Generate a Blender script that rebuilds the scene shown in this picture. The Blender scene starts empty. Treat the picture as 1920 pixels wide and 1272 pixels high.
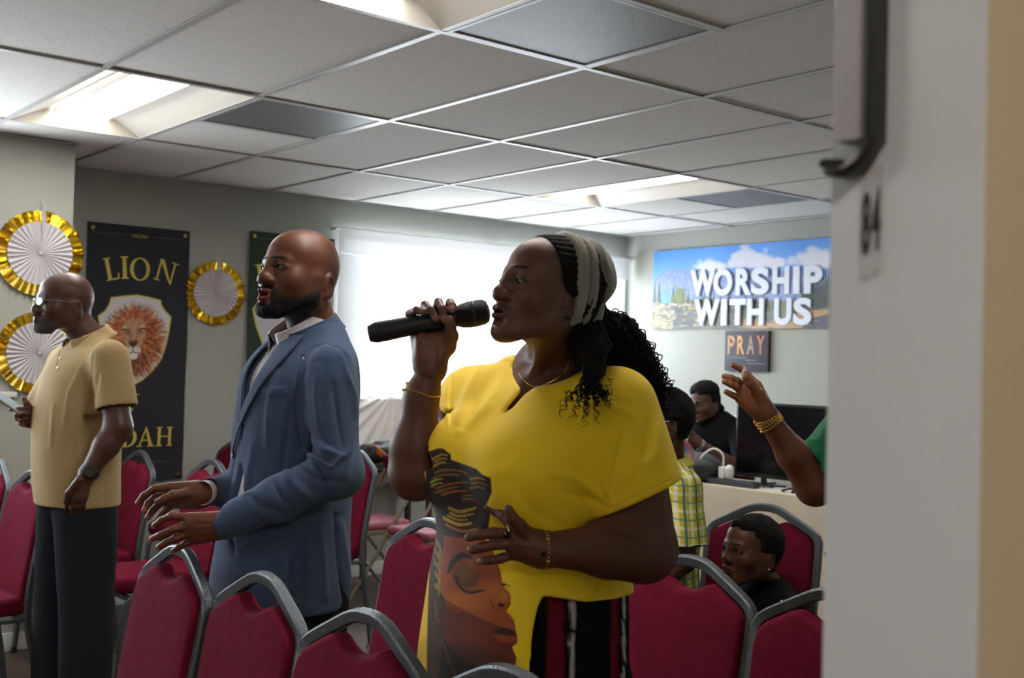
import bpy, bmesh, math, random
import numpy as np
from mathutils import Vector, Matrix, Euler
from mathutils.bvhtree import BVHTree

SC = bpy.context.scene
COL = SC.collection
PI = math.pi
R_ = math.radians

# ------------------------------------------------------------------ camera
CAM_H = 1.43
FPX, YAW, PITCH, ROLL = 2111.47, R_(39.5188), R_(1.18005), R_(1.4169)
def cam_axes():
    f = np.array([math.sin(YAW)*math.cos(PITCH), math.cos(YAW)*math.cos(PITCH), math.sin(PITCH)])
    r = np.array([math.cos(YAW), -math.sin(YAW), 0.0]); u = np.cross(r, f)
    c, s = math.cos(ROLL), math.sin(ROLL)
    return np.array([c*r+s*u, -s*r+c*u, f])
CR = cam_axes()
CO = np.array([0, 0, CAM_H])
def at(u, v, D):
    """point of the room seen at photo coordinate (u, v) and lying D metres deep"""
    return CO + CR.T @ np.array([(u-960)/FPX, -(v-636)/FPX, 1.0])*D
def onY(u, v, Y):
    d = CR.T @ np.array([(u-960)/FPX, -(v-636)/FPX, 1.0]); return CO + d*Y/d[1]
def onX(u, v, X):
    d = CR.T @ np.array([(u-960)/FPX, -(v-636)/FPX, 1.0]); return CO + d*X/d[0]
def onZ(u, v, Z):
    d = CR.T @ np.array([(u-960)/FPX, -(v-636)/FPX, 1.0]); return CO + d*(Z-CAM_H)/d[2]
def pix(P):
    c = (np.asarray(P)-CO) @ CR.T
    return np.stack([960+FPX*c[..., 0]/c[..., 2], 636-FPX*c[..., 1]/c[..., 2]], -1)

cam = bpy.data.cameras.new('camera'); camo = bpy.data.objects.new('camera', cam); COL.objects.link(camo)
cam.sensor_width = 36; cam.lens = FPX/1920*36; cam.clip_start = .05
m = Matrix(((CR[0][0], CR[1][0], -CR[2][0], 0), (CR[0][1], CR[1][1], -CR[2][1], 0),
            (CR[0][2], CR[1][2], -CR[2][2], CAM_H), (0, 0, 0, 1)))
camo.matrix_world = m
cam.dof.use_dof = True; cam.dof.focus_distance = 2.7; cam.dof.aperture_fstop = 6.0
SC.camera = camo

# ------------------------------------------------------------------ light
SC.view_settings.view_transform = 'Standard'; SC.view_settings.look = 'None'
SC.view_settings.gamma = 1; SC.view_settings.use_curve_mapping = False
SC.view_settings.exposure = 0.2
w = bpy.data.worlds.new('daylight'); SC.world = w; w.use_nodes = True
bg = w.node_tree.nodes['Background']; bg.inputs[0].default_value = (.86, .93, 1.0, 1); bg.inputs[1].default_value = 13.0
def area(name, loc, rot, sx, sy, power, col, portal=False):
    l = bpy.data.lights.new(name, 'AREA'); l.shape = 'RECTANGLE'; l.size = sx; l.size_y = sy
    l.energy = power; l.color = col
    o = bpy.data.objects.new(name, l); COL.objects.link(o); o.location = loc; o.rotation_euler = rot
    if portal: l.cycles.is_portal = True
    return o
# daylight portals in the window openings
area('window_portal', (5.07, 6.52, 1.73), (-PI/2, 0, 0), 2.6, 1.1, 1, (1, 1, 1), True)
area('window_portal', (.35, 5.82, 1.74), (-PI/2, 0, 0), 2.3, 1.05, 1, (1, 1, 1), True)
# ------------------------------------------------------------------ materials
MATS = {}
def s2l(c):
    return tuple((x/12.92 if x <= .04045 else ((x+.055)/1.055)**2.4) for x in c)
def hexc(h):
    return s2l(tuple(int(h[i:i+2], 16)/255 for i in (0, 2, 4)))
def mat(name, col=(.5, .5, .5), rough=.6, metal=0., spec=.5, bump=None, var=None, emit=None, attr=None, sheen=0., coat=0., sss=0., trans=0.):
    """principled material; bump=(kind, scale, strength); var=(scale, amount) mottles the colour; attr = colour attribute"""
    if name in MATS: return MATS[name]
    m = bpy.data.materials.new(name); m.use_nodes = True; nt = m.node_tree; N = nt.nodes; L = nt.links
    b = N['Principled BSDF']; MATS[name] = m
    b.inputs['Base Color'].default_value = (*col, 1); b.inputs['Roughness'].default_value = rough
    if rough >= .8 and spec == .5: spec = .12
    b.inputs['Metallic'].default_value = metal; b.inputs['Specular IOR Level'].default_value = spec
    b.inputs['Sheen Weight'].default_value = sheen; b.inputs['Coat Weight'].default_value = coat
    b.inputs['Transmission Weight'].default_value = trans
    if sss:
        b.inputs['Subsurface Weight'].default_value = sss; b.inputs['Subsurface Radius'].default_value = (.01, .004, .002)
        b.inputs['Subsurface Scale'].default_value = .5
    tc = N.new('ShaderNodeTexCoord')
    src = None
    if attr:
        a = N.new('ShaderNodeAttribute'); a.attribute_name = attr; src = a.outputs['Color']
    if var:
        n = N.new('ShaderNodeTexNoise'); n.inputs['Scale'].default_value = var[0]; n.inputs['Detail'].default_value = 5
        L.new(tc.outputs['Object'], n.inputs['Vector'])
        mr = N.new('ShaderNodeMapRange'); mr.inputs[1].default_value = .3; mr.inputs[2].default_value = .7
        mr.inputs[3].default_value = 1-var[1]; mr.inputs[4].default_value = 1+var[1]
        L.new(n.outputs['Fac'], mr.inputs[0])
        mx = N.new('ShaderNodeVectorMath'); mx.operation = 'SCALE'
        if src: L.new(src, mx.inputs[0])
        else: mx.inputs[0].default_value = col
        L.new(mr.outputs[0], mx.inputs['Scale']); src = mx.outputs[0]
    if src: L.new(src, b.inputs['Base Color'])
    if bump:
        kind, sc, st = bump
        if kind == 'weave':
            wv = N.new('ShaderNodeTexWave'); wv.inputs['Scale'].default_value = sc; wv.bands_direction = 'Z'
            wv2 = N.new('ShaderNodeTexWave'); wv2.inputs['Scale'].default_value = sc; wv2.bands_direction = 'DIAGONAL'
            L.new(tc.outputs['Object'], wv.inputs['Vector']); L.new(tc.outputs['Object'], wv2.inputs['Vector'])
            ad = N.new('ShaderNodeMath'); L.new(wv.outputs['Fac'], ad.inputs[0]); L.new(wv2.outputs['Fac'], ad.inputs[1]); hs = ad.outputs[0]
        else:
            n = N.new('ShaderNodeTexNoise' if kind == 'noise' else 'ShaderNodeTexVoronoi')
            n.inputs['Scale'].default_value = sc
            if kind == 'noise': n.inputs['Detail'].default_value = 4
            L.new(tc.outputs['Object'], n.inputs['Vector']); hs = n.outputs[0]
        bp = N.new('ShaderNodeBump'); bp.inputs['Strength'].default_value = st; bp.inputs['Distance'].default_value = .004
        L.new(hs, bp.inputs['Height']); L.new(bp.outputs[0], b.inputs['Normal'])
    if emit:
        b.inputs['Emission Color'].default_value = (*emit[0], 1); b.inputs['Emission Strength'].default_value = emit[1]
    return m

# ------------------------------------------------------------------ objects
def link(name, me, m=None, parent=None, smooth=False):
    o = bpy.data.objects.new(name, me); COL.objects.link(o)
    if m is not None:
        me.materials.clear()
        for k in (m if isinstance(m, (list, tuple)) else [m]): me.materials.append(k)
    if parent is not None:
        o.parent = parent; o.matrix_parent_inverse = parent.matrix_world.inverted()
    if smooth: me.shade_smooth()
    return o
def tag(o, label=None, cat=None, group=None, kind=None):
    if label: o['label'] = label
    if cat: o['category'] = cat
    if group: o['group'] = group
    if kind: o['kind'] = kind
    return o
def thing(name, label, cat, loc=(0, 0, 0), rz=0, group=None):
    o = bpy.data.objects.new(name, None); COL.objects.link(o); o.empty_display_size = .1
    o.matrix_world = Matrix.Translation(Vector(loc)) @ Matrix.Rotation(rz, 4, 'Z')
    return tag(o, label, cat, group)
def local(name, me, m, parent, smooth=False):
    """mesh built in its parent's own frame"""
    o = link(name, me, m, None, smooth); o.parent = parent; return o
def dup(root, loc=None, rz=None, label=None, group=None, M=None):
    r = root.copy(); COL.objects.link(r)
    if M is None: M = Matrix.Translation(Vector(loc)) @ Matrix.Rotation(rz, 4, 'Z')
    r.matrix_world = M
    if label: r['label'] = label
    if group: r['group'] = group
    for ch in list(root.children):
        c = ch.copy(); COL.objects.link(c); c.parent = r
        for g in ch.children:
            d = g.copy(); COL.objects.link(d); d.parent = c
    return r

class MB:
    """collects plain shapes into one mesh"""
    def __init__(s): s.v = []; s.f = []; s.mi = []
    def add(s, v, f, mi=0):
        b = len(s.v); s.v += [tuple(map(float, p)) for p in v]; s.f += [tuple(b+i for i in q) for q in f]; s.mi += [mi]*len(f); return s
    def box(s, x0, x1, y0, y1, z0, z1, mi=0):
        v = [(x, y, z) for z in (z0, z1) for y in (y0, y1) for x in (x0, x1)]
        return s.add(v, [(0, 2, 3, 1), (4, 5, 7, 6), (0, 1, 5, 4), (2, 6, 7, 3), (0, 4, 6, 2), (1, 3, 7, 5)], mi)
    def bar(s, a, b, w, h, up=(0, 0, 1), mi=0):
        a = np.array(a, float); b = np.array(b, float); d = b-a; d /= np.linalg.norm(d)
        x = np.cross(d, up); x /= np.linalg.norm(x); y = np.cross(x, d)
        v = [p+sx*x*w/2+sy*y*h/2 for p in (a, b) for sx, sy in ((-1, -1), (1, -1), (1, 1), (-1, 1))]
        return s.add(v, [(3, 2, 1, 0), (4, 5, 6, 7), (0, 1, 5, 4), (1, 2, 6, 5), (2, 3, 7, 6), (3, 0, 4, 7)], mi)
    def sweep(s, path, sec, up=(0, 0, 1), closed=False, cap=True, mi=0, scale=None):
        """sweep a 2D section (list of (a, b)) along path; b runs along 'up'"""
        P = [np.array(p, float) for p in path]; n = len(P); V = []
        for i in range(n):
            if closed: d = P[(i+1) % n]-P[i-1]
            else: d = P[min(i+1, n-1)]-P[max(i-1, 0)]
            d /= np.linalg.norm(d)+1e-12
            x = np.cross(d, up); L = np.linalg.norm(x)
            if L < 1e-6: x = np.cross(d, (1, 0, 0)); L = np.linalg.norm(x)
            x /= L; y = np.cross(x, d)
            # mitre
            k = 1.0
            if (0 < i < n-1) or closed:
                d1 = P[i]-P[i-1]; d1 /= np.linalg.norm(d1)+1e-12
                k = 1/max(.5, abs(float(np.dot(d1, d))))
            sc = 1 if scale is None else scale[i]
            V += [P[i]+x*a*sc*k+y*b*sc for a, b in sec]
        q = len(sec); F = []
        for i in range(n if closed else n-1):
            j = (i+1) % n
            for t in range(q): F.append((i*q+t, i*q+(t+1) % q, j*q+(t+1) % q, j*q+t))
        if cap and not closed: F += [tuple(range(q))[::-1], tuple((n-1)*q+t for t in range(q))]
        return s.add(V, F, mi)
    def tube(s, path, r, n=10, closed=False, mi=0, scale=None):
        P = [np.array(p, float) for p in path]
        # rotation minimising frames
        d0 = P[1]-P[0]; up = np.array([0, 0, 1.]) if abs(d0[2]) < .9*np.linalg.norm(d0) else np.array([1., 0, 0])
        V = []; N = len(P); x = None
        for i in range(N):
            if closed: d = P[(i+1) % N]-P[i-1]
            else: d = P[min(i+1, N-1)]-P[max(i-1, 0)]
            d = d/(np.linalg.norm(d)+1e-12)
            if x is None: x = np.cross(d, up)
            x = x-d*np.dot(x, d); x /= np.linalg.norm(x)+1e-12; y = np.cross(d, x)
            rr = r*(1 if scale is None else scale[i])
            V += [P[i]+rr*(x*math.cos(a)+y*math.sin(a)) for a in (2*PI*k/n for k in range(n))]
        F = []
        for i in range(N if closed else N-1):
            j = (i+1) % N
            for t in range(n): F.append((i*n+t, i*n+(t+1) % n, j*n+(t+1) % n, j*n+t))
        if not closed: F += [tuple(range(n))[::-1], tuple((N-1)*n+t for t in range(n))]
        return s.add(V, F, mi)
    def lathe(s, prof, c=(0, 0, 0), ax=(0, 0, 1), n=24, mi=0):
        """prof: list of (radius, height along ax)"""
        ax = np.array(ax, float); ax /= np.linalg.norm(ax)
        x = np.cross(ax, (0, 0, 1) if abs(ax[2]) < .9 else (1, 0, 0)); x /= np.linalg.norm(x); y = np.cross(ax, x); c = np.array(c, float)
        V = [c+ax*h+r*(x*math.cos(a)+y*math.sin(a)) for r, h in prof for a in (2*PI*k/n for k in range(n))]; F = []
        for i in range(len(prof)-1):
            for t in range(n): F.append((i*n+t, i*n+(t+1) % n, (i+1)*n+(t+1) % n, (i+1)*n+t))
        F += [tuple(range(n))[::-1], tuple((len(prof)-1)*n+t for t in range(n))]
        return s.add(V, F, mi)
    def ball(s, c, r, n=12, mi=0):
        r = (r, r, r) if np.isscalar(r) else r
        V = [(c[0], c[1], c[2]-r[2])]; m_ = n//2
        for i in range(1, m_):
            a = -PI/2+PI*i/m_
            V += [(c[0]+r[0]*math.cos(a)*math.cos(2*PI*k/n), c[1]+r[1]*math.cos(a)*math.sin(2*PI*k/n), c[2]+r[2]*math.sin(a)) for k in range(n)]
        V.append((c[0], c[1], c[2]+r[2])); T = len(V)-1; F = []
        for k in range(n):
            F.append((0, 1+(k+1) % n, 1+k)); F.append((T, T-n+k, T-n+(k+1) % n))
            for i in range(m_-2): a = 1+i*n; F.append((a+k, a+(k+1) % n, a+n+(k+1) % n, a+n+k))
        return s.add(V, F, mi)
    def prism(s, poly, O, ex, ey, h, mi=0):
        """polygon (2D, in axes ex, ey from O) extruded h along ex x ey"""
        O, ex, ey = (np.array(q, float) for q in (O, ex, ey)); nz = np.cross(ex, ey); nz /= np.linalg.norm(nz)
        k = len(poly); V = [O+ex*a+ey*b for a, b in poly]+[O+ex*a+ey*b+nz*h for a, b in poly]
        F = [tuple(range(k))[::-1], tuple(range(k, 2*k))]+[(i, (i+1) % k, k+(i+1) % k, k+i) for i in range(k)]
        return s.add(V, F, mi)
    def mesh(s, name='m'):
        me = bpy.data.meshes.new(name); me.from_pydata(s.v, [], s.f); me.update()
        if any(s.mi): me.polygons.foreach_set('material_index', s.mi)
        return me
    def build(s, name, m, parent=None, smooth=False, bevel=0, loc=False):
        me = s.mesh(name)
        o = (local if loc else link)(name, me, m, parent, smooth=smooth)
        if smooth and not bevel: me.set_sharp_from_angle(angle=R_(40))
        if bevel:
            bm = bmesh.new(); bm.from_mesh(me); bmesh.ops.remove_doubles(bm, verts=bm.verts, dist=1e-5)
            bmesh.ops.bevel(bm, geom=[e for e in bm.edges if len(e.link_faces) == 2 and e.calc_face_angle(0) > .5], offset=bevel, segments=2, affect='EDGES', profile=.6)
            bm.to_mesh(me); bm.free(); me.shade_smooth(); me.set_sharp_from_angle(angle=R_(50))
        return o

def rect(w, h, c=0):
    if c <= 0: return [(-w/2, -h/2), (w/2, -h/2), (w/2, h/2), (-w/2, h/2)]
    return [(-w/2+c, -h/2), (w/2-c, -h/2), (w/2, -h/2+c), (w/2, h/2-c), (w/2-c, h/2), (-w/2+c, h/2), (-w/2, h/2-c), (-w/2, -h/2+c)]
def spline(pts, n=6, closed=False):
    """Catmull-Rom through the points"""
    P = [np.array(p, float) for p in pts]; N = len(P); out = []
    rng = range(N if closed else N-1)
    for i in rng:
        p1 = P[i]; p2 = P[(i+1) % N]
        p0 = P[i-1] if (closed or i > 0) else 2*p1-p2
        p3 = P[(i+2) % N] if (closed or i < N-2) else 2*p2-p1
        for k in range(n):
            t = k/n; out.append(.5*((2*p1)+(-p0+p2)*t+(2*p0-5*p1+4*p2-p3)*t*t+(-p0+3*p1-3*p2+p3)*t**3))
    if not closed: out.append(P[-1])
    return out

# ------------------------------------------------------------------ soft solids (distance fields meshed with surface nets)
def smin(a, b, k):
    if k <= 0: return np.minimum(a, b)
    h = np.maximum(k-np.abs(a-b), 0)/k
    return np.minimum(a, b)-h*h*k*.25
class Solid:
    """a distance field on a grid; every primitive blends into it with radius k"""
    def __init__(s, lo, hi, h):
        s.h = h; s.lo = np.array(lo, float); n = np.ceil((np.array(hi, float)-s.lo)/h).astype(int)+1
        s.n = n; s.F = np.full(tuple(n), 1.0, np.float32); s.T = None
    def sub(s, lo, hi, pad):
        a = np.maximum(np.floor((np.array(lo)-pad-s.lo)/s.h).astype(int), 0)
        b = np.minimum(np.ceil((np.array(hi)+pad-s.lo)/s.h).astype(int)+1, s.n)
        if np.any(b <= a): return None, None
        ax = [s.lo[i]+s.h*np.arange(a[i], b[i]) for i in range(3)]
        P = np.stack(np.meshgrid(*ax, indexing='ij'), -1)
        return tuple(slice(a[i], b[i]) for i in range(3)), P
    def put(s, sl, d, k, op):
        d = d.astype(np.float32); F = s.F[sl]
        if op == 'add': s.F[sl] = smin(F, d, k)
        elif op == 'cut': s.F[sl] = -smin(-F, d, k)
        elif op == 'keep': s.F[sl] = -smin(-F, -d, k)
    def cap(s, a, b, ra, rb=None, k=.01, op='add', flat=None):
        """tapered capsule; flat = (axis vector, factor) squeezes it across that axis"""
        rb = ra if rb is None else rb; a = np.array(a, float); b = np.array(b, float)
        r = max(ra, rb); lo = np.minimum(a, b)-r; hi = np.maximum(a, b)+r
        sl, P = s.sub(lo, hi, k+3*s.h)
        if sl is None: return s
        ab = b-a; t = np.clip(((P-a)@ab)/max(1e-12, ab@ab), 0, 1); q = P-a-t[..., None]*ab
        if flat is not None:
            ax, f = flat; ax = np.array(ax, float); ax /= np.linalg.norm(ax)
            c = q@ax; q = q+(c*(1/f-1))[..., None]*ax
            d = np.sqrt((q*q).sum(-1))-(ra+(rb-ra)*t); d *= np.where(d > 0, f if f < 1 else 1, f if f < 1 else 1)
        else: d = np.sqrt((q*q).sum(-1))-(ra+(rb-ra)*t)
        s.put(sl, d, k, op); return s
    def ell(s, c, r, k=.01, op='add', M=None):
        """ellipsoid, M = 3x3 whose rows are its axes"""
        c = np.array(c, float); r = np.array(r, float); m_ = r.max()
        sl, P = s.sub(c-m_, c+m_, k+3*s.h)
        if sl is None: return s
        q = P-c
        if M is not None: q = q@np.array(M, float).T
        k0 = np.sqrt(((q/r)**2).sum(-1)); k1 = np.sqrt(((q/(r*r))**2).sum(-1))+1e-9
        s.put(sl, k0*(k0-1)/k1, k, op); return s
    def box(s, c, r, rr=.005, k=.005, op='add', M=None):
        c = np.array(c, float); r = np.array(r, float); m_ = np.linalg.norm(r)
        sl, P = s.sub(c-m_, c+m_, k+3*s.h)
        if sl is None: return s
        q = P-c
        if M is not None: q = q@np.array(M, float).T
        e = np.abs(q)-r+rr; d = np.sqrt((np.maximum(e, 0)**2).sum(-1))+np.minimum(e.max(-1), 0)-rr
        s.put(sl, d, k, op); return s
    def plane(s, p, n, k=.0, op='cut'):
        """cut away what lies on the side n points to"""
        n = np.array(n, float); n /= np.linalg.norm(n)
        sl, P = s.sub(s.lo, s.lo+s.h*s.n, 0)
        d = -((P-np.array(p))@n)
        s.put(sl, d, k, 'cut'); return s
    def loft(s, lev, k=.02, op='add', sub=8):
        """upright stack of ovals: rows (z, cx, cy, a, b, angle, power); smooth in between"""
        L = np.array(lev, float); L = L[np.argsort(L[:, 0])]
        z = L[:, 0]; zz = np.linspace(z[0], z[-1], 80)
        # monotone-ish cubic via catmull
        pts = np.array(spline(L, sub)); zz = pts[:, 0]
        m_ = L[:, 3:5].max(); lo = [L[:, 1].min()-m_, L[:, 2].min()-m_, z[0]]; hi = [L[:, 1].max()+m_, L[:, 2].max()+m_, z[-1]]
        sl, P = s.sub(lo, hi, k+3*s.h)
        if sl is None: return s
        Z = P[0, 0, :, 2]; I = [np.interp(Z, zz, pts[:, i]) for i in range(1, 7)]
        x = P[..., 0]-I[0]; y = P[..., 1]-I[1]; c = np.cos(I[4]); sn = np.sin(I[4])
        u = x*c+y*sn; v = -x*sn+y*c; n = I[5]
        rho = ((np.abs(u)/I[2])**n+(np.abs(v)/I[3])**n)**(1/n)+1e-6; r = np.sqrt(u*u+v*v)+1e-6
        g = np.sqrt((u/I[2]**2)**2+(v/I[3]**2)**2)/np.maximum(rho, 1e-3)+1e-6
        d = np.where(rho > .35, (rho-1)/np.maximum(g, 1e-3), r-np.minimum(I[2], I[3]))
        d = np.clip(d, -.5, 1)
        d = np.maximum(d, np.maximum(P[..., 2]-z[-1], z[0]-P[..., 2]))
        s.put(sl, d, k, op); return s
    def fn(s, f, k=.0, op='add', lo=None, hi=None):
        sl, P = s.sub(s.lo if lo is None else lo, s.lo+s.h*s.n if hi is None else hi, 0)
        s.put(sl, f(P), k, op); return s
    def arrays(s, smooth=1):
        F = s.F; n = s.n
        # pad so the surface closes
        F = np.pad(F, 1, constant_values=1.0); neg = F < 0
        c = np.zeros(tuple(np.array(F.shape)-1), np.int8)
        for dx in (0, 1):
            for dy in (0, 1):
                for dz in (0, 1): c += neg[dx:F.shape[0]-1+dx, dy:F.shape[1]-1+dy, dz:F.shape[2]-1+dz]
        act = (c > 0) & (c < 8); idx = np.full(act.shape, -1, np.int64); ijk = np.argwhere(act); idx[act] = np.arange(len(ijk))
        acc = np.zeros((len(ijk), 3)); cnt = np.zeros(len(ijk))
        cor = [(x, y, z) for x in (0, 1) for y in (0, 1) for z in (0, 1)]
        for a in cor:
            for axis in range(3):
                if a[axis]: continue
                b = list(a); b[axis] = 1
                fa = F[ijk[:, 0]+a[0], ijk[:, 1]+a[1], ijk[:, 2]+a[2]]; fb = F[ijk[:, 0]+b[0], ijk[:, 1]+b[1], ijk[:, 2]+b[2]]
                x = (fa < 0) != (fb < 0); t = np.where(x, fa/np.where(x, fa-fb, 1), 0)
                p = np.tile(np.array(a, float), (len(ijk), 1)); p[:, axis] += t
                acc[x] += p[x]; cnt += x
        V = (ijk+acc/cnt[:, None]-1)*s.h+s.lo
        Q = []
        for axis in range(3):
            o1, o2 = [(1, 2), (2, 0), (0, 1)][axis]
            sh = [slice(None)]*3; sh2 = [slice(None)]*3
            sh[axis] = slice(0, -1); sh2[axis] = slice(1, None)
            A = neg[tuple(sh)]; B = neg[tuple(sh2)]; E = np.argwhere(A != B); 
            ok = (E[:, o1] > 0) & (E[:, o2] > 0) & (E[:, o1] < act.shape[o1]) & (E[:, o2] < act.shape[o2]) ; E = E[ok]
            s0 = A[E[:, 0], E[:, 1], E[:, 2]]
            def g(d1, d2):
                q = E.copy(); q[:, o1] -= d1; q[:, o2] -= d2; return idx[q[:, 0], q[:, 1], q[:, 2]]
            q = np.stack([g(1, 1), g(0, 1), g(0, 0), g(1, 0)], -1); q[~s0] = q[~s0][:, ::-1]; Q.append(q)
        Q = np.concatenate(Q); Q = Q[(Q >= 0).all(1)]
        for _ in range(smooth): V = relax(V, Q, .5)
        return V, Q
def relax(V, Q, f=.5):
    acc = np.zeros_like(V); cnt = np.zeros(len(V))
    for i in range(Q.shape[1]):
        a = Q[:, i]; b = Q[:, (i+1) % Q.shape[1]]
        for x, y in ((a, b), (b, a)):
            for c in range(3): acc[:, c] += np.bincount(x, V[y, c], len(V))
            cnt += np.bincount(x, minlength=len(V))
    return V+(acc/np.maximum(cnt, 1)[:, None]-V)*f
def normals(V, Q):
    n = np.cross(V[Q[:, 2]]-V[Q[:, 0]], V[Q[:, 3]]-V[Q[:, 1]]); N = np.zeros_like(V)
    for i in range(4):
        for c in range(3): N[:, c] += np.bincount(Q[:, i], n[:, c], len(V))
    return N/(np.linalg.norm(N, axis=1)[:, None]+1e-12)
def qmesh(V, Q, name='m', col=None):
    me = bpy.data.meshes.new(name); nv, nq = len(V), len(Q); k = Q.shape[1]
    me.vertices.add(nv); me.vertices.foreach_set('co', np.asarray(V, np.float32).ravel())
    me.loops.add(nq*k); me.loops.foreach_set('vertex_index', np.asarray(Q, np.int32).ravel())
    me.polygons.add(nq); me.polygons.foreach_set('loop_start', np.arange(0, nq*k, k, dtype=np.int32))
    me.update(calc_edges=True); me.validate()
    if col is not None: paint(me, col)
    me.shade_smooth(); return me
def paint(me, col):
    """vertex colours, given as sRGB 0..1"""
    c = np.ones((len(me.vertices), 4), np.float32); col = np.clip(np.asarray(col, float), 0, 1)
    c[:, :3] = np.where(col <= .04045, col/12.92, ((col+.055)/1.055)**2.4)
    a = me.color_attributes.new('Col', 'FLOAT_COLOR', 'POINT'); a.data.foreach_set('color', c.ravel())
def solid_obj(S, name, m, parent=None, smooth=1, col=None):
    V, Q = S.arrays(smooth); return link(name, qmesh(V, Q, name, col), m, parent, True)

def inpoly(X, Y, poly):
    r = np.zeros(np.shape(X), bool); n = len(poly)
    for i in range(n):
        x1, y1 = poly[i]; x2, y2 = poly[i-1]
        if y1 == y2: continue
        c = ((y1 > Y) != (y2 > Y)) & (X < (x2-x1)*(Y-y1)/(y2-y1)+x1); r ^= c
    return r
def dline(X, Y, pts):
    """distance to a polyline and the position 0..1 along it"""
    best = np.full(np.shape(X), 1e9); T = np.zeros(np.shape(X)); n = len(pts)-1
    for i in range(n):
        (x1, y1), (x2, y2) = pts[i], pts[i+1]; dx, dy = x2-x1, y2-y1
        t = np.clip(((X-x1)*dx+(Y-y1)*dy)/(dx*dx+dy*dy+1e-9), 0, 1); d = np.hypot(X-x1-t*dx, Y-y1-t*dy)
        b = d < best; best = np.where(b, d, best); T = np.where(b, (i+t)/n, T)
    return best, T
def dpoly(X, Y, poly):
    d, _ = dline(X, Y, list(poly)+[poly[0]]); return np.where(inpoly(X, Y, poly), -d, d)
def sm(x): x = np.clip(x, 0, 1); return x*x*(3-2*x)
def noise3(P, sc, seed=0):
    """cheap smooth value noise in [-1, 1]"""
    r = np.random.RandomState(seed); out = np.zeros(P.shape[:-1])
    for _ in range(7):
        d = r.normal(size=3); d /= np.linalg.norm(d); out += np.sin((P@d)*sc*r.uniform(.6, 1.5)+r.uniform(0, 6.3))
    return out/4.0

class Canvas:
    """small software painter used for printed cloth and pictures"""
    def __init__(s, w, h, col):
        s.w, s.h = w, h; s.a = np.zeros((h, w, 3)); s.a[:] = col
        s.Y, s.X = np.mgrid[0:h, 0:w].astype(float)
    def blend(s, m_, col, sl=(slice(None), slice(None))):
        s.a[sl] = s.a[sl]*(1-m_[..., None])+np.array(col)*m_[..., None]; return s
    def _sl(s, x0, x1, y0, y1):
        return (slice(max(0, int(y0)), max(0, min(s.h, int(y1)+2))), slice(max(0, int(x0)), max(0, min(s.w, int(x1)+2))))
    def poly(s, pts, col, soft=.7, al=1.):
        xs = [p[0] for p in pts]; ys = [p[1] for p in pts]; sl = s._sl(min(xs)-3*soft-1, max(xs)+3*soft+1, min(ys)-3*soft-1, max(ys)+3*soft+1)
        X, Y = s.X[sl], s.Y[sl]
        if X.size: s.blend(al*sm(.5-dpoly(X, Y, pts)/(2*soft)), col, sl)
        return s
    def line(s, pts, w, col, al=1., taper=0., soft=.6):
        xs = [p[0] for p in pts]; ys = [p[1] for p in pts]; q = w+2; sl = s._sl(min(xs)-q, max(xs)+q, min(ys)-q, max(ys)+q)
        X, Y = s.X[sl], s.Y[sl]
        if X.size:
            d, t = dline(X, Y, pts); s.blend(al*sm(.5-(d-w/2*(1-taper*t))/(2*soft)), col, sl)
        return s
    def ell(s, cx, cy, rx, ry, col, soft=.15, al=1., ang=0):
        q = max(rx, ry)*(1+soft)+2; sl = s._sl(cx-q, cx+q, cy-q, cy+q); X, Y = s.X[sl]-cx, s.Y[sl]-cy
        if X.size:
            c, n = math.cos(ang), math.sin(ang); u = X*c+Y*n; v = -X*n+Y*c
            r = np.hypot(u/rx, v/ry); s.blend(al*sm((1+soft-r)/(2*soft)), col, sl)
        return s
    def get(s, x, y):
        x = np.clip(x, 0, s.w-1.001); y = np.clip(y, 0, s.h-1.001); i = x.astype(int); j = y.astype(int); fx = (x-i)[..., None]; fy = (y-j)[..., None]
        return (s.a[j, i]*(1-fx)+s.a[j, i+1]*fx)*(1-fy)+(s.a[j+1, i]*(1-fx)+s.a[j+1, i+1]*fx)*fy
def sheet(cv, O, ex, ey, W, H, wob=None, nx=None, ny=None, th=.0015):
    """cloth panel with the canvas dyed into it; O = top left corner, ex right, ey down; gentle waves from wob(u, v) along the normal"""
    nx = nx or cv.w; ny = ny or cv.h
    O, ex, ey = (np.array(q, float) for q in (O, ex, ey)); nz = np.cross(ex, ey); nz /= np.linalg.norm(nz)
    v, u = np.mgrid[0:ny, 0:nx].astype(float); u /= nx-1; v /= ny-1
    P = O+ex*(u*W)[..., None]+ey*(v*H)[..., None]
    if wob is not None: P = P-nz*np.asarray(wob(u, v))[..., None]
    col = cv.get(u*(cv.w-1), v*(cv.h-1)).reshape(-1, 3); P = P.reshape(-1, 3)
    i = np.arange(nx*ny).reshape(ny, nx); Q = np.stack([i[:-1, :-1], i[1:, :-1], i[1:, 1:], i[:-1, 1:]], -1).reshape(-1, 4)
    me = qmesh(np.concatenate([P, P+nz*th]), np.concatenate([Q, Q[:, ::-1]+len(P)]), 'sheet', np.concatenate([col, col]))
    return me
# ------------------------------------------------------------------ the room
CEIL = 2.45; GX, GY, G = 1.413, 2.833, .6096
XL, XR, YN, YF = -3.0, 6.41, .483, 6.35
YP, XP = 5.65, 1.842                       # face and right edge of the wall that stands forward on the left
paint_wall = mat('wall_paint', hexc('a4a69e'), .75, bump=('noise', 160, .12), spec=.3)
white_trim = mat('white_trim', hexc('d6d8d6'), .4)
def struct(o): o['kind'] = 'structure'; return o

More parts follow.
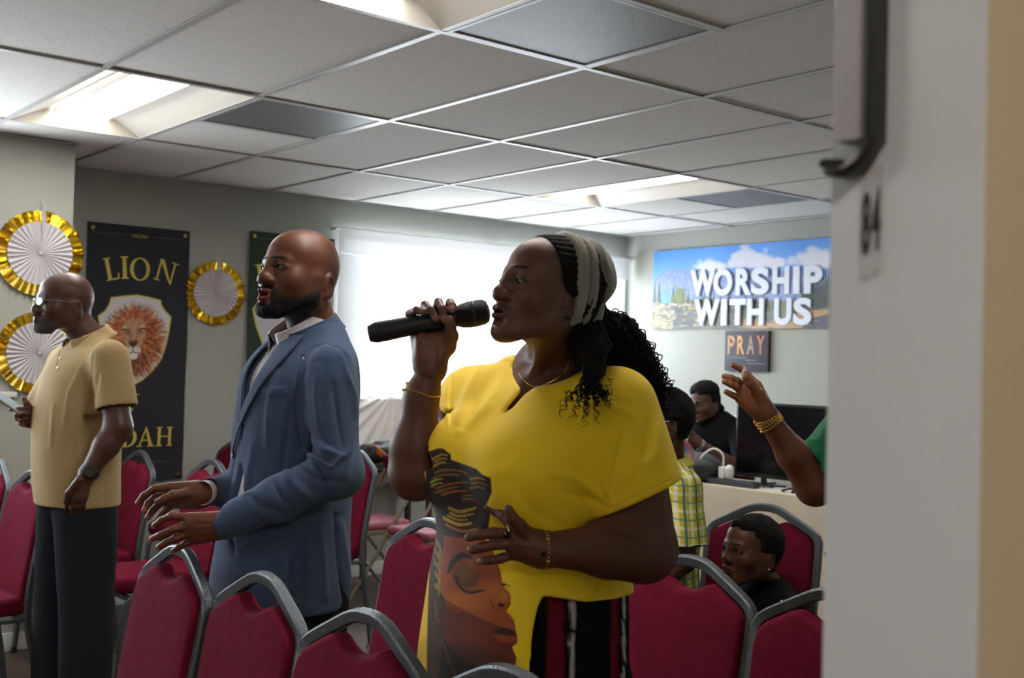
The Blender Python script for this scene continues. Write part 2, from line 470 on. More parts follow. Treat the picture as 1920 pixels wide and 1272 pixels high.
def wall_y(name, X0, X1, y0, y1, z0, z1, hole=None, m=paint_wall):
    b = MB()
    if hole:
        a, c, e, f = hole
        b.box(X0, a, y0, y1, z0, z1); b.box(c, X1, y0, y1, z0, z1); b.box(a, c, y0, y1, z0, e); b.box(a, c, y0, y1, f, z1)
    else: b.box(X0, X1, y0, y1, z0, z1)
    return struct(b.build(name, m))
W1 = (3.79, 6.33, 1.19, 2.265)
wall_y('wall_back', XP-.1, XR+.15, YF, YF+.15, 0, CEIL+.15, W1)
b = MB(); b.box(XL, -.85, YP, YP+.15, 0, CEIL+.15); b.box(-.85, 1.49, YP, YP+.15, 0, 1.2); b.box(-.85, 1.49, YP, YP+.15, 2.27, CEIL+.15)
b.box(1.49, XP, YP, YP+.15, 0, CEIL+.15); b.box(XP-.12, XP, YP+.15, YF, 0, CEIL+.15); struct(b.build('wall_back_left', paint_wall))
b = MB(); b.box(XR, XR+.15, YN, YF+.15, 0, CEIL+.15); struct(b.build('wall_right', paint_wall))
b = MB(); b.box(XL-.15, XL, -1.7, YP+.15, 0, CEIL+.15); struct(b.build('wall_left', paint_wall))
# near wall with the doorway the photograph is taken through; its hall side is beige
hall_paint = mat('hall_paint', hexc('c4b296'), .7, bump=('noise', 120, .1))
JX = .70
b = MB(); b.box(JX+.002, XR+.15, .371, YN-.004, 0, CEIL+.15); b.box(XL, -.9, .375, YN-.004, 0, CEIL+.15); b.box(-.9, JX+.002, .375, YN-.004, 2.08, CEIL+.15)
me = b.mesh(); me.materials.append(paint_wall); me.materials.append(hall_paint)
for p in me.polygons:
    p.material_index = 1 if p.normal.y < -.5 else 0
o = bpy.data.objects.new('wall_front', me); COL.objects.link(o); struct(o)
jamb_m = mat('gloss_white_paint', hexc('d9dcdd'), .3, spec=.6, bump=('noise', 14, .05), coat=.3)
b = MB(); b.box(JX-.0, JX+.003, .3705, YN+.003, 0, 2.08); struct(b.build('door_1', jamb_m))
b = MB(); b.box(-.93, -.9, .365, YN+.004, 0, 2.08); b.box(-.9, JX, .365, YN+.004, 2.08, 2.11); struct(b.build('trim_1', jamb_m))

# hall behind the camera
b = MB(); b.box(XL, 3.2, -1.7, -1.6, 0, CEIL+.15); b.box(3.1, 3.2, -1.6, .375, 0, CEIL+.15); struct(b.build('wall_hall', hall_paint))

# floor: dark wood planks
fm = mat('floor_planks', hexc('4a3d36'), .45)
nt = fm.node_tree; N = nt.nodes; L = nt.links; bs = N['Principled BSDF']
tc = N.new('ShaderNodeTexCoord'); br = N.new('ShaderNodeTexBrick'); br.inputs['Scale'].default_value = 1
br.inputs['Brick Width'].default_value = 1.2; br.inputs['Row Height'].default_value = .14; br.inputs['Mortar Size'].default_value = .0015
br.inputs['Color1'].default_value = (*hexc('5a4a40'), 1); br.inputs['Color2'].default_value = (*hexc('43372f'), 1); br.inputs['Mortar'].default_value = (*hexc('1c1714'), 1)
L.new(tc.outputs['Object'], br.inputs['Vector'])
mp = N.new('ShaderNodeMapping'); mp.inputs['Scale'].default_value = (2.5, 30, 1); L.new(tc.outputs['Object'], mp.inputs[0])
ns = N.new('ShaderNodeTexNoise'); ns.inputs['Scale'].default_value = 1.3; ns.inputs['Detail'].default_value = 6; L.new(mp.outputs[0], ns.inputs['Vector'])
mr = N.new('ShaderNodeMapRange'); mr.inputs[1].default_value = .3; mr.inputs[2].default_value = .7; mr.inputs[3].default_value = .7; mr.inputs[4].default_value = 1.3; L.new(ns.outputs[0], mr.inputs[0])
sc_ = N.new('ShaderNodeVectorMath'); sc_.operation = 'SCALE'; L.new(br.outputs['Color'], sc_.inputs[0]); L.new(mr.outputs[0], sc_.inputs['Scale']); L.new(sc_.outputs[0], bs.inputs['Base Color'])
b = MB(); b.box(XL-.15, XR+.15, -1.7, YF+.15, -.1, 0); struct(b.build('floor', fm))

# ceiling: lay-in tiles on a metal grid
tm = mat('ceiling_tile', hexc('dedbd6'), .9, spec=.1)
nt = tm.node_tree; N = nt.nodes; L = nt.links; bs = N['Principled BSDF']
tc = N.new('ShaderNodeTexCoord')
vo = N.new('ShaderNodeTexVoronoi'); vo.inputs['Scale'].default_value = 130; L.new(tc.outputs['Object'], vo.inputs['Vector'])
r1 = N.new('ShaderNodeMapRange'); r1.inputs[1].default_value = .15; r1.inputs[2].default_value = .26; r1.inputs[3].default_value = .35; r1.inputs[4].default_value = 1; L.new(vo.outputs['Distance'], r1.inputs[0])
nz_ = N.new('ShaderNodeTexNoise'); nz_.inputs['Scale'].default_value = 45; nz_.inputs['Detail'].default_value = 3; L.new(tc.outputs['Object'], nz_.inputs['Vector'])
r2 = N.new('ShaderNodeMapRange'); r2.inputs[1].default_value = .45; r2.inputs[2].default_value = .54; r2.inputs[3].default_value = 0; r2.inputs[4].default_value = 1; L.new(nz_.outputs[0], r2.inputs[0])
mm = N.new('ShaderNodeMath'); mm.operation = 'MAXIMUM'; L.new(r1.outputs[0], mm.inputs[0]); L.new(r2.outputs[0], mm.inputs[1])
sc_ = N.new('ShaderNodeVectorMath'); sc_.operation = 'SCALE'; sc_.inputs[0].default_value = hexc('dedbd6'); L.new(mm.outputs[0], sc_.inputs['Scale']); L.new(sc_.outputs[0], bs.inputs['Base Color'])
bp = N.new('ShaderNodeBump'); bp.inputs['Strength'].default_value = .4; bp.inputs['Distance'].default_value = .002; L.new(mm.outputs[0], bp.inputs['Height']); L.new(bp.outputs[0], bs.inputs['Normal'])
TROFF = [(0, 1), (0, -1), (5, 1), (5, -1), (-5, 1), (-5, -1)]           # cells of the light fittings (X cell, Y cell); the one behind the jamb is added for its light
DIFF = [(1, 1, 0), (1, -1, 1), (6, 1, 0), (-4, 1, 0)]          # air diffusers: half cells
tiles = MB(); bars = MB()
rnd = random.Random(5)
ci0, ci1 = -8, 9; cj0, cj1 = -2, 3
def cell(i, j):
    return max(XL, GX+i*G), min(XR, GX+(i+1)*G), max(YN, GY+j*2*G), min(YF, GY+(j+1)*2*G)
for i in range(ci0, ci1):
    for j in range(cj0, cj1):
        x0, x1, y0, y1 = cell(i, j)
        if x1-x0 < .02 or y1-y0 < .02 or (i, j) in TROFF: continue
        hs = [(y0, y1)]
        for di, dj, hf in DIFF:
            if (di, dj) == (i, j):
                ym = GY+(2*dj+1)*G; hs = [(ym, y1)] if hf == 0 else [(y0, ym)]
        for a, c in hs:
            dz = rnd.uniform(0, .004)
            tiles.box(x0+.004, x1-.004, a+.004, c-.004, CEIL+.004+dz, CEIL+.02+dz)
struct(tiles.build('ceiling', tm))
b = MB(); b.box(XL-.15, XR+.15, -1.7, YF+.15, CEIL+.26, CEIL+.3)
b.box(XL, 3.1, -1.6, .375, CEIL, CEIL+.02)
b.box(XL-.15, XR+.15, YF+.1, YF+.15, CEIL+.15, CEIL+.26); b.box(XL-.15, XL-.05, -1.7, YF+.15, CEIL+.15, CEIL+.26); b.box(XR+.05, XR+.15, -1.7, YF+.15, CEIL+.15, CEIL+.26); b.box(XL-.15, XR+.15, -1.7, -1.6, CEIL+.15, CEIL+.26)
struct(b.build('ceiling_slab', mat('ceiling_void', hexc('6c6a66'), .9)))
t_ = .012
for i in range(ci0, ci1+1):
    x = GX+i*G
    if XL < x < XR: bars.box(x-t_, x+t_, YN, YF, CEIL-.001, CEIL+.003); bars.box(x-.002, x+.002, YN, YF, CEIL+.003, CEIL+.04)
for j in range(cj0, cj1+1):
    y = GY+j*2*G
    if YN < y < YF: bars.box(XL, XR, y-t_, y+t_, CEIL-.002, CEIL+.002)
for di, dj, hf in DIFF:
    y = GY+(2*dj+1)*G; bars.box(GX+di*G, GX+(di+1)*G, y-t_, y+t_, CEIL-.0015, CEIL+.003)
for y0, y1, x0, x1 in ((YF-.02, YF, XP, XR), (YN, YF, XR-.02, XR), (YP-.02, YP, XL, XP), (YP-.02, YF, XP, XP+.02)):
    bars.box(x0, x1, y0, y1, CEIL-.003, CEIL+.001)
struct(bars.build('trim_2', mat('grid_metal', hexc('bcbcba'), .35, metal=.0)))

# light fittings
refl = mat('reflector_white', hexc('d9d5cc'), .45); lens = mat('lamp_lens', (1, 1, 1), .5, emit=((1.0, .94, .86), 20.0)); basket = mat('lamp_basket', hexc('ddd8cf'), .5)
def troffer(label, i, j):
    x0, x1, y0, y1 = GX+i*G, GX+(i+1)*G, GY+j*2*G, GY+(j+1)*2*G
    x0 += .012; x1 -= .012; y0 += .012; y1 -= .012; h = .085; c = (x0+x1)/2
    t = thing('ceiling_light', label, 'ceiling light', ((x0+x1)/2, (y0+y1)/2, CEIL), group='recessed fluorescent lights in the ceiling')
    xa, xb, ya, yb = c-.115, c+.115, y0+.05, y1-.05; z0, z1 = CEIL, CEIL+h
    bm_ = MB(); V = [(x0, y0, z0), (x1, y0, z0), (x1, y1, z0), (x0, y1, z0), (xa, ya, z1), (xb, ya, z1), (xb, yb, z1), (xa, yb, z1)]
    V2 = [(x, y, z+.012) for x, y, z in V]
    F = [(0, 4, 5, 1), (1, 5, 6, 2), (2, 6, 7, 3), (3, 7, 4, 0)]
    bm_.add(V+V2, F+[tuple(8+k for k in q[::-1]) for q in F]); bm_.build('reflector', refl, t)
    bm_ = MB(); bm_.sweep([(c, ya-.0, z1-.012), (c, yb+.0, z1-.012)], [(-.115, -.004), (-.08, -.02), (0, -.026), (.08, -.02), (.115, -.004), (.115, .01), (-.115, .01)]); bm_.build('lens', lens, t)
    bm_ = MB()
    for s in (-1, 1): bm_.bar((c+s*.118, ya, z1-.02), (c+s*.118, yb, z1-.02), .006, .024)
    bm_.build('lens_rail', basket, t)
labs = ['glowing recessed ceiling light nearest the left wall, at the top left', 'glowing recessed ceiling light cut off by the top edge of the photo', 'glowing recessed ceiling light nearest the landscape banner', 'added recessed ceiling light, unseen behind the door jamb', 'recessed ceiling light left of the photo, nearer the windows', 'recessed ceiling light left of the photo, nearer the doorway']
TROFF_L = [0, 1, 2, 3, 4, 5]
for k, (i, j) in enumerate(TROFF): troffer(labs[k], i, j)

# perforated air diffusers
dm = mat('perforated_metal', hexc('9a9894'), .45, metal=.3)
nt = dm.node_tree; N = nt.nodes; L = nt.links; bs = N['Principled BSDF']
tc = N.new('ShaderNodeTexCoord'); vo = N.new('ShaderNodeTexVoronoi'); vo.voronoi_dimensions = '2D'; vo.inputs['Scale'].default_value = 150; vo.inputs['Randomness'].default_value = 0
rt = N.new('ShaderNodeMapping'); rt.inputs['Rotation'].default_value = (0, 0, .78); L.new(tc.outputs['Object'], rt.inputs[0]); L.new(rt.outputs[0], vo.inputs['Vector'])
r1 = N.new('ShaderNodeMapRange'); r1.inputs[1].default_value = .28; r1.inputs[2].default_value = .4; L.new(vo.outputs['Distance'], r1.inputs[0])
mx = N.new('ShaderNodeMix'); mx.data_type = 'RGBA'; mx.inputs[6].default_value = (*hexc('2c2b2a'), 1); mx.inputs[7].default_value = (*hexc('8d8b88'), 1); L.new(r1.outputs[0], mx.inputs[0]); L.new(mx.outputs[2], bs.inputs['Base Color'])
dl = ['perforated metal air diffuser next to the top left ceiling light', 'large perforated metal air diffuser overhead at the top of the photo', 'perforated metal air diffuser right of the far ceiling light', 'perforated metal air diffuser out of sight on the left']
for k, (i, j, hf) in enumerate(DIFF):
    x0, x1 = GX+i*G+.012, GX+(i+1)*G-.012; y0 = GY+(2*j+hf)*G+.012; y1 = y0+G-.024
    t = thing('air_diffuser', dl[k], 'air vent', ((x0+x1)/2, (y0+y1)/2, CEIL), group='perforated air diffusers in the ceiling')
    bm_ = MB(); bm_.box(x0+.012, x1-.012, y0+.012, y1-.012, CEIL+.002, CEIL+.006); bm_.build('perforated_panel', dm, t)
    bm_ = MB(); cx, cy = (x0+x1)/2, (y0+y1)/2
    for s in (.09, .16): 
        bm_.box(cx-s, cx+s, cy-s, cy-s+.012, CEIL+.012, CEIL+.03); bm_.box(cx-s, cx+s, cy+s-.012, cy+s, CEIL+.012, CEIL+.03)
        bm_.box(cx-s, cx-s+.012, cy-s, cy+s, CEIL+.012, CEIL+.03); bm_.box(cx+s-.012, cx+s, cy-s, cy+s, CEIL+.012, CEIL+.03)
    bm_.build('deflector', mat('dark_metal', hexc('55534f'), .5, metal=.5), t)
    bm_ = MB(); bm_.sweep([(x0+.006, y0+.006, CEIL+.002), (x1-.006, y0+.006, CEIL+.002), (x1-.006, y1-.006, CEIL+.002), (x0+.006, y1-.006, CEIL+.002)], rect(.014, .008), closed=True); bm_.build('rim', mat('grid_metal'), t)

# baseboards and chair rails
def board(name, x0, x1, y0, y1, z0, z1): b = MB(); b.box(x0, x1, y0, y1, z0, z1); return struct(b.build(name, white_trim, bevel=.004))
board('baseboard_back', XP, XR, YF-.014, YF, 0, .085); board('baseboard_right', XR-.014, XR, YN, YF-.015, 0, .085)
board('baseboard_left', XL, XP+.014, YP-.014, YP, 0, .085); board('trim_3', XR-.022, XR, YN, YF, 1.015, 1.085)
board('trim_4', -.9, 1.6, YP-.03, YP, 1.205, 1.23)

# windows
def window(name, X0, X1, Z0, Z1, Y, trimc, cols, sheer=True):
    t = MB(); f = .045
    for a, c, e, g in ((X0, X1, Z0, Z0+f), (X0, X1, Z1-f, Z1), (X0, X0+f, Z0+f, Z1-f), (X1-f, X1, Z0+f, Z1-f)): t.box(a, c, Y+.06, Y+.1, e, g)
    for k in range(1, cols):
        x = X0+(X1-X0)*k/cols; t.box(x-.02, x+.02, Y+.065, Y+.095, Z0+f, Z1-f)
    o = struct(t.build(name, trimc))
    g = MB(); g.box(X0+f, X1-f, Y+.078, Y+.082, Z0+f, Z1-f); g.build('pane', glass, o)
    s = MB(); s.box(X0-.0, X1+.0, Y-.03, Y+.06, Z0-.022, Z0); s.build('window_sill', white_trim, o)
    return o
glass = bpy.data.materials.new('clear_glass'); glass.use_nodes = True; nt = glass.node_tree; nt.nodes.clear()
ou = nt.nodes.new('ShaderNodeOutputMaterial'); tr = nt.nodes.new('ShaderNodeBsdfTransparent'); gl = nt.nodes.new('ShaderNodeBsdfGlossy'); gl.inputs['Roughness'].default_value = .02
mi = nt.nodes.new('ShaderNodeMixShader'); mi.inputs[0].default_value = .05; nt.links.new(tr.outputs[0], mi.inputs[1]); nt.links.new(gl.outputs[0], mi.inputs[2]); nt.links.new(mi.outputs[0], ou.inputs[0])
window('window_1', *W1[:2], W1[2], W1[3], YF, white_trim, 2)
window('window_2', -.85, 1.49, 1.2, 2.27, YP, mat('pale_blue_trim', hexc('b4c6cf'), .5), 3)

def sheer_mat(name, tr_fac, col, dif=.45):
    m = bpy.data.materials.new(name); m.use_nodes = True; nt = m.node_tree; nt.nodes.clear()
    ou = nt.nodes.new('ShaderNodeOutputMaterial'); t = nt.nodes.new('ShaderNodeBsdfTransparent'); tl = nt.nodes.new('ShaderNodeBsdfTranslucent'); df = nt.nodes.new('ShaderNodeBsdfDiffuse')
    tl.inputs[0].default_value = (*col, 1); df.inputs[0].default_value = (*col, 1)
    a = nt.nodes.new('ShaderNodeMixShader'); a.inputs[0].default_value = dif; nt.links.new(tl.outputs[0], a.inputs[1]); nt.links.new(df.outputs[0], a.inputs[2])
    b = nt.nodes.new('ShaderNodeMixShader'); b.inputs[0].default_value = 1-tr_fac; nt.links.new(t.outputs[0], b.inputs[1]); nt.links.new(a.outputs[0], b.inputs[2]); nt.links.new(b.outputs[0], ou.inputs[0])
    MATS[name] = m; return m
# white cloth hung over the window: a band along the top and down the left side, thin sheer below
def drape(name, label, X0, X1, z0, z1, Y, m, amp, freq, cat='curtain', nx=160):
    V = []; F = []; nz = 6
    for j in range(nz+1):
        for i in range(nx+1):
            x = X0+(X1-X0)*i/nx; z = z0+(z1-z0)*j/nz
            V.append((x, Y+amp*math.sin(freq*x+.6*math.sin(3*x))*(1.1-j/nz*.8), z))
    for j in range(nz):
        for i in range(nx): a = j*(nx+1)+i; F.append((a, a+1, a+nx+2, a+nx+1))
    b = MB(); b.add(V, F); o = b.build(name, m, smooth=True); return tag(o, label, cat)
sheer = sheer_mat('sheer_cloth', .55, (.93, .95, .97))
drape('sheer_curtain', 'thin white sheer curtain glowing across the wide window', W1[0]-.02, W1[1]+.02, 1.16, 2.22, YF-.05, sheer, .012, 38)
dense = sheer_mat('white_cloth', .015, (.86, .87, .88), .92)
drape('curtain_valance', 'white cloth valance along the top of the wide window', W1[0]-.07, W1[1]+.03, 2.1, 2.275, YF-.075, dense, .006, 19, 'valance')
drape('curtain_side_panel', 'narrow white cloth strip down the left side of the wide window', W1[0]-.07, W1[0]+.10, 1.17, 2.1, YF-.075, dense, .006, 30)
b = MB(); b.tube([(W1[0]-.09, YF-.06, 2.262), (W1[1]+.05, YF-.06, 2.262)], .007)
for x in (W1[0]-.08, 5.0, W1[1]+.04): b.bar((x, YF-.06, 2.262), (x, YF, 2.262), .01, .02)
tag(b.build('curtain_rod', white_trim, smooth=True), 'thin white curtain rod holding the valance above the wide window', 'curtain rod')

# gathered white cloth hanging below the sill
def fanned():
    V = []; F = []; n = 320; k = 80; X0, X1 = 3.70, 5.6; ax_, az_ = 4.20, 1.235
    for j in range(k+1):
        for i in range(n+1):
            x = X0+(X1-X0)*i/n; z = 1.168-.56*j/k; r = math.hypot(x-ax_, z-az_); th = math.atan2(x-ax_, az_-z)
            V.append((x, YF-.055-.05*min(1, r/.5)*math.cos(min(1.4, abs(th)))-.014*min(1, r/.3)*math.sin(th*26), z-.02*math.sin(th*17)*(j == k)))
    for j in range(k):
        for i in range(n): a = j*(n+1)+i; F.append((a, a+n+1, a+n+2, a+1))
    b = MB(); b.add(V, F); return b
o = fanned().build('gathered_cloth', mat('gathered_white', hexc('e6e4e0'), .8), smooth=True)
md = o.modifiers.new('s', 'SOLIDIFY'); md.thickness = .002
tag(o, 'white gathered cloth fanning down from the sill of the wide window', 'cloth')

# pole with crossarm outside
pp = onY(872, 650, 14.0)
b = MB(); b.tube([(pp[0], 14, -1), (pp[0], 14, pp[2]+.12)], .06)
b.bar((pp[0]-.15, 14, pp[2]-.02), (pp[0]+1.0, 14, pp[2]+.06), .05, .14)
for k in range(8): b.lathe([(.03, 0), (.045, .05), (.02, .1)], (pp[0]+.15+k*.11, 14, pp[2]+.06), n=8)
tag(b.build('utility_pole', mat('weathered_pole', hexc('383a39'), .8), smooth=True), 'pale utility pole with a crossarm seen outside through the window', 'pole')

# hall lamp, an ordinary ceiling globe behind the camera
t = thing('hall_ceiling_light', 'round warm hall light behind the doorway', 'ceiling light', (-.1, -.8, CEIL))
b = MB(); b.lathe([(.13, 0), (.15, -.03), (.12, -.07), (.02, -.09)], (-.1, -.8, CEIL), n=32); b.build('shade', mat('globe', (1, 1, 1), .5, emit=((1, .95, .88), 85)), t, smooth=True)
b = MB(); b.lathe([(.16, .0), (.16, -.012), (.15, -.012)], (-.1, -.8, CEIL), n=32); b.build('rim', mat('grid_metal'), t)
# ------------------------------------------------------------------ banquet chairs (face -Y in their own frame)
maroon = mat('maroon_cloth', hexc('6a142b'), .95, bump=('weave', 260, .25), var=(35, .12))
hammer = mat('hammertone_grey', hexc('5c6268'), .33, metal=.55, bump=('voronoi', 400, .3), var=(420, .35))
blackp = mat('black_plastic', hexc('17171a'), .45)
def sym(p): return p+[(-x, y) for x, y in p[::-1]]
def chair_proto(label):
    t = thing('banquet_chair', label, 'chair', group=None)
    LEAN = .17                       # recline of the back
    def bk(x, z, y=0.):              # point on the back plane; back bottom at y=.19
        return (x, .185+y+(z-.46)*LEAN, z)
    # outer frame: rear legs continue up round the crown
    prof = [(.200, .46), (.203, .80), (.2005, .838), (.184, .864), (.122, .898), (.062, .929), (.03, .938), (0, .940)]
    P = [(.207, .25, 0.0), (.203, .215, .26)]+[bk(x, z) for x, z in prof]
    path = P+[(-x, y, z) for x, y, z in P[-2::-1]]
    pts = [np.array(q) for q in spline(path, 5)]
    for _ in range(3): pts = [pts[0]]+[(pts[i-1]+2*pts[i]+pts[i+1])/4 for i in range(1, len(pts)-1)]+[pts[-1]]
    b = MB(); b.sweep(pts, rect(.027, .024, .004), up=(0, 1, .12)); b.build('back_frame', hammer, t, smooth=True, loc=True)
    # cushion, with the hand hole notch
    h = .005; S = Solid((-.215, -.045, .44), (.215, .045, .945), h)
    pol = [(.190, .47), (.193, .80), (.186, .834), (.170, .853), (.105, .889), (.082, .897), (.066, .892), (.048, .882), (.024, .873), (0, .871)]
    pol = pol+[(-x, z) for x, z in pol[-2::-1]]
    def f(P):
        d2 = dpoly(P[:, 0, :, 0], P[:, 0, :, 2], pol)[:, None, :]; r = .011; hh = .024
        a = np.maximum(d2+r, 0); c = np.maximum(np.abs(P[..., 1])-hh+r-.004*np.clip(-d2/.05, 0, 1), 0); return np.sqrt(a*a+c*c)-r+np.minimum(np.maximum(d2+r, np.abs(P[..., 1])-hh+r), 0)
    S.fn(f); V, Q = S.arrays(1)
    V[:, 1] += .180+(V[:, 2]-.46)*LEAN
    local('back_cushion', qmesh(V, Q), maroon, t, True)
    # seat
    S = Solid((-.225, -.25, .40), (.225, .21, .50), h)
    pol2 = [(.182, .19), (.186, .1), (.202, -.15), (.188, -.215), (.15, -.232), (0, -.238)]; pol2 = pol2+[(-x, y) for x, y in pol2[-2::-1]]
    def f2(P):
        d2 = dpoly(P[:, :, 0, 0], P[:, :, 0, 1], pol2)[:, :, None]; r = .024
        zc = np.abs(P[..., 2]-.452)-.034-.008*np.clip(-d2/.15, 0, 1)
        a = np.maximum(d2+r, 0); c = np.maximum(zc+r, 0); return np.sqrt(a*a+c*c)-r+np.minimum(np.maximum(d2+r, zc+r), 0)
    S.fn(f2); V, Q = S.arrays(1); local('seat', qmesh(V, Q), maroon, t, True)
    # front legs and rails, one bent tube each side
    for s in (-1, 1):
        b = MB(); b.sweep(spline([(s*.192, -.24, 0), (s*.188, -.215, .30), (s*.186, -.20, .375), (s*.186, -.155, .405), (s*.192, 0, .408), (s*.2, .19, .408)], 5), rect(.02, .022, .004), up=(1, 0, .01))
        b.build('leg', hammer, t, smooth=True, loc=True)
    for a_ in ((.19, -.19, .40, .02), (.2, .19, .40, .02), (.19, -.225, .18, .015)): b = MB(); b.bar((-a_[0], a_[1], a_[2]), a_[:3], a_[3], a_[3]); b.build('stretcher', hammer, t, loc=True)
    for x, y in ((-.192, -.24), (.192, -.24), (.207, .25), (-.207, .25)):
        b = MB(); b.lathe([(.012, 0), (.014, .004), (.0135, .025)], (x, y, 0), n=10); b.build('foot_cap', blackp, t, loc=True)
    return t
CROWN = np.array([0, .185+(.95-.46)*.17, .95])
def crown_at(x, y, rz):
    """transform of a chair whose crown stands over (x, y)"""
    c, s = math.cos(rz), math.sin(rz); oy = CROWN[1]; return (x+s*oy, y-c*oy, 0), rz
GR = 'maroon banquet chairs standing in rows'
CH = [
 (1.17, 2.69, -91, 'maroon chair just below the clapping hands of the man in the blue jacket'),
 (1.18, 2.26, -90, 'maroon chair in the front row, second from the clapping hands'),
 (1.17, 1.82, -88, 'maroon chair in the front row just left of the printed yellow top'),
 (1.14, 1.36, -86, 'grey chair crown barely showing at the bottom edge below the yellow top'),
 (2.18, 1.90, -90, 'large maroon banquet chair in front of the small child in black'),
 (2.13, 1.44, -90, 'maroon banquet chair cut off by the white door jamb at the bottom right'),
 (3.24, 2.50, -74, 'maroon banquet chair the small child sits on, in front of the cream table'),
 (3.00, 2.98, -92, 'maroon banquet chair mostly hidden behind the yellow plaid shirt'),
 (1.99, 2.77, -93, 'maroon banquet chair partly hidden behind the printed side of the yellow top'),
 (1.41, 4.68, -88, 'maroon banquet chair at the left edge beside the man in the tan polo'),
 (1.42, 5.20, -90, 'maroon banquet chair cut off by the left edge of the photo'),
 (2.13, 5.42, -90, 'maroon banquet chair behind the tan polo, in front of the black banner'),
 (2.25, 4.86, -88, 'maroon banquet chair behind the clapping hands'),
 (2.98, 6.05, -80, 'maroon banquet chair against the wall left of the blue jacket, farthest back'),
 (3.14, 5.04, -92, 'maroon banquet chair with a shiny frame right behind the blue jacket'),
]
first = None
for x, y, a, lab in CH:
    loc, rz = crown_at(x, y, R_(a))
    if first is None:
        first = chair_proto(lab); first['group'] = GR
        first.matrix_world = Matrix.Translation(Vector(loc)) @ Matrix.Rotation(rz, 4, 'Z')
    else: dup(first, loc, rz, lab, GR)
# ------------------------------------------------------------------ lettering
def glyph(ch):
    """serif capitals as polygons in a box about 1 high"""
    s = .055
    def serif(x0, x1, y): return [(x0, y), (x1, y), (x1, y+s), (x0, y+s)]
    def ring(cx, cy, a, b, ta, tb, a0=0, a1=2*PI, n=28, rot=0):
        out = []
        for k in range(n):
            t0 = a0+(a1-a0)*k/n; t1 = a0+(a1-a0)*(k+1)/n
            q = [(a*math.cos(t0), b*math.sin(t0)), (a*math.cos(t1), b*math.sin(t1)), ((a-ta)*math.cos(t1), (b-tb)*math.sin(t1)), ((a-ta)*math.cos(t0), (b-tb)*math.sin(t0))]
            out.append([(cx+x+rot*y, cy+y) for x, y in q])
        return out
    if ch == 'L': return .72, [[(.12, 0), (.30, 0), (.30, 1), (.12, 1)], serif(.03, .40, .945), serif(.03, .3, 0), [(.12, 0), (.66, 0), (.70, .28), (.64, .28), (.58, .07), (.12, .07)]]
    if ch == 'I': return .42, [[(.12, 0), (.30, 0), (.30, 1), (.12, 1)], serif(.03, .39, .945), serif(.03, .39, 0)]
    if ch == 'O': return .95, ring(.475, .5, .45, .52, .17, .06)
    if ch == 'N': return .95, [[(.10, 0), (.19, 0), (.19, 1), (.10, 1)], [(.76, -.02), (.84, -.02), (.84, 1), (.76, 1)], [(.06, 1), (.27, 1), (.84, -.02), (.66, .12)], serif(.0, .3, 0), serif(.64, .97, .945)]
    if ch == 'D': return .88, [[(.12, 0), (.30, 0), (.30, 1), (.12, 1)], serif(.03, .35, .945), serif(.03, .35, 0)]+ring(.30, .5, .53, .5, .18, .06, -PI/2, PI/2, 18)
    if ch == 'A': return .92, [[(.10, 0), (.18, 0), (.50, .9), (.46, 1)], [(.42, 1), (.52, 1), (.86, 0), (.66, 0)], [(.22, .30), (.66, .30), (.66, .36), (.24, .36)], serif(.0, .28, 0), serif(.56, .94, 0)]
    if ch == 'H': return .98, [[(.12, 0), (.28, 0), (.28, 1), (.12, 1)], [(.70, 0), (.86, 0), (.86, 1), (.70, 1)], [(.2, .48), (.8, .48), (.8, .54), (.2, .54)], serif(.03, .37, 0), serif(.03, .37, .945), serif(.61, .95, 0), serif(.61, .95, .945)]
    if ch == 'J': return .5, [[(.20, .12), (.37, .12), (.37, 1), (.20, 1)], serif(.1, .47, .945)]+ring(.14, .12, .23, .2, .16, .1, -PI*.6, 0, 10)
    if ch == 'U': return .95, [[(.12, .3), (.29, .3), (.29, 1), (.12, 1)], [(.74, .3), (.82, .3), (.82, 1), (.74, 1)], serif(.03, .38, .945), serif(.65, .92, .945)]+ring(.47, .32, .35, .34, .13, .08, PI, 2*PI, 18)
    if ch == 'K': return .9, [[(.12, 0), (.30, 0), (.30, 1), (.12, 1)], serif(.03, .39, .945), serif(.03, .39, 0), [(.26, .42), (.32, .5), (.78, 1), (.70, 1)], [(.36, .58), (.5, .68), (.88, 0), (.66, 0)]]
    if ch == 'o': return .5, ring(.24, .3, .2, .3, .08, .05, 0, 2*PI, 20, .25)
    if ch == 'f': return .5, [[(.08, .5), (.5, .54), (.5, .59), (.08, .55)]]+[[(x0-.03*w, y0), (x0+.05*w, y0), (x1+.05*w, y1), (x1-.03*w, y1)] for (x0, y0), (x1, y1), w in
        [((-.02, -.25), (.14, -.02), .8), ((.14, -.02), (.26, .5), 1.2), ((.26, .5), (.36, .85), 1.2), ((.36, .85), (.48, .98), .9), ((.48, .98), (.58, .92), .8)]]
    return .4, []
def letter(b, ch, O, ex, ey, size, wide=1., h=.0016):
    wd, polys = glyph(ch)
    for p in polys:
        a = sum(p[i-1][0]*p[i][1]-p[i][0]*p[i-1][1] for i in range(len(p)))
        q = [(x*size*wide, y*size) for x, y in (p if a > 0 else p[::-1])]
        b.prism(q, O, ex, ey, h)

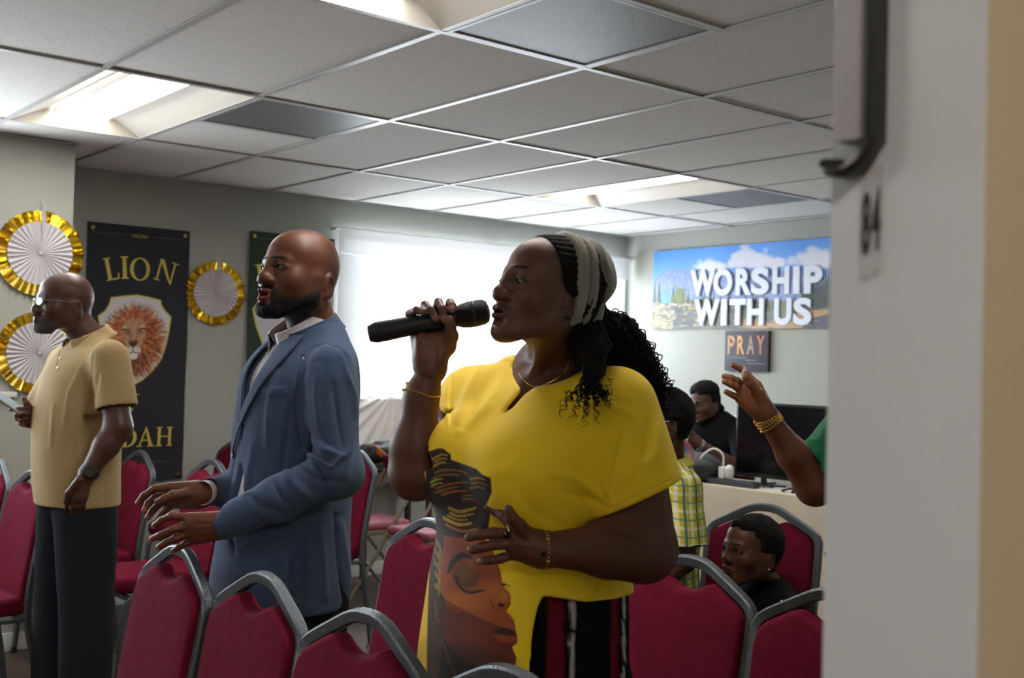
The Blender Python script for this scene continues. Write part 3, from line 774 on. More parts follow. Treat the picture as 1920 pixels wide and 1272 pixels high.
# ------------------------------------------------------------------ banners on the back wall
gold_ink = mat('gold_ink', hexc('c9b154'), .55)
def brass_eye(b, c, n): b.lathe([(.006, 0), (.012, .001), (.012, .0035), (.006, .004)], c, n, 14)
cloth_print = mat('printed_cloth', (1, 1, 1), .7, attr='Col', sheen=.1, bump=('noise', 240, .1))
BW, BH = .598, 1.458; BX, BZ = 2.143, 2.155
def lion_canvas():
    K = 430; cv = Canvas(K, int(K*BH/BW), (.085, .085, .13)); rn = random.Random(3); k = K/BW
    def P(x, y): return ((x-52)/473*BW*k, (y-38-.089*(x-52))*1.246e-3*k)
    def PL(pts): return [P(*p) for p in pts]
    sh = [(165, 380), (225, 374), (285, 372), (340, 384), (395, 400), (400, 425), (415, 450), (446, 482), (436, 560), (424, 620), (405, 680), (360, 735), (320, 768), (268, 796), (225, 748), (185, 680), (150, 600), (122, 520), (109, 462), (140, 440), (158, 410)]
    cv.poly(PL(sh), (.80, .70, .30), 1); c = (275, 575)
    cv.poly(PL([(c[0]+(x-c[0])*.955, c[1]+(y-c[1])*.965) for x, y in sh]), (.80, .80, .83), 1)
    # mane: layered strands out of the face
    cx, cy = 275, 560
    pal = [(.72, .35, .16), (.82, .45, .22), (.60, .27, .13), (.45, .2, .12), (.88, .58, .34), (.34, .17, .13)]
    for n, (r0, r1, w, cnt) in enumerate([(60, 1.0, 11, 620), (45, .85, 8, 560), (38, .66, 6, 420)]):
        for _ in range(cnt):
            a = rn.uniform(0, 2*PI); dx, dy = math.cos(a), math.sin(a)
            R = 146 if dy < 0 else 142+62*dy**2
            R *= (1-.12*abs(dx) if dy < 0 else 1); R *= rn.uniform(.82, 1.04)*r1
            x0, y0 = cx+dx*r0*.8, cy+dy*r0; x1, y1 = cx+dx*R, cy+dy*R
            sw = rn.uniform(-14, 14)+8*(1 if dy > 0 else 0)
            col = rn.choice(pal[:5] if dy < .45 else [pal[2], pal[3], pal[5], pal[0]])
            if dx > .8 and rn.random() < .3: col = pal[5]
            cv.line(PL([(x0, y0), ((x0+x1)/2-dy*sw, (y0+y1)/2+dx*sw), (x1, y1+6)]), w*.8, col, .8, .9)
    for _ in range(120):
        x = cx+rn.gauss(0, 26); cv.line(PL([(x, 655), (x+rn.uniform(-6, 6), 700), (x+rn.uniform(-8, 8), 735+rn.uniform(-15, 22)-abs(x-cx)*.3)]), 5, rn.choice([(.3, .17, .15), (.22, .14, .14), (.5, .26, .16)]), .8, .9)
    for _ in range(1500):      # fine hairs over the mane
        a = rn.uniform(0, 2*PI); dx, dy = math.cos(a), math.sin(a); R = (140 if dy < 0 else 136+58*dy**2)*rn.uniform(.35, .98); l = rn.uniform(12, 34)
        x0, y0 = cx+dx*R, cy+dy*R; sw = rn.uniform(-7, 7); q = rn.random()
        col = (.92, .66, .42) if q < .3 else ((.30, .14, .10) if q < .6 else (.70, .34, .15))
        cv.line(PL([(x0, y0), (x0+dx*l*.5-dy*sw, y0+dy*l*.5+dx*sw), (x0+dx*l-dy*sw*.4, y0+dy*l+4)]), 3.2, col, .55, .7)
    # face
    F = [(238, 492), (262, 478), (285, 480), (312, 488), (330, 520), (326, 560), (312, 600), (306, 640), (292, 664), (276, 670), (258, 664), (246, 640), (240, 600), (222, 560), (220, 520)]
    cv.poly(PL(F), (.74, .55, .44), 3)
    for _ in range(320):
        x, y = rn.uniform(222, 328), rn.uniform(485, 600)
        cv.line(PL([(x, y), (x+(x-275)*.06, y-rn.uniform(8, 16))]), 3, rn.choice([(.85, .68, .56), (.62, .4, .3), (.80, .60, .48), (.55, .33, .25)]), .5, .6)
    for s in (-1, 1):
        cv.line(PL([(275+s*9, 600), (275+s*14, 560), (275+s*22, 530)]), 6, (.48, .29, .22), .7)
        cv.line(PL([(275+s*52, 532), (275+s*38, 528), (275+s*22, 540)]), 7, (.22, .13, .12), .9)
        cv.ell(*P(275+s*32, 541), 8*.9, 5, (.80, .62, .25), .3); cv.ell(*P(275+s*32, 541), 3.4, 3.4, (.06, .05, .06), .3)
        cv.line(PL([(275+s*46, 545), (275+s*32, 550), (275+s*20, 552)]), 3, (.2, .12, .1), .8)
        cv.ell(*P(275+s*17, 630), 17, 16, (.86, .82, .80), .4); cv.ell(*P(275+s*38, 520), 10, 6, (.88, .74, .62), .5, .7)
        for q in range(3): cv.ell(*P(275+s*(14+6*q), 624+5*q), 1.3, 1.3, (.3, .2, .2), .4)
    cv.ell(*P(276, 655), 18, 13, (.88, .86, .85), .4)
    cv.poly(PL([(252, 588), (275, 582), (298, 588), (288, 604), (275, 612), (262, 604)]), (.20, .13, .15), 1.5); cv.ell(*P(275, 590), 12, 3, (.5, .34, .32), .5)
    cv.line(PL([(275, 610), (275, 632)]), 3, (.18, .12, .12)); cv.line(PL([(250, 640), (262, 640), (275, 633), (288, 640), (302, 640)]), 3.4, (.18, .12, .12))
    # rules and ornament
    for y, x0, x1 in ((82, 70, 245), (82, 350, 508), (1120, 70, 470)):
        yy = lambda x: y+.089*(x-52)*(1 if y < 500 else .2)
        cv.line([(P(x0, 0)[0], (y-38)*1.246e-3*k), (P(x1, 0)[0], (y-38)*1.246e-3*k)], 1.3, (.62, .58, .42), .8)
    x0 = K*.5; yb = (79-38)*1.246e-3*k+4
    for dx in (-26, -13, 0, 13, 26):
        r = 11 if dx == 0 else 8; q = [(x0+dx-r, yb), (x0+dx, yb-r*.8), (x0+dx+r, yb), (x0+dx, yb+r*.8)]; cv.line(q+[q[0]], 1.8, (.80, .70, .33))
    return cv
def place_banner(name, label, X0, Z0, cv, lets, wob, th=.0015):
    t = thing(name, label, 'banner', (X0+BW/2, YF-.01, Z0-BH))
    O = (X0, YF-.02, Z0); me = sheet(cv, O, (1, 0, 0), (0, 0, -1), BW, BH, wob, 300, 730); link('cloth', me, cloth_print, t, True)
    return t
def wob1(u, v): return .004*np.sin(5*u+7*v)+.003*np.sin(17*v-6*u)+.006*v*np.sin(9*u+1)
cvl = lion_canvas()
ban = place_banner('lion_banner', 'black hanging banner with a lion head on a white shield and gold letters', BX, BZ, cvl, None, wob1)
def lettering(parent, items, X0, Z0, wob, m=gold_ink, name='letter'):
    for ch, x, y, size, ang, wide in items:      # x, y of the letter's lower left corner in metres from the top left of the cloth
        b = MB(); c, s = math.cos(ang), math.sin(ang); w_ = float(wob(x/BW, y/BH))
        letter(b, ch, (X0+x, YF-.0215+w_-.001, Z0-y), (c, 0, s), (-s, 0, c), size, wide, -.0018+.004*0)
        me = b.mesh(); V = np.array([v.co[:] for v in me.vertices])
        wv = wob((V[:, 0]-X0)/BW, (Z0-V[:, 2])/BH); base = V[:, 1]-(YF-.0215+w_-.001)
        for v, q, bb in zip(me.vertices, wv, base): v.co.y = YF-.0205-float(q)-.0008-(.0016 if bb != 0 else 0)
        link(name, me, m, parent)
def cpx(x, y): return ((x-52)/473*BW, (y-38-.089*(x-52))*1.246e-3)
items = []
for ch, x, y, sz, a, wd in [('L', 140, 308, .128, R_(13), .92), ('I', 204, 299, .128, R_(4), 1.0), ('O', 243, 303, .128, 0, 1.05), ('N', 357, 302, .128, R_(-14), 1.0),
                            ('o', 226, 900, .085, 0, 1.0), ('f', 262, 903, .098, 0, 1.0)]:
    X, Y = cpx(x, y); items.append((ch, X, Y, sz, a, wd))
xs = .06
for ch, x in zip('JUDAH', (.066, .118, .225, .316, .424)): items.append((ch, x, 1.262, .112, 0, .98))
lettering(ban, items, BX, BZ, wob1)
def eyes(t, X0, Z0):
    for x in (.03, BW-.03):
        for y in (.03, BH-.03):
            b = MB(); brass_eye(b, (X0+x, YF-.021, Z0-y), (0, -1, 0)); b.build('grommet', mat('brass', hexc('b08d57'), .3, metal=1), t, smooth=True)
eyes(ban, BX, BZ)
# green banner behind the blue jacket
GXB, GZB = 3.125, 2.195
def green_canvas():
    K = 300; cv = Canvas(K, int(K*BH/BW), (.085, .16, .115)); rn = random.Random(8)
    for _ in range(140):
        x, y = rn.uniform(0, K), rn.uniform(0, K*2.4); p = [(x, y)]
        for q in range(5): p.append((p[-1][0]+rn.uniform(-20, 22), p[-1][1]+rn.uniform(-14, 18)))
        cv.line(p, rn.uniform(1, 5), rn.choice([(.12, .22, .16), (.16, .26, .2), (.06, .12, .09)]), .5, .3)
    cv.line([(14, 20), (K-14, 20)], 1.2, (.6, .62, .55), .8)
    sh = [(40, 185), (90, 180), (150, 176), (210, 180), (262, 188), (270, 215), (284, 240), (272, 290), (255, 350), (215, 400), (150, 440), (92, 400), (52, 350), (28, 290), (16, 240), (32, 215)]
    sh = [(x, y*1.0) for x, y in sh]
    cv.poly(sh, (.78, .72, .28), 1); cv.poly([(150+(x-150)*.95, 300+(y-300)*.965) for x, y in sh], (.76, .76, .80), 1)
    return cv
def wob2(u, v): return .004*np.sin(6*u-5*v)+.003*np.sin(15*v+4*u)
gb = place_banner('green_banner', 'dark green marbled banner hanging behind the man in the blue jacket', GXB, GZB, green_canvas(), None, wob2)
BXs = BW
lettering(gb, [('K', .062, .335, .13, R_(13), 1.0)], GXB, GZB, wob2, mat('yellow_ink', hexc('d0c24c'), .55)); eyes(gb, GXB, GZB)

# ------------------------------------------------------------------ pleated paper and foil rosettes
gold_foil = mat('gold_foil', hexc('e8cd62'), .24, metal=1.0); white_paper = mat('white_paper', hexc('c6c2c6'), .8)
def rosette(label, X, Z, Y, r1, r2, seed, n=34):
    t = thing('foil_rosette', label, 'wall decoration', (X, Y, Z), group='white and gold pleated rosettes on the wall'); rn = random.Random(seed)
    def ring(ra, rb, amp_a, amp_b, y0, jit, steps):
        V = []; F = []; m_ = 2*n; js = [rn.uniform(-jit, jit) for _ in range(m_)]; jr = [rn.uniform(-.5, .5)*jit for _ in range(m_)]
        for s in range(steps+1):
            f = s/steps; r = ra+(rb-ra)*f
            for k in range(m_):
                a = 2*PI*k/m_+PI/2+js[k]*f*1.5; z = (amp_a+(amp_b-amp_a)*f)*(1 if k % 2 else -1)+jr[k]*.02*f
                rr = r*(1+(jr[k]*.05 if s == steps else 0)); V.append((X+rr*math.cos(a), Y-y0-z, Z+rr*math.sin(a)))
        for s in range(steps):
            for k in range(m_): a = s*m_+k; b_ = s*m_+(k+1) % m_; F.append((a, b_, b_+m_, a+m_))
        return V, F
    V, F = ring(.004, r1, .001, .0065, .024, .015, 4); b = MB(); b.add(V, F); b.build('paper_fan', white_paper, t)
    V, F = ring(r1*.86, r2, .006, .012, .019, .05, 3); b = MB(); b.add(V, F); b.build('foil_ring', gold_foil, t)
    b = MB(); b.lathe([(.001, 0), (.009, .0), (.007, .004), (.001, .005)], (X, Y-.026, Z), (0, -1, 0), 12); b.build('hub', white_paper, t, smooth=True)
    # paper seam standing out at the top with its hanging hook
    b = MB(); b.add([(X+.004, Y-.03, Z+.03), (X+.012, Y-.048, Z+r2*.8), (X+.004, Y-.052, Z+r2*1.12), (X-.004, Y-.028, Z+r2*1.12), (X-.001, Y-.028, Z+r2*.8),
                     (X+.006, Y-.03, Z+.03), (X+.014, Y-.048, Z+r2*.8), (X+.006, Y-.052, Z+r2*1.12), (X-.002, Y-.028, Z+r2*1.12), (X+.001, Y-.028, Z+r2*.8)],
                    [(0, 1, 2, 3, 4), (9, 8, 7, 6, 5), (0, 5, 6, 1), (1, 6, 7, 2), (2, 7, 8, 3), (3, 8, 9, 4), (4, 9, 5, 0)]); b.build('hanging_tab', white_paper, t)
    b = MB(); b.tube([(X+.002, Y-.03, Z+r2*1.1), (X+.003, Y-.03, Z+r2*1.2), (X-.004, Y-.02, Z+r2*1.25), (X-.008, Y-.012, Z+r2*1.2)], .0016, 6); b.build('hook', white_paper, t)
rosette('large gold-rimmed white rosette on the left wall, above the bald man', 1.686, 1.43+.468, YP, .152, .207, 1)
rosette('gold-rimmed white rosette low on the left wall, behind the bald man\'s face', 1.695, 1.43-.012, YP, .150, .198, 2)
rosette('gold-rimmed white rosette between the black and the green banner', 2.915, 1.43+.37, YF, .140, .190, 3)

# ------------------------------------------------------------------ landscape banner on the right wall
WY, WZ, WW, WH = 6.044, 2.315, 1.86, .605
def landscape():
    K = 620; H = int(K*WH/WW); cv = Canvas(K, H, (.40, .63, .90)); rn = random.Random(11); X, Y = cv.X, cv.Y
    g = Y/H; cv.a = np.stack([.34+.3*g, .58+.2*g, .90+.02*g], -1)
    def Q(x, y): return ((x-343)/1270*1.597/WW*K, (y-330+.062*(x-343))/565*H)     # photo crop to cloth
    def blob(cx, cy, w, h, col, cnt, s):
        for _ in range(cnt): 
            x, y = cx+rn.gauss(0, w), cy-abs(rn.gauss(0, h)); cv.ell(*Q(x, y), s*rn.uniform(.6, 1.3), s*rn.uniform(.5, 1), col, .5, .5)
    for cx, cy, w, h in ((1065, 400, 50, 40), (1100, 420, 90, 15), (790, 450, 45, 16), (1520, 400, 50, 35), (1560, 420, 60, 20), (1240, 420, 60, 12)): blob(cx, cy, w, h, (.83, .83, .88), 70, 11)
    mt = [(343, 560), (380, 500), (430, 470), (500, 458), (560, 455), (640, 462), (700, 450), (800, 470), (900, 480), (1000, 462), (1100, 450), (1240, 470), (1350, 460), (1480, 470), (1620, 500), (1620, 700), (343, 700)]
    cv.poly([Q(*p) for p in mt], (.50, .57, .76), 1.5)
    for _ in range(500):
        x, y = rn.uniform(360, 1500), rn.uniform(470, 620); l = rn.uniform(6, 26)
        cv.line([Q(x, y), Q(x+l*rn.uniform(-.4, .8), y+l)], rn.uniform(1, 4), rn.choice([(.72, .75, .86), (.44, .50, .72), (.50, .56, .78), (.80, .82, .90)]), .5, .6)
    cv.poly([Q(*p) for p in [(343, 690), (480, 690), (700, 660), (1000, 650), (1620, 660), (1620, 900), (343, 900)]], (.42, .42, .30), 3)
    cv.poly([Q(*p) for p in [(430, 600), (480, 600), (490, 700), (410, 700)]], (.36, .55, .86), 3)
    def tree(x, y, h, w, col):
        for q in range(9):
            f = q/8; yy = y-h+h*f; ww = w*(.12+.88*f)*rn.uniform(.8, 1.1); cv.poly([Q(x, yy-h*.13), Q(x-ww/2, yy+h*.06), Q(x+ww/2, yy+h*.06)], tuple(c*rn.uniform(.8, 1.15) for c in col), .8, .9)
    for _ in range(70): x = rn.uniform(480, 1620); tree(x, rn.uniform(690, 730), rn.uniform(50, 110), rn.uniform(18, 34), rn.choice([(.13, .18, .15), (.20, .25, .16), (.10, .15, .15)]))
    for x, y, h, w in ((400, 690, 130, 60), (360, 690, 150, 40), (515, 700, 120, 60), (545, 705, 110, 50), (590, 720, 120, 60)): tree(x, y, h, w, (.15, .22, .17))
    for x in range(1450, 1640, 18): tree(x, 690, 130+(x-1450)*.7, 60, (.15, .22, .18))
    for _ in range(40): cv.ell(*Q(rn.gauss(560, 30), rn.gauss(650, 25)), 6, 5, (.42, .46, .24), .4, .6)
    for _ in range(420):
        x, y = rn.uniform(343, 760), rn.uniform(700, 880); cv.ell(*Q(x, y), rn.uniform(3, 9), rn.uniform(1.5, 4), rn.choice([(.74, .68, .60), (.70, .66, .58), (.42, .38, .32), (.66, .58, .36), (.33, .34, .34)]), .4, .7)
    for _ in range(300):
        x, y = rn.uniform(520, 1250), rn.uniform(720, 890); cv.ell(*Q(x, y), rn.uniform(5, 14), rn.uniform(2, 5), rn.choice([(.22, .27, .24), (.32, .36, .38), (.26, .28, .36), (.40, .38, .28)]), .4, .6)
    cv.poly([Q(*p) for p in [(1240, 800), (1450, 720), (1620, 690), (1620, 730), (1500, 780), (1620, 860), (1620, 900), (1200, 880), (960, 800), (1080, 780)]], (.72, .55, .36), 3, .9)
    cv.poly([Q(*p) for p in [(1440, 790), (1540, 750), (1640, 720), (1640, 880), (1540, 850), (1460, 820)]], (.26, .26, .38), 2)
    cv.poly([Q(*p) for p in [(1440, 850), (1620, 880), (1620, 900), (1300, 900)]], (.24, .24, .34), 2)
    for _ in range(200):
        x, y = rn.uniform(1000, 1640), rn.uniform(760, 890); cv.line([Q(x, y), Q(x+rn.uniform(10, 40), y-4)], rn.uniform(1, 3), rn.choice([(.78, .62, .42), (.56, .42, .3), (.34, .34, .42), (.62, .56, .34)]), .6)
    return cv
wt = thing('landscape_banner', 'wide landscape banner reading worship with us in white letters on the right wall', 'banner', (XR-.01, WY-WW/2, WZ-WH))
def wobw(u, v): return .005*np.sin(8*u+2*v)+.003*np.sin(21*u)
me = sheet(landscape(), (XR-.016, WY, WZ), (0, -1, 0), (0, 0, -1), WW, WH, wobw, 520, 170); link('cloth', me, mat('vinyl_print', (1, 1, 1), .45, attr='Col'), wt, True)
def text_mesh(s, bold):
    cu = bpy.data.curves.new('t', 'FONT'); cu.body = s; cu.size = 1; cu.offset = bold; cu.extrude = 0; cu.resolution_u = 6
    o = bpy.data.objects.new('t', cu); COL.objects.link(o); bpy.context.view_layer.update()
    me = bpy.data.meshes.new_from_object(o.evaluated_get(bpy.context.evaluated_depsgraph_get())); bpy.data.objects.remove(o); bpy.data.curves.remove(cu); return me
def put_text(ch, bold, O, ex, ey, w, h, th, name, m, parent):
    """one glyph squeezed into a w x h box, raised th"""
    me = text_mesh(ch, bold); V = np.array([v.co[:] for v in me.vertices]); lo = V.min(0); hi = V.max(0)
    bm = bmesh.new(); bm.from_mesh(me); r = bmesh.ops.extrude_face_region(bm, geom=bm.faces[:])
    for g in r['geom']:
        if isinstance(g, bmesh.types.BMVert): g.co.z += th
    O, ex, ey = (Vector(q) for q in (O, ex, ey)); nz = ex.cross(ey)
    for v in bm.verts:
        a = (v.co.x-lo[0])/(hi[0]-lo[0])*w; c = (v.co.y-lo[1])/(hi[1]-lo[1])*h; v.co = O+ex*a+ey*c+nz*v.co.z
    bm.normal_update(); bm.to_mesh(me); bm.free(); me.shade_flat(); return link(name, me, m, parent)
white_ink = mat('white_ink', hexc('d5dbe6'), .5); shade_ink = mat('slate_ink', hexc('8890a8'), .5)
def cw(x, y):      # crop of the photo to the wall plane
    p = onX(1140+x/3.855, 390+y/3.855, XR-.03); return p[1], p[2]
def row(chars, tops, bots):
    for (ch, x0, x1) in chars:
        if ch == ' ': continue
        f = lambda x, a: a[0]+(a[1]-a[0])*(x-a[2])/(a[3]-a[2])
        ya, za = cw(x0, f(x0, bots)); yb, _ = cw(x1, f(x1, bots)); _, zt = cw((x0+x1)/2, f((x0+x1)/2, tops)); _, zb = cw((x0+x1)/2, f((x0+x1)/2, bots))
        put_text(ch, .045, (XR-.0245, ya-.008, zb-.003), (0, -1, 0), (0, 0, 1), abs(ya-yb), zt-zb, .001, 'letter_shadow', shade_ink, wt)
        put_text(ch, .045, (XR-.0262, ya, zb), (0, -1, 0), (0, 0, 1), abs(ya-yb), zt-zb, .0015, 'letter', white_ink, wt)
row([('W', 592, 770), ('O', 758, 892), ('R', 918, 1030), ('S', 1030, 1158), ('H', 1185, 1305), ('I', 1335, 1380), ('P', 1412, 1545)], (450, 414, 592, 1545), (640, 616, 592, 1545))
row([('W', 618, 800), ('I', 812, 852), ('T', 872, 990), ('H', 1000, 1120), ('U', 1195, 1320), ('S', 1336, 1465)], (662, 648, 618, 1465), (850, 848, 618, 1465))

# small dark canvas
pt = thing('canvas_print', 'small dark canvas print reading pray below the landscape banner', 'picture', (XR-.02, 5.15, 1.37))
p0 = onX(1360, 621, XR-.03); p1 = onX(1441, 626, XR-.03); p2 = onX(1354, 695, XR-.03)
eyv = (p1-p0); cwid = abs(p1[1]-p0[1]); chei = p0[2]-p2[2]-.0
b = MB(); b.box(XR-.032, XR, p0[1]-cwid, p0[1], p0[2]-chei, p0[2]); b.build('canvas', mat('dark_canvas', hexc('39353f'), .6), pt, bevel=.002)
warm = [hexc('b98f6a'), hexc('cf9d5f'), hexc('a98a72'), hexc('c47a55')]
for k, ch in enumerate('PRAY'):
    put_text(ch, .03, (XR-.033, p0[1]-cwid*(.07+.225*k), p0[2]-chei*.58), (0, -1, 0), (0, 0, 1), cwid*.17, chei*.46, .001, 'letter', mat('warm_ink_%d' % k, warm[k], .6, var=(60, .5)), pt)
b = MB(); rn = random.Random(4)
for y_, a, c in ((.66, .05, .5), (.72, .5, .75), (.80, .55, .92)):
    x = a
    while x < c: l = rn.uniform(.012, .03); b.box(XR-.0335, XR-.032, p0[1]-cwid*(x+l), p0[1]-cwid*x, p0[2]-chei*(y_+.018), p0[2]-chei*y_); x += l+.008
b.build('caption', mat('grey_ink', hexc('8e8a90'), .6), pt)

# ------------------------------------------------------------------ cream table at the right wall
cream = mat('cream_linen', hexc('c9bda6'), .9, bump=('weave', 240, .2), var=(9, .05)); cream_top = cream
TX0, TX1, TY0, TY1, TZ = 5.08, 5.52, 2.4, 4.66, .745
tt = thing('folding_table', 'long folding table under a cream cloth by the right wall', 'table', ((TX0+TX1)/2, (TY0+TY1)/2, 0))
b = MB(); b.box(TX0+.01, TX1-.01, TY0+.01, TY1-.01, TZ-.04, TZ-.004); b.build('tabletop', mat('grey_plastic', hexc('8d8d8a'), .5), tt, bevel=.004)
for x in (TX0+.1, TX1-.1):
    for y in (TY0+.2, TY1-.2): b = MB(); b.tube([(x, y, 0), (x, y, TZ-.04)], .014); b.build('leg', hammer, tt, smooth=True)
def cloth(x0, x1, y0, y1, z, drop):
    per = []; n = 46
    def edge(ax, ay, bx, by, n):
        for k in range(n): t = k/n; per.append((ax+(bx-ax)*t, ay+(by-ay)*t))
    edge(x0, y1, x0, y0, n*3); edge(x0, y0, x1, y0, n); edge(x1, y0, x1, y1, n*3); edge(x1, y1, x0, y1, n)
    N_ = len(per); cx, cy = (x0+x1)/2, (y0+y1)/2; V = []; F = []; lev = 9
    V += [(x, y, z) for x, y in per]
    for j in range(1, lev+1):
        f = j/lev; zz = z-.006-(drop-.006)*f
        for k, (x, y) in enumerate(per):
            dx = -1 if x == x0 else (1 if x == x1 else 0); dy = -1 if y == y0 else (1 if y == y1 else 0)
            o = .006+.03*f+.016*f*math.sin(k*.33+1.3*math.sin(k*.11)); V.append((x+dx*o, y+dy*o, zz))
    F.append(tuple(range(N_)))
    for j in range(lev):
        for k in range(N_): a = j*N_+k; c = j*N_+(k+1) % N_; F.append((a, a+N_, c+N_, c))
    b = MB(); b.add(V, F); return b
o = cloth(TX0, TX1, TY0, TY1, TZ, .70).build('tablecloth', cream, smooth=True); tag(o, 'cream linen cloth hanging over the long table by the right wall', 'tablecloth')

# monitor
mx0 = onX(1380, 893, 5.38)[1]; mz1 = onX(1380, 753, 5.38)[2]
mt_ = thing('monitor', 'large black screen standing on the cream table', 'screen', (5.38, 3.6, TZ))
b = MB(); b.box(5.37, 5.41, mx0-.98, mx0, TZ+.04, mz1); b.build('bezel', mat('screen_black', hexc('0c0c0f'), .3), mt_, bevel=.006)
b = MB(); b.box(5.3685, 5.3705, mx0-.965, mx0-.015, TZ+.065, mz1-.014); b.build('screen', mat('screen_glass', hexc('060608'), .18), mt_)
for y in (mx0-.2, mx0-.78): b = MB(); b.bar((5.30, y, TZ+.006), (5.49, y, TZ+.006), .03, .008, up=(0, 0, 1)); b.bar((5.39, y, TZ+.008), (5.39, y, TZ+.06), .03, .02, up=(1, 0, 0)); b.build('foot', blackp, mt_)
# power strip with white plugs
ps = onZ(1375, 905, TZ+.02); px_, py_ = ps[0], ps[1]
st = thing('power_strip', 'dark grey power strip on the cream table with plugs in it', 'power strip', (px_, py_, TZ))
b = MB(); b.box(px_-.03, px_+.03, py_-.17, py_+.17, TZ, TZ+.035); b.build('housing', mat('slate_plastic', hexc('3a3d46'), .4), st, bevel=.006)
b = MB()
for k in range(5): b.box(px_-.015, px_+.015, py_-.14+k*.06, py_-.11+k*.06, TZ+.035, TZ+.037)
b.build('sockets', blackp, st)
whitep = mat('white_plastic', hexc('dcdcd8'), .35)
for k, (dy, lab) in enumerate(((.075, 'white block charger plugged into the power strip'), (.03, 'white round plug beside the block charger on the power strip'))):
    t = thing('plug', lab, 'plug', (px_, py_+dy, TZ+.037)); 
    b = MB()
    if k == 0: b.box(px_-.02, px_+.02, py_+dy-.022, py_+dy+.022, TZ+.038, TZ+.105)
    else: b.lathe([(.018, 0), (.026, .02), (.026, .06), (.014, .08)], (px_, py_+dy, TZ+.038))
    b.build('body', whitep, t, bevel=.004)
    if k == 0:
        c0 = np.array([px_-.0, py_+dy, TZ+.106]); b = MB(); b.tube(spline([c0, c0+[-.01, .0, .07], c0+[-.03, .05, .10], c0+[-.05, .11, .06], c0+[-.06, .18, -.04], c0+[-.05, .27, -.098]], 8), .0065, 8); b.build('cable', whitep, t, smooth=True)
# loose black cables and papers on the table edge
rn = random.Random(2)
for k in range(5):
    y = py_-.22-.21*k; p = [(5.22+rn.uniform(-.03, .06), y+.12, TZ+.006)]
    for q in range(6): p.append((5.2+rn.uniform(-.05, .14), y+.1-q*.026+rn.uniform(-.03, .03), TZ+.006+rn.uniform(0, .012)))
    b = MB(); b.tube(spline(p, 6), .006, 7)
    tag(b.build('black_cable', blackp, smooth=True), ['tangled black cable nearest the power strip on the cream table', 'second tangled black cable from the power strip on the cream table', 'middle one of the tangled black cables on the cream table', 'tangled black cable on the cream table, last but one to the right', 'tangled black cable on the cream table nearest the door jamb'][k], 'cable', 'black cables on the cream table')
for k, (y, lab) in enumerate(((py_-.3, 'white sheet of paper under the cables, nearer the small power strip'), (py_-.62, 'white sheet of paper under the cables, right end of the cream table'))):
    b = MB(); b.box(5.16, 5.36, y-.13, y+.13, TZ+.0005, TZ+.002); tag(b.build('paper_sheet', white_paper), lab, 'paper')
# grey bag on the table in front of the seated man
bc = at(1300, 862, 6.80)
S = Solid(bc-[.26, .30, .2], bc+[.26, .3, .25], .01)
S.ell(bc+[0, 0, -.06], (.10, .18, .10), .03); S.ell(bc+[.0, .10, .03], (.07, .09, .09), .05); S.ell(bc+[-.02, -.1, -.03], (.09, .12, .07), .05); S.plane(bc+[0, 0, TZ+.004-bc[2]], (0, 0, -1))
V, Q = S.arrays(1); V += normals(V, Q)*(.012*noise3(V, 30, 3))[:, None]; V[:, 2] = np.maximum(V[:, 2], TZ+.004)
bg_ = thing('grey_bag', 'slouched dark grey bag on the cream table before the seated man', 'bag', (bc[0], bc[1], TZ))
link('body', qmesh(V, Q), mat('grey_nylon', hexc('3b3d42'), .7), bg_, True)
b = MB(); b.tube(spline([bc+[-.10, .06, .0], bc+[-.13, .02, .1], bc+[-.11, -.05, .1], bc+[-.1, -.1, .0]], 8), .006, 8); b.build('strap', mat('red_strap', hexc('b03434'), .6), bg_, smooth=True)

# ------------------------------------------------------------------ folding chairs by the window wall
mauve = mat('mauve_vinyl', hexc('9c5664'), .6, var=(20, .08)); beige_tube = mat('beige_tube', hexc('857a6c'), .4, metal=.3)
def fold_proto(label):
    t = thing('folding_chair', label, 'chair', group='padded metal folding chairs by the window')
    for s in (-1, 1):
        b = MB(); b.tube(spline([(s*.20, -.26, 0), (s*.205, .02, .42), (s*.20, .19, .68), (s*.19, .27, .82)], 6), .012, 8); b.build('frame_tube', beige_tube, t, smooth=True, loc=True)
        b = MB(); b.tube([(s*.175, .24, 0), (s*.18, -.12, .41)], .011, 8); b.build('leg', beige_tube, t, smooth=True, loc=True)
    b = MB(); b.tube([(-.2, -.2, .09), (.2, -.2, .09)], .008, 8); b.build('front_stretcher', beige_tube, t, smooth=True, loc=True)
    b = MB(); b.tube([(-.175, .19, .06), (.175, .19, .06)], .008, 8); b.build('rear_stretcher', beige_tube, t, smooth=True, loc=True)
    S = Solid((-.22, -.24, .38), (.22, .2, .50), .008); S.box((0, -.02, .455), (.195, .20, .026), .024, .0); V, Q = S.arrays(1); local('seat', qmesh(V, Q), mauve, t, True)
    b = MB(); b.box(-.2, .2, -.22, .18, .405, .432); b.build('seat_pan', beige_tube, t, loc=True, bevel=.006)
    S = Solid((-.23, .15, .60), (.23, .34, .88), .008); M = Matrix.Rotation(R_(-24), 3, 'X'); S.box((0, .245, .745), (.205, .022, .10), .02, .0, M=np.array(M)); V, Q = S.arrays(1); local('backrest', qmesh(V, Q), maroon, t, True)
    return t
f1 = fold_proto('padded folding chair with mauve seat by the window, nearer the camera'); f1.matrix_world = Matrix.Translation((3.80, 5.24, 0)) @ Matrix.Rotation(R_(-86), 4, 'Z')
dup(f1, (3.66, 5.74, 0), R_(-92), 'padded folding chair with mauve seat by the window, farther back beside the wall')
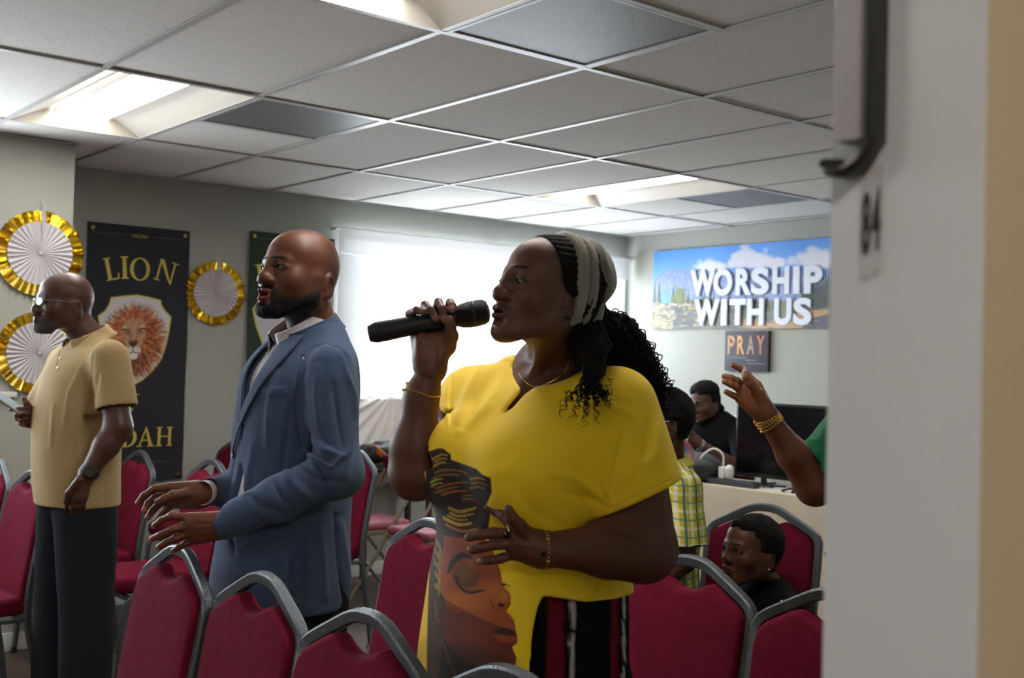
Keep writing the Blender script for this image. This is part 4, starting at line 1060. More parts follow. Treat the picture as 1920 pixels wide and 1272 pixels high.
# black bag with orange strap on the folding chair's back
c = at(722, 850, 7.25)
S = Solid(c-[.3, .2, .2], c+[.3, .2, .2], .008); S.box(c+[.02, 0, .015], (.17, .09, .045), .03, .0); S.box(c+[.05, .0, .045], (.10, .06, .03), .01, .02); S.ell(c+[-.1, 0, -.02], (.12, .08, .05), .04)
V, Q = S.arrays(1); V += normals(V, Q)*(.006*noise3(V, 40, 5))[:, None]
kb = thing('black_bag', 'black bag with an orange strap behind the folding chairs under the window', 'bag', (c[0], c[1], c[2]-.08))
link('body', qmesh(V, Q), mat('black_nylon', hexc('1b1b1e'), .5), kb, True)
b = MB(); b.sweep([at(700, 838, 7.12), at(718, 854, 7.08), at(742, 876, 7.06)], rect(.006, .035), up=(0, 0, 1)); b.build('strap', mat('orange_strap', hexc('c4602a'), .6), kb)
st_ = thing('side_table', 'low table holding the black bag under the window', 'table', (c[0], c[1], 0)); zt = c[2]-.085
b = MB(); b.box(c[0]-.25, c[0]+.3, c[1]-.15, c[1]+.15, zt-.025, zt); b.build('tabletop', mat('dark_wood', hexc('33261f'), .5), st_, bevel=.004)
for x in (-.22, .27):
    for y in (-.12, .12): b = MB(); b.bar((c[0]+x, c[1]+y, 0), (c[0]+x, c[1]+y, zt-.025), .03, .03, up=(0, 1, 0)); b.build('leg', mat('dark_wood'), st_)

# ------------------------------------------------------------------ things on the door jamb
h = thing('leaflet_holder', 'narrow grey leaflet holder hanging on the white door jamb', 'holder', (JX-.01, .455, 1.57))
b = MB(); b.box(JX-.022, JX-.0, .441, .4465, 1.588, 1.78); b.build('side_plate', mat('dark_steel', hexc('2e2d2c'), .4, metal=.4), h, bevel=.002)
b = MB(); b.box(JX-.018, JX-.001, .4475, .4735, 1.592, 1.78); b.build('leaflet', mat('pale_paper', hexc('b5aeb0'), .6), h, bevel=.002)
b = MB(); b.sweep(spline([(JX-.010, .442, 1.592), (JX-.012, .452, 1.577), (JX-.012, .464, 1.571), (JX-.010, .476, 1.573), (JX-.006, .482, 1.580)], 5), rect(.02, .008, .003), up=(0, 0, 1)); b.build('lip', mat('dark_steel'), h, smooth=True)
s_ = thing('paper_label', 'torn white paper label with dark figures taped to the door jamb', 'label', (JX-.002, .455, 1.50))
b = MB(); zz = [(.4425, 1.503), (.446, 1.497), (.449, 1.502), (.452, 1.494), (.456, 1.498), (.460, 1.492), (.460, 1.575), (.4425, 1.575)]
b.prism([(-y, z) for y, z in zz], (JX-.001, 0, 0), (0, -1, 0), (0, 0, 1), -.0008 if False else .0008); me = b.mesh()
link('paper', me, mat('label_paper', hexc('c6c4c4'), .7), s_)
for v in me.vertices: v.co.x = JX-.0005 if v.co.x > JX-.0012 else JX-.0012
put_text('8', .02, (JX-.002, .4585, 1.512), (0, -1, 0), (0, 0, 1), .0065, .045, .0004, 'figure', blackp, s_)
put_text('4', .02, (JX-.002, .4505, 1.515), (0, -1, 0), (0, 0, 1), .0065, .045, .0004, 'figure', blackp, s_)
# ------------------------------------------------------------------ people: building tools
def unit(v): v = np.array(v, float); return v/np.linalg.norm(v)
def facing(u, theta, pitch=0., roll=0.):
    """axes (left, back, up) of a head seen at photo column u, turned theta degrees from the viewer towards the photo's left"""
    d = CR.T @ np.array([(u-960)/FPX, 0, 1.0]); d[2] = 0; d = unit(d); t = -d; r = np.array([d[1], -d[0], 0])
    a = R_(theta); F = -math.sin(a)*r+math.cos(a)*t; L = np.cross([0, 0, 1.], F); U = np.array([0, 0, 1.])
    p = R_(pitch); F, U = math.cos(p)*F+math.sin(p)*U, -math.sin(p)*F+math.cos(p)*U
    q = R_(roll); L, U = math.cos(q)*L+math.sin(q)*U, -math.sin(q)*L+math.cos(q)*U
    return np.array([L, -F, U])
class Frame:
    """a standing body: l to its left, f to its front, z up from the floor"""
    def __init__(s, C, A): s.O = np.array([C[0], C[1], 0.]); s.L = unit([A[0][0], A[0][1], 0]); s.F = unit([-A[1][0], -A[1][1], 0]); s.ang = math.atan2(s.L[1], s.L[0])
    def __call__(s, l, f, z): return s.O+s.L*l+s.F*f+np.array([0, 0, z])
    def lev(s, rows, n=2.3): return [(z, *(s.O+s.L*l+s.F*f)[:2], a, b, s.ang, (r[0] if r else n)) for z, l, f, a, b, *r in rows]

def head_solid(p, extra=None, h=.0018):
    """skin of a head with a neck; p = shape settings; local axes: x left, -y forward, z up, origin between the ears"""
    g = lambda k, d: p.get(k, d)
    lo = np.array(g('lo', (-.13, -.15, -.21))); hi = np.array(g('hi', (.13, .15, .14)))
    S = Solid(lo, hi, h)
    bk = g('back', 0.)
    S.ell((0, .012-bk*.5, .040), (.0765, .090-bk*.5, .082), .0); S.ell((0, .028-bk, .018), (.070, .072, .070), .02)
    S.ell((0, -.040, .042), (.064, .054, .058), .02); S.ell((0, -.028, -.020), (.063, .062, .062), .03)
    jw = g('jaw', .050)
    for s in (-1, 1):
        S.cap((s*jw, .006, -.055), (s*.024, -.066, -.097), .022, .016, .03)
        S.ell((s*.043, -.056, -.026), (.021, .021, .022), .035)
        S.cap((s*.060, .002, -.01), (s*jw, .004, -.055), .014, .018, .03)
    S.ell((0, -.076, -.100), (.024, .018, .017), .022)
    S.ell((0, -.060, -.066), (.038, .032, .034), .025)           # muzzle
    # brow and sockets
    for s in (-1, 1):
        S.ell((s*.033, -.101, .001), (.021, .016, .012), .016, 'cut')
        S.cap((s*.012, -.0885, .017), (s*.040, -.079, .020), .0085, .0055, .02)
        S.ell((s*.0325, -.0780, .002), (.0185, .0145, .0125), .006)       # closed over the eyeball
        S.ell((s*.0325, -.0915, g('lid', .0005)), (.0150, .0125, g('open', .0036)), .0025, 'cut')
        S.ell((s*.032, -.0785, .002), (.0118, .0118, .0118), .002, 'cut')
    # nose
    nw = g('nose', 1.); nl = g('nlen', 0.)
    S.cap((0, -.088, .014), (0, -.105-nl, -.025), .0080, .0100, .014)
    S.cap((0, -.086, .0), (0, -.092, -.030), .013, .016, .014)
    S.ell((0, -.108-nl, -.031), (.0115*nw, .0105, .0105), .010)
    for s in (-1, 1):
        S.ell((s*.0145*nw, -.0985-nl*.7, -.0350), (.0085, .0105, .0080), .009)
        S.ell((s*.0080*nw, -.1015-nl, -.0445), (.0040, .0055, .004), .003, 'cut')
    # lips
    mo = g('mouth', 0.)
    S.cap((0, -.0965, -.046), (0, -.097, -.054), .004, .005, .01)
    for s in (-1, 1):
        S.cap((s*.007, -.1005, -.0585), (s*.023, -.088, -.0625+g('smile', 0)), .0075, .004, .005)
        S.cap((0, -.0985, -.0725-mo), (s*.021, -.087, -.0665-mo*.6+g('smile', 0)), .0085, .0045, .005)
    if mo > 0: S.ell((0, -.098, -.0655-mo*.5), (.017, .02, .0022+mo*.5), .002, 'cut')
    else:
        S.cap((-.022, -.098, -.0655), (.022, -.098, -.0655), .0016, .0016, .004, 'cut')
    S.ell((0, -.094, -.0845-mo), (.02, .01, .006), .008, 'cut')
    # ears
    for s in (-1, 1):
        M = np.array([[1, .25*s, 0], [-.25*s, 1, .18], [0, -.18, 1]], float); M /= np.linalg.norm(M, axis=1)[:, None]
        c = np.array((s*.0765, g('eary', .022), -.015))
        S.ell(c, (.009, .0185, .031), .006, M=M); S.ell(c+[s*.0095, .001, .002], (.0085, .0118, .020), .003, 'cut', M=M)
        S.cap(c+[s*.004, -.008, .006], c+[s*.004, .004, -.012], .003, .003, .004)
        S.ell(c+[s*.001, -.006, -.025], (.006, .008, .009), .006)
        S.cap(c+[s*.002, -.0165, .000], c+[s*.002, -.0165, -.010], .004, .004, .004)
    # neck
    n0 = np.array(g('neck0', (0, .028, -.05))); n1 = np.array(g('neck', (0, .055, -.20))); r0, r1 = g('neckr', (.052, .058))
    S.cap(n0, n1, r0, r1, .03)
    if extra: extra(S)
    S.plane(lo+[.002]*3, (0, 0, -1))
    return S
def wmask(v, a, b): return sm((v-a)/(b-a))
def eye_tint(H, col, lid=.0005, op=.0036, brow=1., bz=.0205, dark=(.07, .045, .035)):
    """lash lines and soft eyebrow roots as skin colour, plus painted shade in the lid creases"""
    x, y, z = H.V.T; ax = np.abs(x); e = np.hypot((ax-.0325)/.0160, (z-lid)/(op+.0010)); fr_ = sm((-.070-y)/.01)
    w = np.exp(-((e-1.08)/.22)**2)*np.where(z > lid, .95, .45)*fr_; cr = np.exp(-((z-lid-op-.0042+.10*(ax-.0325)**2/.016)/.0010)**2)*sm((.020-np.abs(ax-.0325))/.01)*.45*fr_  # cr darkens the lid crease in place of its shade
    bw = brow*np.exp(-((z-bz-.10*(.03-np.abs(ax-.028)))/.0042)**2)*sm((.052-ax)/.014)*sm((ax-.006)/.008)*sm((-.05-y)/.02)*.75
    w = np.clip(np.maximum.reduce([w, cr, bw]), 0, 1)[:, None]; return col*(1-w)+np.array(dark)*w
class Head:
    def __init__(s, C, A, sc, p, extra=None, h=.0018):
        s.C = np.array(C, float); s.A = A; s.sc = sc; S = head_solid(p, extra, h); s.V, s.Q = S.arrays(2); s.N = normals(s.V, s.Q); s.p = p
    def w(s, P): return s.C+s.sc*(np.asarray(P, float) @ s.A)
    def l(s, W): return ((np.asarray(W, float)-s.C) @ s.A.T)/s.sc
    def shell(s, weight, off, rough=0., nsc=300, seed=1, lift=None, thr=.06):
        """a layer lying on the skin where weight > 0"""
        wt = weight(s.V); keep = (wt > thr); q = keep[s.Q].any(1); Q = s.Q[q]; idx = np.unique(Q); mp = np.full(len(s.V), -1); mp[idx] = np.arange(len(idx)); Q = mp[Q]
        V = s.V[idx]; N = s.N[idx]; w_ = wt[idx]
        n = noise3(V, nsc, seed)*rough+noise3(V, nsc*2.3, seed+9)*rough*.6 if rough else 0
        o = (off(V) if callable(off) else off)
        V = V+N*((o+n)*w_-.0006*(1-w_))[:, None]
        return s.w(V), Q
    def part(s, name, parent, m, weight, off, **k):
        if name == 'eyebrow':      # one on each side
            for sd in (-1, 1): V, Q = s.shell(lambda P: weight(P)*(P[:, 0]*sd > 0), off, **k); o = link(name, qmesh(V, Q), m, parent, True)
            return o
        V, Q = s.shell(weight, off, **k); return link(name, qmesh(V, Q), m, parent, True)
    def eyes(s, parent, m, look=(0, 0, 0)):
        for k in (-1, 1):
            c = np.array((k*.032, -.0785, .002)); U = np.array(look, float)+[0, -1, 0]; U = unit(U)
            b = MB(); b.ball((0, 0, 0), .0113, 24); V = np.array(b.v); d = V/.0113 @ U
            col = np.where(d[:, None] > .90, (.05, .03, .025), (.50, .44, .40))
            me = b.mesh(); me.vertices.foreach_set('co', s.w(V+c).astype(np.float32).ravel()); me.update(); paint(me, col); me.shade_smooth()
            link('eye', me, m, parent)
def emboss(V, Q, feats, smooth=0, near=None):
    """work folds, seams and stepped layers into the side of a garment that faces the room's door; drawn as lines and outlines"""
    N = normals(V, Q); uv = pix(V); dirs = V-CO; dep = dirs @ CR[2]; fc = -(N*dirs).sum(1)/np.linalg.norm(dirs, axis=1)
    fw = sm((fc+.05)/.25); disp = np.zeros(len(V)); X, Y = uv[:, 0], uv[:, 1]
    for ft in feats:
        kind, pts, wd, ht = ft[:4]; rng = ft[4] if len(ft) > 4 else None
        xs = [p[0] for p in pts]; ys = [p[1] for p in pts]; q = wd*3+4
        m_ = (X > min(xs)-q) & (X < max(xs)+q) & (Y > min(ys)-q) & (Y < max(ys)+q) & (fw > 0)
        if rng: m_ &= (dep > rng[0]) & (dep < rng[1])
        i = np.nonzero(m_)[0]
        if not len(i): continue
        if kind == 'line':
            d, t = dline(X[i], Y[i], pts); disp[i] += ht*np.exp(-(d/wd)**2)*fw[i]*(.35+.65*np.sin(np.pi*np.clip(t*.9+.05, 0, 1)))
        elif kind == 'seam':
            d, t = dline(X[i], Y[i], pts); disp[i] += ht*np.exp(-(d/wd)**2)*fw[i]
        elif kind == 'step':
            d = dpoly(X[i], Y[i], pts); disp[i] += ht*sm(.5-d/(2*wd))*fw[i]
        elif kind == 'fold':   # one-sided crease
            d, t = dline(X[i], Y[i], pts)
            p0, p1 = np.array(pts[0]), np.array(pts[-1]); nn = np.array([-(p1-p0)[1], (p1-p0)[0]]); nn = nn/np.linalg.norm(nn)
            sd = (X[i]-p0[0])*nn[0]+(Y[i]-p0[1])*nn[1]
            disp[i] += ht*np.exp(-(d/wd)**2)*np.sign(sd)*np.minimum(np.abs(sd)/(wd*.25), 1)*fw[i]*np.sin(np.pi*np.clip(t, .02, .98))
    return V+N*disp[:, None]

def hand(S, wrist, wr, mcps, fingers, palm_r=.012, k=.008, thumb_root=None, arm=None):
    """wrist point; mcps = knuckle points; fingers = list of joint lists with radii; all in room metres"""
    W = np.array(wrist, float); wd = np.array(wr[0], float)     # half width vector of the wrist
    a, b = W+wd, W-wd; m0, m3 = np.array(mcps[0]), np.array(mcps[-1])
    n = len(mcps)
    for i, q in enumerate(mcps):
        t = i/(n-1); base = a*(1-t)+b*t; base = W+(base-W)*.75
        S.cap(base, q, wr[1], palm_r, k*1.6)
        if i < n-1:
            q2 = (np.array(q)+np.array(mcps[i+1]))/2; t2 = (i+.5)/(n-1); S.cap(W+((a*(1-t2)+b*t2)-W)*.75, q2, wr[1], palm_r*.92, k*1.6)
    for f in fingers:
        for (p, r), (q, r2) in zip(f[:-1], f[1:]): S.cap(p, q, r, r2, .0035)
    if thumb_root is not None: S.cap(thumb_root[0], thumb_root[1], thumb_root[2], thumb_root[3], .015)
    if arm: 
        for (p, r), (q, r2) in zip(arm[:-1], arm[1:]): S.cap(p, q, r, r2, .02)
def fing(pts, r0, r1, D=None):
    """joints as (u, v, D) photo points or ready room points -> tapered finger"""
    P = [at(*p) for p in pts]; n = len(P)-1
    return [(p, r0+(r1-r0)*i/n) for i, p in enumerate(P)]
def bounds(pts, pad): P = np.array(pts); return P.min(0)-pad, P.max(0)+pad
def tips_colour(V, tips, base, tipc, r=.009):
    c = np.tile(np.array(base, float), (len(V), 1))
    for t, n in tips:
        q = V-np.array(t); d = np.linalg.norm(q, axis=1); w_ = sm((r-d)/(r*.35))*((q@np.array(n)) > 0); c = c*(1-w_[:, None])+np.array(tipc)*w_[:, None]
    return c
def merge(parts):
    Vs, Qs, o = [], [], 0
    for V, Q in parts: Vs.append(V); Qs.append(Q+o); o += len(V)
    return np.concatenate(Vs), np.concatenate(Qs)
def srgb(h): return tuple(int(h[i:i+2], 16)/255 for i in (0, 2, 4))
TOC = lambda u, v=636: -unit(CR.T @ np.array([(u-960)/FPX, -(v-636)/FPX, 1.0]))
eye_m = mat('eyeball', (1, 1, 1), .15, attr='Col', coat=.5)
def skin(name, h, rough=.42): return mat(name, (1, 1, 1), rough+.05, attr='Col', spec=.38, bump=('noise', 800, .05), sss=.03, coat=.0)
hair_m = mat('black_hair', hexc('141011'), .75, spec=.2, bump=('noise', 700, .9))
def trousers(fr, parent, m, name, zt, rows_l, rows_r):
    lo = fr(0, 0, 0)-[.42, .42, 0]; S = Solid((lo[0], lo[1], .02), (lo[0]+.84, lo[1]+.84, zt+.02), .009)
    for rows in (rows_l, rows_r): S.loft(fr.lev(rows, 2.1), .03)
    V, Q = S.arrays(2); V += normals(V, Q)*(.004*noise3(V*np.array([1, 1, .4]), 38, 7))[:, None]
    return link(name, qmesh(V, Q), m, parent, True)
def shoes(fr, parent, ls, m, fwd=.05):
    for l in ls:
        c = fr(l, fwd, .04); S = Solid(c-[.2, .2, .05], c+[.2, .2, .1], .008); A = np.array([fr.F, fr.L, [0, 0, 1]])
        S.ell(fr(l, fwd+.02, .035), (.14, .05, .04), .0, M=A); S.ell(fr(l, fwd-.06, .06), (.07, .043, .06), .03, M=A); S.plane(fr(l, 0, .004), (0, 0, -1)); solid_obj(S, 'shoe', m, parent)

class Surf:
    """a meshed garment that pieces can be laid on"""
    def __init__(s, V, Q): s.V = V; s.Q = Q; s.N = normals(V, Q); s.t = BVHTree.FromPolygons([tuple(p) for p in V], [tuple(map(int, q)) for q in Q])
    def hit(s, u, v):
        d = Vector(-TOC(u, v)); h = s.t.ray_cast(Vector(CO), d); return None if h[0] is None else (np.array(h[0]), np.array(h[1]))
    def near(s, P):
        h = s.t.find_nearest(Vector(P)); return np.array(h[0]), np.array(h[1])
def resample(pts, n):
    P = np.array(spline(pts, 8)); L = np.concatenate([[0], np.cumsum(np.linalg.norm(np.diff(P, axis=0), axis=1))]); t = np.linspace(0, L[-1], n)
    return np.stack([np.interp(t, L, P[:, i]) for i in range(P.shape[1])], -1)
def patch(sf, ea, eb, nu, nv, off, th=.003, mirror=None):
    """cloth strip between two outlines (photo coordinates) laid on a surface; returns a mesh builder"""
    A, B_ = resample(ea, nu), resample(eb, nu); G = []
    for i in range(nu):
        row = []
        for j in range(nv):
            q = A[i]*(1-j/(nv-1))+B_[i]*(j/(nv-1)); h = sf.hit(*q); row.append(h)
        G.append(row)
    last = None; P = np.zeros((nu, nv, 3))
    for i in range(nu):
        for j in range(nv):
            h = G[i][j]
            if h is None:
                for dj in list(range(nv)):
                    for k in (j-dj, j+dj):
                        if 0 <= k < nv and G[i][k] is not None: h = G[i][k]; break
                    if h is not None: break
            if h is None: h = last
            o = off(i/(nu-1), j/(nv-1)) if callable(off) else off
            P[i, j] = h[0]+h[1]*o; last = h
    sets = [P]
    if mirror: 
        q = P-mirror.O; l = q@mirror.L; sets.append((P-2*l[..., None]*mirror.L)[:, ::-1])
    out = []
    for P in sets:
        b = MB(); V = P.reshape(-1, 3); F = [(i*nv+j, i*nv+j+1, (i+1)*nv+j+1, (i+1)*nv+j) for i in range(nu-1) for j in range(nv-1)]
        b.add(V, F); out.append(b)
    return out
def strip_obj(b, name, m, parent, th=.003):
    o = b.build(name, m, parent, smooth=True); md = o.modifiers.new('thick', 'SOLIDIFY'); md.thickness = th; md.offset = 0; return o
def collar_ring(cen, fr, tilt, r, rfl, hb, drop, gap, m, parent, name, mir=1, flare=.0, n=48, pts=.5):
    """turned-down collar: stands hb high round the neck, its leaf hangs drop, deeper towards the front points"""
    nk = math.cos(tilt)*np.array([0, 0, 1.])+math.sin(tilt)*fr.F; f2 = math.cos(tilt)*fr.F-math.sin(tilt)*np.array([0, 0, 1.]); V = []
    for k in range(n+1):
        a = R_(gap)+(2*PI-2*R_(gap))*k/n; d = fr.L*math.sin(a)+f2*math.cos(a); w_ = max(0, math.cos(a))**1.0; w2 = sm(np.array((abs(math.cos(a/2))-.80)/.2))
        rr = r+rfl*w_; s0 = cen+d*rr
        V += [s0-nk*hb*.6, s0+nk*hb*(1-.25*w_)+d*.002, s0+nk*hb*(.96-.25*w_)+d*.007, s0+nk*(hb*.4-drop*.4)+d*(.012+flare*.5), s0-nk*(drop*(.55+pts*w2))+d*(.016+flare)+f2*(.03*w2)]
    q = 5; F = [(k*q+j, k*q+j+1, (k+1)*q+j+1, (k+1)*q+j) for k in range(n) for j in range(q-1)]
    b = MB(); b.add(V, F); return strip_obj(b, name, m, parent, .0025)
# ------------------------------------------------------------------ man in the blue jacket
def build_man():
    D = 2.95; t = thing('person', 'person in a blue suit jacket and open white shirt clapping both hands', 'person', tuple(at(575, 800, D+.02)[:2])+(0,), group=None)
    A = facing(560, 52, 12, 0); C = at(563, 521, D)
    sk = skin('skin_warm_brown', None); base = np.array(srgb('643a27'))
    neck_w = at(592, 640, D+.04)
    p = dict(jaw=.053, nose=1.25, nlen=-.001, eary=.032, back=.008, mouth=.007, open=.0030, lid=.0, neckr=(.058, .063), lo=(-.13, -.15, -.22))
    loc = lambda W: ((np.asarray(W)-C) @ A.T)/1.07
    p['neck'] = tuple(loc(neck_w)); p['neck0'] = (0, .03, -.045)
    H = Head(C, A, 1.07, p)
    x, y, z = H.V.T
    col = np.tile(base, (len(H.V), 1))
    stub = np.array(srgb('2a1d19'))
    def beard(P):
        x, y, z = P.T; ax = np.abs(x)
        top = np.where(y > -.035, -.055+(y+.035)*.75, -.055-(-.035-y)*.15)
        w = sm((top+.006-z)/.028)*sm((.016-y)/.016)*sm((z+.150)/.03)
        lip = np.minimum(sm((ax-.021)/.006)+sm((-.086-z)/.003), 1); w = w*np.where(y < -.066, lip, 1)
        mous = sm((-.0435-z)/.004)*sm((z+.0585)/.003)*sm((.031-ax)/.008)*sm((-.08-y)/.005)
        gob = sm((ax-.020)/.006)*sm((.044-ax)/.020)*sm((-.046-z)/.014)*sm((z+.092)/.006)*sm((-.050-y)/.020)
        side = sm((.018-np.abs(y-.000-.2*(z)))/.01)*sm((.02-z)/.05)*sm((z+.08)/.02)*sm((ax-.05)/.01)*.2
        return np.clip(np.maximum.reduce([w, mous*.9, gob*.9, side]), 0, 1)
    bw = beard(H.V)
    scw = .72*sm((y+.012-.35*np.maximum(.05-z, 0)*0)/.055)*sm((z+.055)/.03)*sm((z+.02+.9*(y-.0))/.04)*sm((.118-z-.15*np.maximum(.07-y, 0))/.03)
    col = col*(1-scw[:, None]*.62)+stub*scw[:, None]*.62
    bw = np.clip(bw*1.25, 0, .97); col = col*(1-bw[:, None])+stub*.45*bw[:, None]; col = eye_tint(H, col, .0, .0030, 1.)
    lipw = sm((.027-np.abs(x))/.006)*sm((-.0505-z)/.003)*sm((z+.088)/.004)*sm((-.089-y+.25*np.abs(x)*0)/.004)*1.
    col = col*(1-lipw[:, None]*.75)+np.array(srgb('7a4238'))*lipw[:, None]*.75
    parts = [(H.w(H.V), H.Q)]; cols = [col]
    # hands ------------------------------------------------
    hb = np.array(srgb('653a26')); parts_h = []
    Dn = 2.72   # near (left) hand
    S = Solid(*bounds([at(270, 960, Dn), at(270, 1050, Dn), at(450, 960, Dn), at(450, 1060, Dn), at(400, 1000, Dn-.1), at(400, 1000, Dn+.1)], .03), .0022)
    f = [fing([(356, 971, Dn-.01), (322, 968, Dn-.02), (303, 976, Dn-.01), (289, 987, Dn)], .0105, .0078),
         fing([(354, 986, Dn-.014), (322, 994, Dn-.03), (302, 1003, Dn-.024), (285, 1011, Dn-.012)], .0108, .008),
         fing([(358, 1000, Dn-.01), (330, 1010, Dn-.025), (312, 1018, Dn-.02), (297, 1027, Dn-.01)], .0102, .0078),
         fing([(368, 1012, Dn), (348, 1020, Dn-.01), (335, 1027, Dn-.008), (324, 1034, Dn)], .009, .0068)]
    up = np.array([0, 0, 1.])
    hand(S, at(411, 986, Dn), (up*.022, .017), [f[0][0][0], f[1][0][0], f[2][0][0], f[3][0][0]], f, .0125, .009, arm=[(at(405, 985, Dn), .021), (at(440, 980, Dn+.02), .027), (at(480, 965, Dn+.03), .03)])
    S.cap(at(392, 975, Dn+.03), at(350, 985, Dn+.05), .015, .010, .012); S.cap(at(350, 985, Dn+.05), at(325, 992, Dn+.05), .010, .008, .004)
    V, Q = S.arrays(1); c = tips_colour(V, [(q[-1][0], TOC(300)) for q in f], hb, srgb('9a6550'), .011)
    V = emboss(V, Q, [('line', [(395, 978), (368, 976)], 2.2, .0012), ('line', [(398, 988), (366, 990)], 2.2, .0014), ('line', [(398, 998), (368, 1001)], 2.2, .0012),
                      ('seam', [(320, 965), (324, 973)], 1.4, -.0008), ('seam', [(319, 990), (325, 998)], 1.4, -.0008), ('seam', [(328, 1006), (333, 1014)], 1.4, -.0008), ('seam', [(300, 1000), (305, 1007)], 1.4, -.0008)])
    parts.append((V, Q)); cols.append(c)
    Df = 2.88   # far (right) hand
    S = Solid(*bounds([at(255, 900, Df), at(255, 985, Df), at(430, 900, Df), at(430, 985, Df), at(330, 940, Df-.1), at(330, 940, Df+.08)], .03), .0022)
    f = [fing([(317, 914, Df), (290, 917, Df-.0), (270, 930, Df), (259, 944, Df)], .0112, .0082),
         fing([(318, 926, Df+.02), (292, 932, Df+.02), (278, 945, Df+.01), (271, 958, Df)], .0108, .0082),
         fing([(322, 936, Df+.03), (300, 944, Df+.03), (286, 958, Df+.02), (277, 971, Df+.01)], .0102, .008),
         fing([(330, 944, Df+.035), (314, 954, Df+.03), (302, 966, Df+.025), (292, 977, Df+.02)], .009, .0072)]
    hand(S, at(372, 928, Df), (up*.024, .018), [f[0][0][0], f[1][0][0], f[2][0][0], f[3][0][0]], f, .013, .009, arm=[(at(370, 928, Df), .024), (at(400, 925, Df+.02), .027), (at(430, 915, Df+.05), .03)])
    th = fing([(352, 926, Df-.02), (325, 930, Df-.035), (308, 937, Df-.038), (296, 941, Df-.036)], .0145, .009)
    for (a, r), (b_, r2) in zip(th[:-1], th[1:]): S.cap(a, b_, r, r2, .008)
    V, Q = S.arrays(1); c = tips_colour(V, [(th[-1][0]+np.array([0, 0, .002]), TOC(300))], hb, srgb('b58a74'), .009); c = c*1
    for q in f: 
        d = np.linalg.norm(V-q[-1][0], axis=1); w_ = sm((.014-d)/.006)[:, None]; c = c*(1-w_)+np.array(srgb('8e5038'))*w_
    parts.append((V, Q)); cols.append(c)
    V, Q = merge(parts); link('body', qmesh(V, Q, 'body', np.concatenate(cols)), sk, t, True)
    H.eyes(t, eye_m, (.0, 0, .05))
    core = lambda P: sm((beard(P)-.78)/.22)*sm((-.035-P[:, 2]-.35*(P[:, 1]+.03))/.03)*sm((P[:, 2]+.122)/.010)*sm((-.030-P[:, 1])/.012+(P[:, 2]+.098)/.012)
    H.part('beard', t, hair_m, core, lambda V: .0012+.0045*sm((-.085-V[:, 2])/.03)*sm((.01-V[:, 1])/.05), rough=.0010, nsc=420, thr=.25)
    brow = lambda P: sm((.046-np.abs(P[:, 0]))/.008)*sm((np.abs(P[:, 0])-.010)/.006)*np.exp(-((P[:, 2]-.0205-.08*(.03-np.abs(np.abs(P[:, 0])-.03)))/.0030)**2)*sm((-.055-P[:, 1])/.02)
    H.part('eyebrow', t, mat('brow_hair', hexc('2a1c17'), .8), brow, .0005, rough=.0003, nsc=900, thr=.3)
    # clothes -----------------------------------------------
    navy = mat('blue_wool', hexc('42536f'), .85, bump=('weave', 330, .3), var=(60, .06), sheen=.12)
    shirt_m = mat('white_shirt', hexc('cfc8cf'), .75, bump=('noise', 90, .08))
    fr = Frame(at(560, 800, D+.02), facing(560, 66)); B = fr
    lev = [(.79, 0, .045, .20, .172), (.88, 0, .04, .198, .168), (1.0, 0, .03, .186, .16), (1.13, 0, .018, .182, .15), (1.27, 0, .008, .19, .146), (1.37, 0, -.004, .192, .136), (1.43, 0, -.015, .175, .112), (1.475, 0, -.028, .12, .088), (1.52, 0, -.03, .085, .075)]
    def torso(S, g=0., lo=.7):
        S.loft(fr.lev([(z, l, f, a-g, b_-g) for z, l, f, a, b_ in lev]), .0)
        for s in (-1, 1): S.cap(B(s*.06, -.03, 1.465-g), B(s*.165, -.02, 1.412-g), .045, .052, .05)
    cen = B(0, -.008, 1.505)
    lo = fr(0, 0, 0)-[.32, .32, 0]; S = Solid((lo[0], lo[1], 1.0), (lo[0]+.64, lo[1]+.64, 1.6), .005); torso(S, .010)
    S.cap(cen-[0, 0, .05], cen+[0, 0, .004], .074, .072, .02); S.cap(cen, cen+[0, 0, .1], .066, .066, 0, 'cut'); nkv = np.array([0, 0, math.cos(R_(30))])+math.sin(R_(30))*fr.F; S.plane(cen+[0, 0, -.004], nkv)
    V, Q = S.arrays(2)
    V = emboss(V, Q, [('seam', [(503, 655), (490, 690), (478, 720)], 1.5, .003)]); link('shirt', qmesh(V, Q), shirt_m, t, True)
    collar_ring(cen+fr.F*.010+[0, 0, .010], fr, R_(29), .0700, .012, .019, .046, 15, shirt_m, t, 'collar', flare=.004, pts=.75)
    b = MB(); hsh = Surf(V, Q); h_ = hsh.hit(494, 672)
    if h_: b.lathe([(.001, 0), (.0055, 0), (.005, .002), (.001, .002)], h_[0], h_[1], 12); b.build('shirt_button', mat('pearl', hexc('d8d4cc'), .3), t, smooth=True)
    dk = mat('dark_trousers', hexc('16161e'), .85)
    trousers(fr, t, dk, 'trousers', .95, [(.06, .10, 0, .06, .07), (.5, .10, .01, .08, .085), (.8, .09, 0.02, .10, .12), (.95, .04, 0.02, .13, .12)], [(.06, -.10, .03, .06, .07), (.5, -.10, .02, .08, .085), (.8, -.09, 0.02, .10, .12), (.95, -.04, 0.02, .13, .12)])
    shoes(fr, t, (-.1, .1), mat('black_leather', hexc('121212'), .35))
    # jacket
    lo, hi = bounds([fr(0, 0, .74)-[.42, .42, 0], fr(0, 0, 1.56)+[.42, .42, 0], at(385, 980, 2.75)], .02); lo[2] = .76; hi[2] = 1.56
    S = Solid(lo, hi, .005); torso(S)
    Sf = Solid(lo, hi, .008); torso(Sf); V0, Q0 = Sf.arrays(1); sf0 = Surf(V0, Q0)
    sh = at(622, 688, D-.17); el = at(634, 886, D-.22); wr = at(412, 984, Dn)
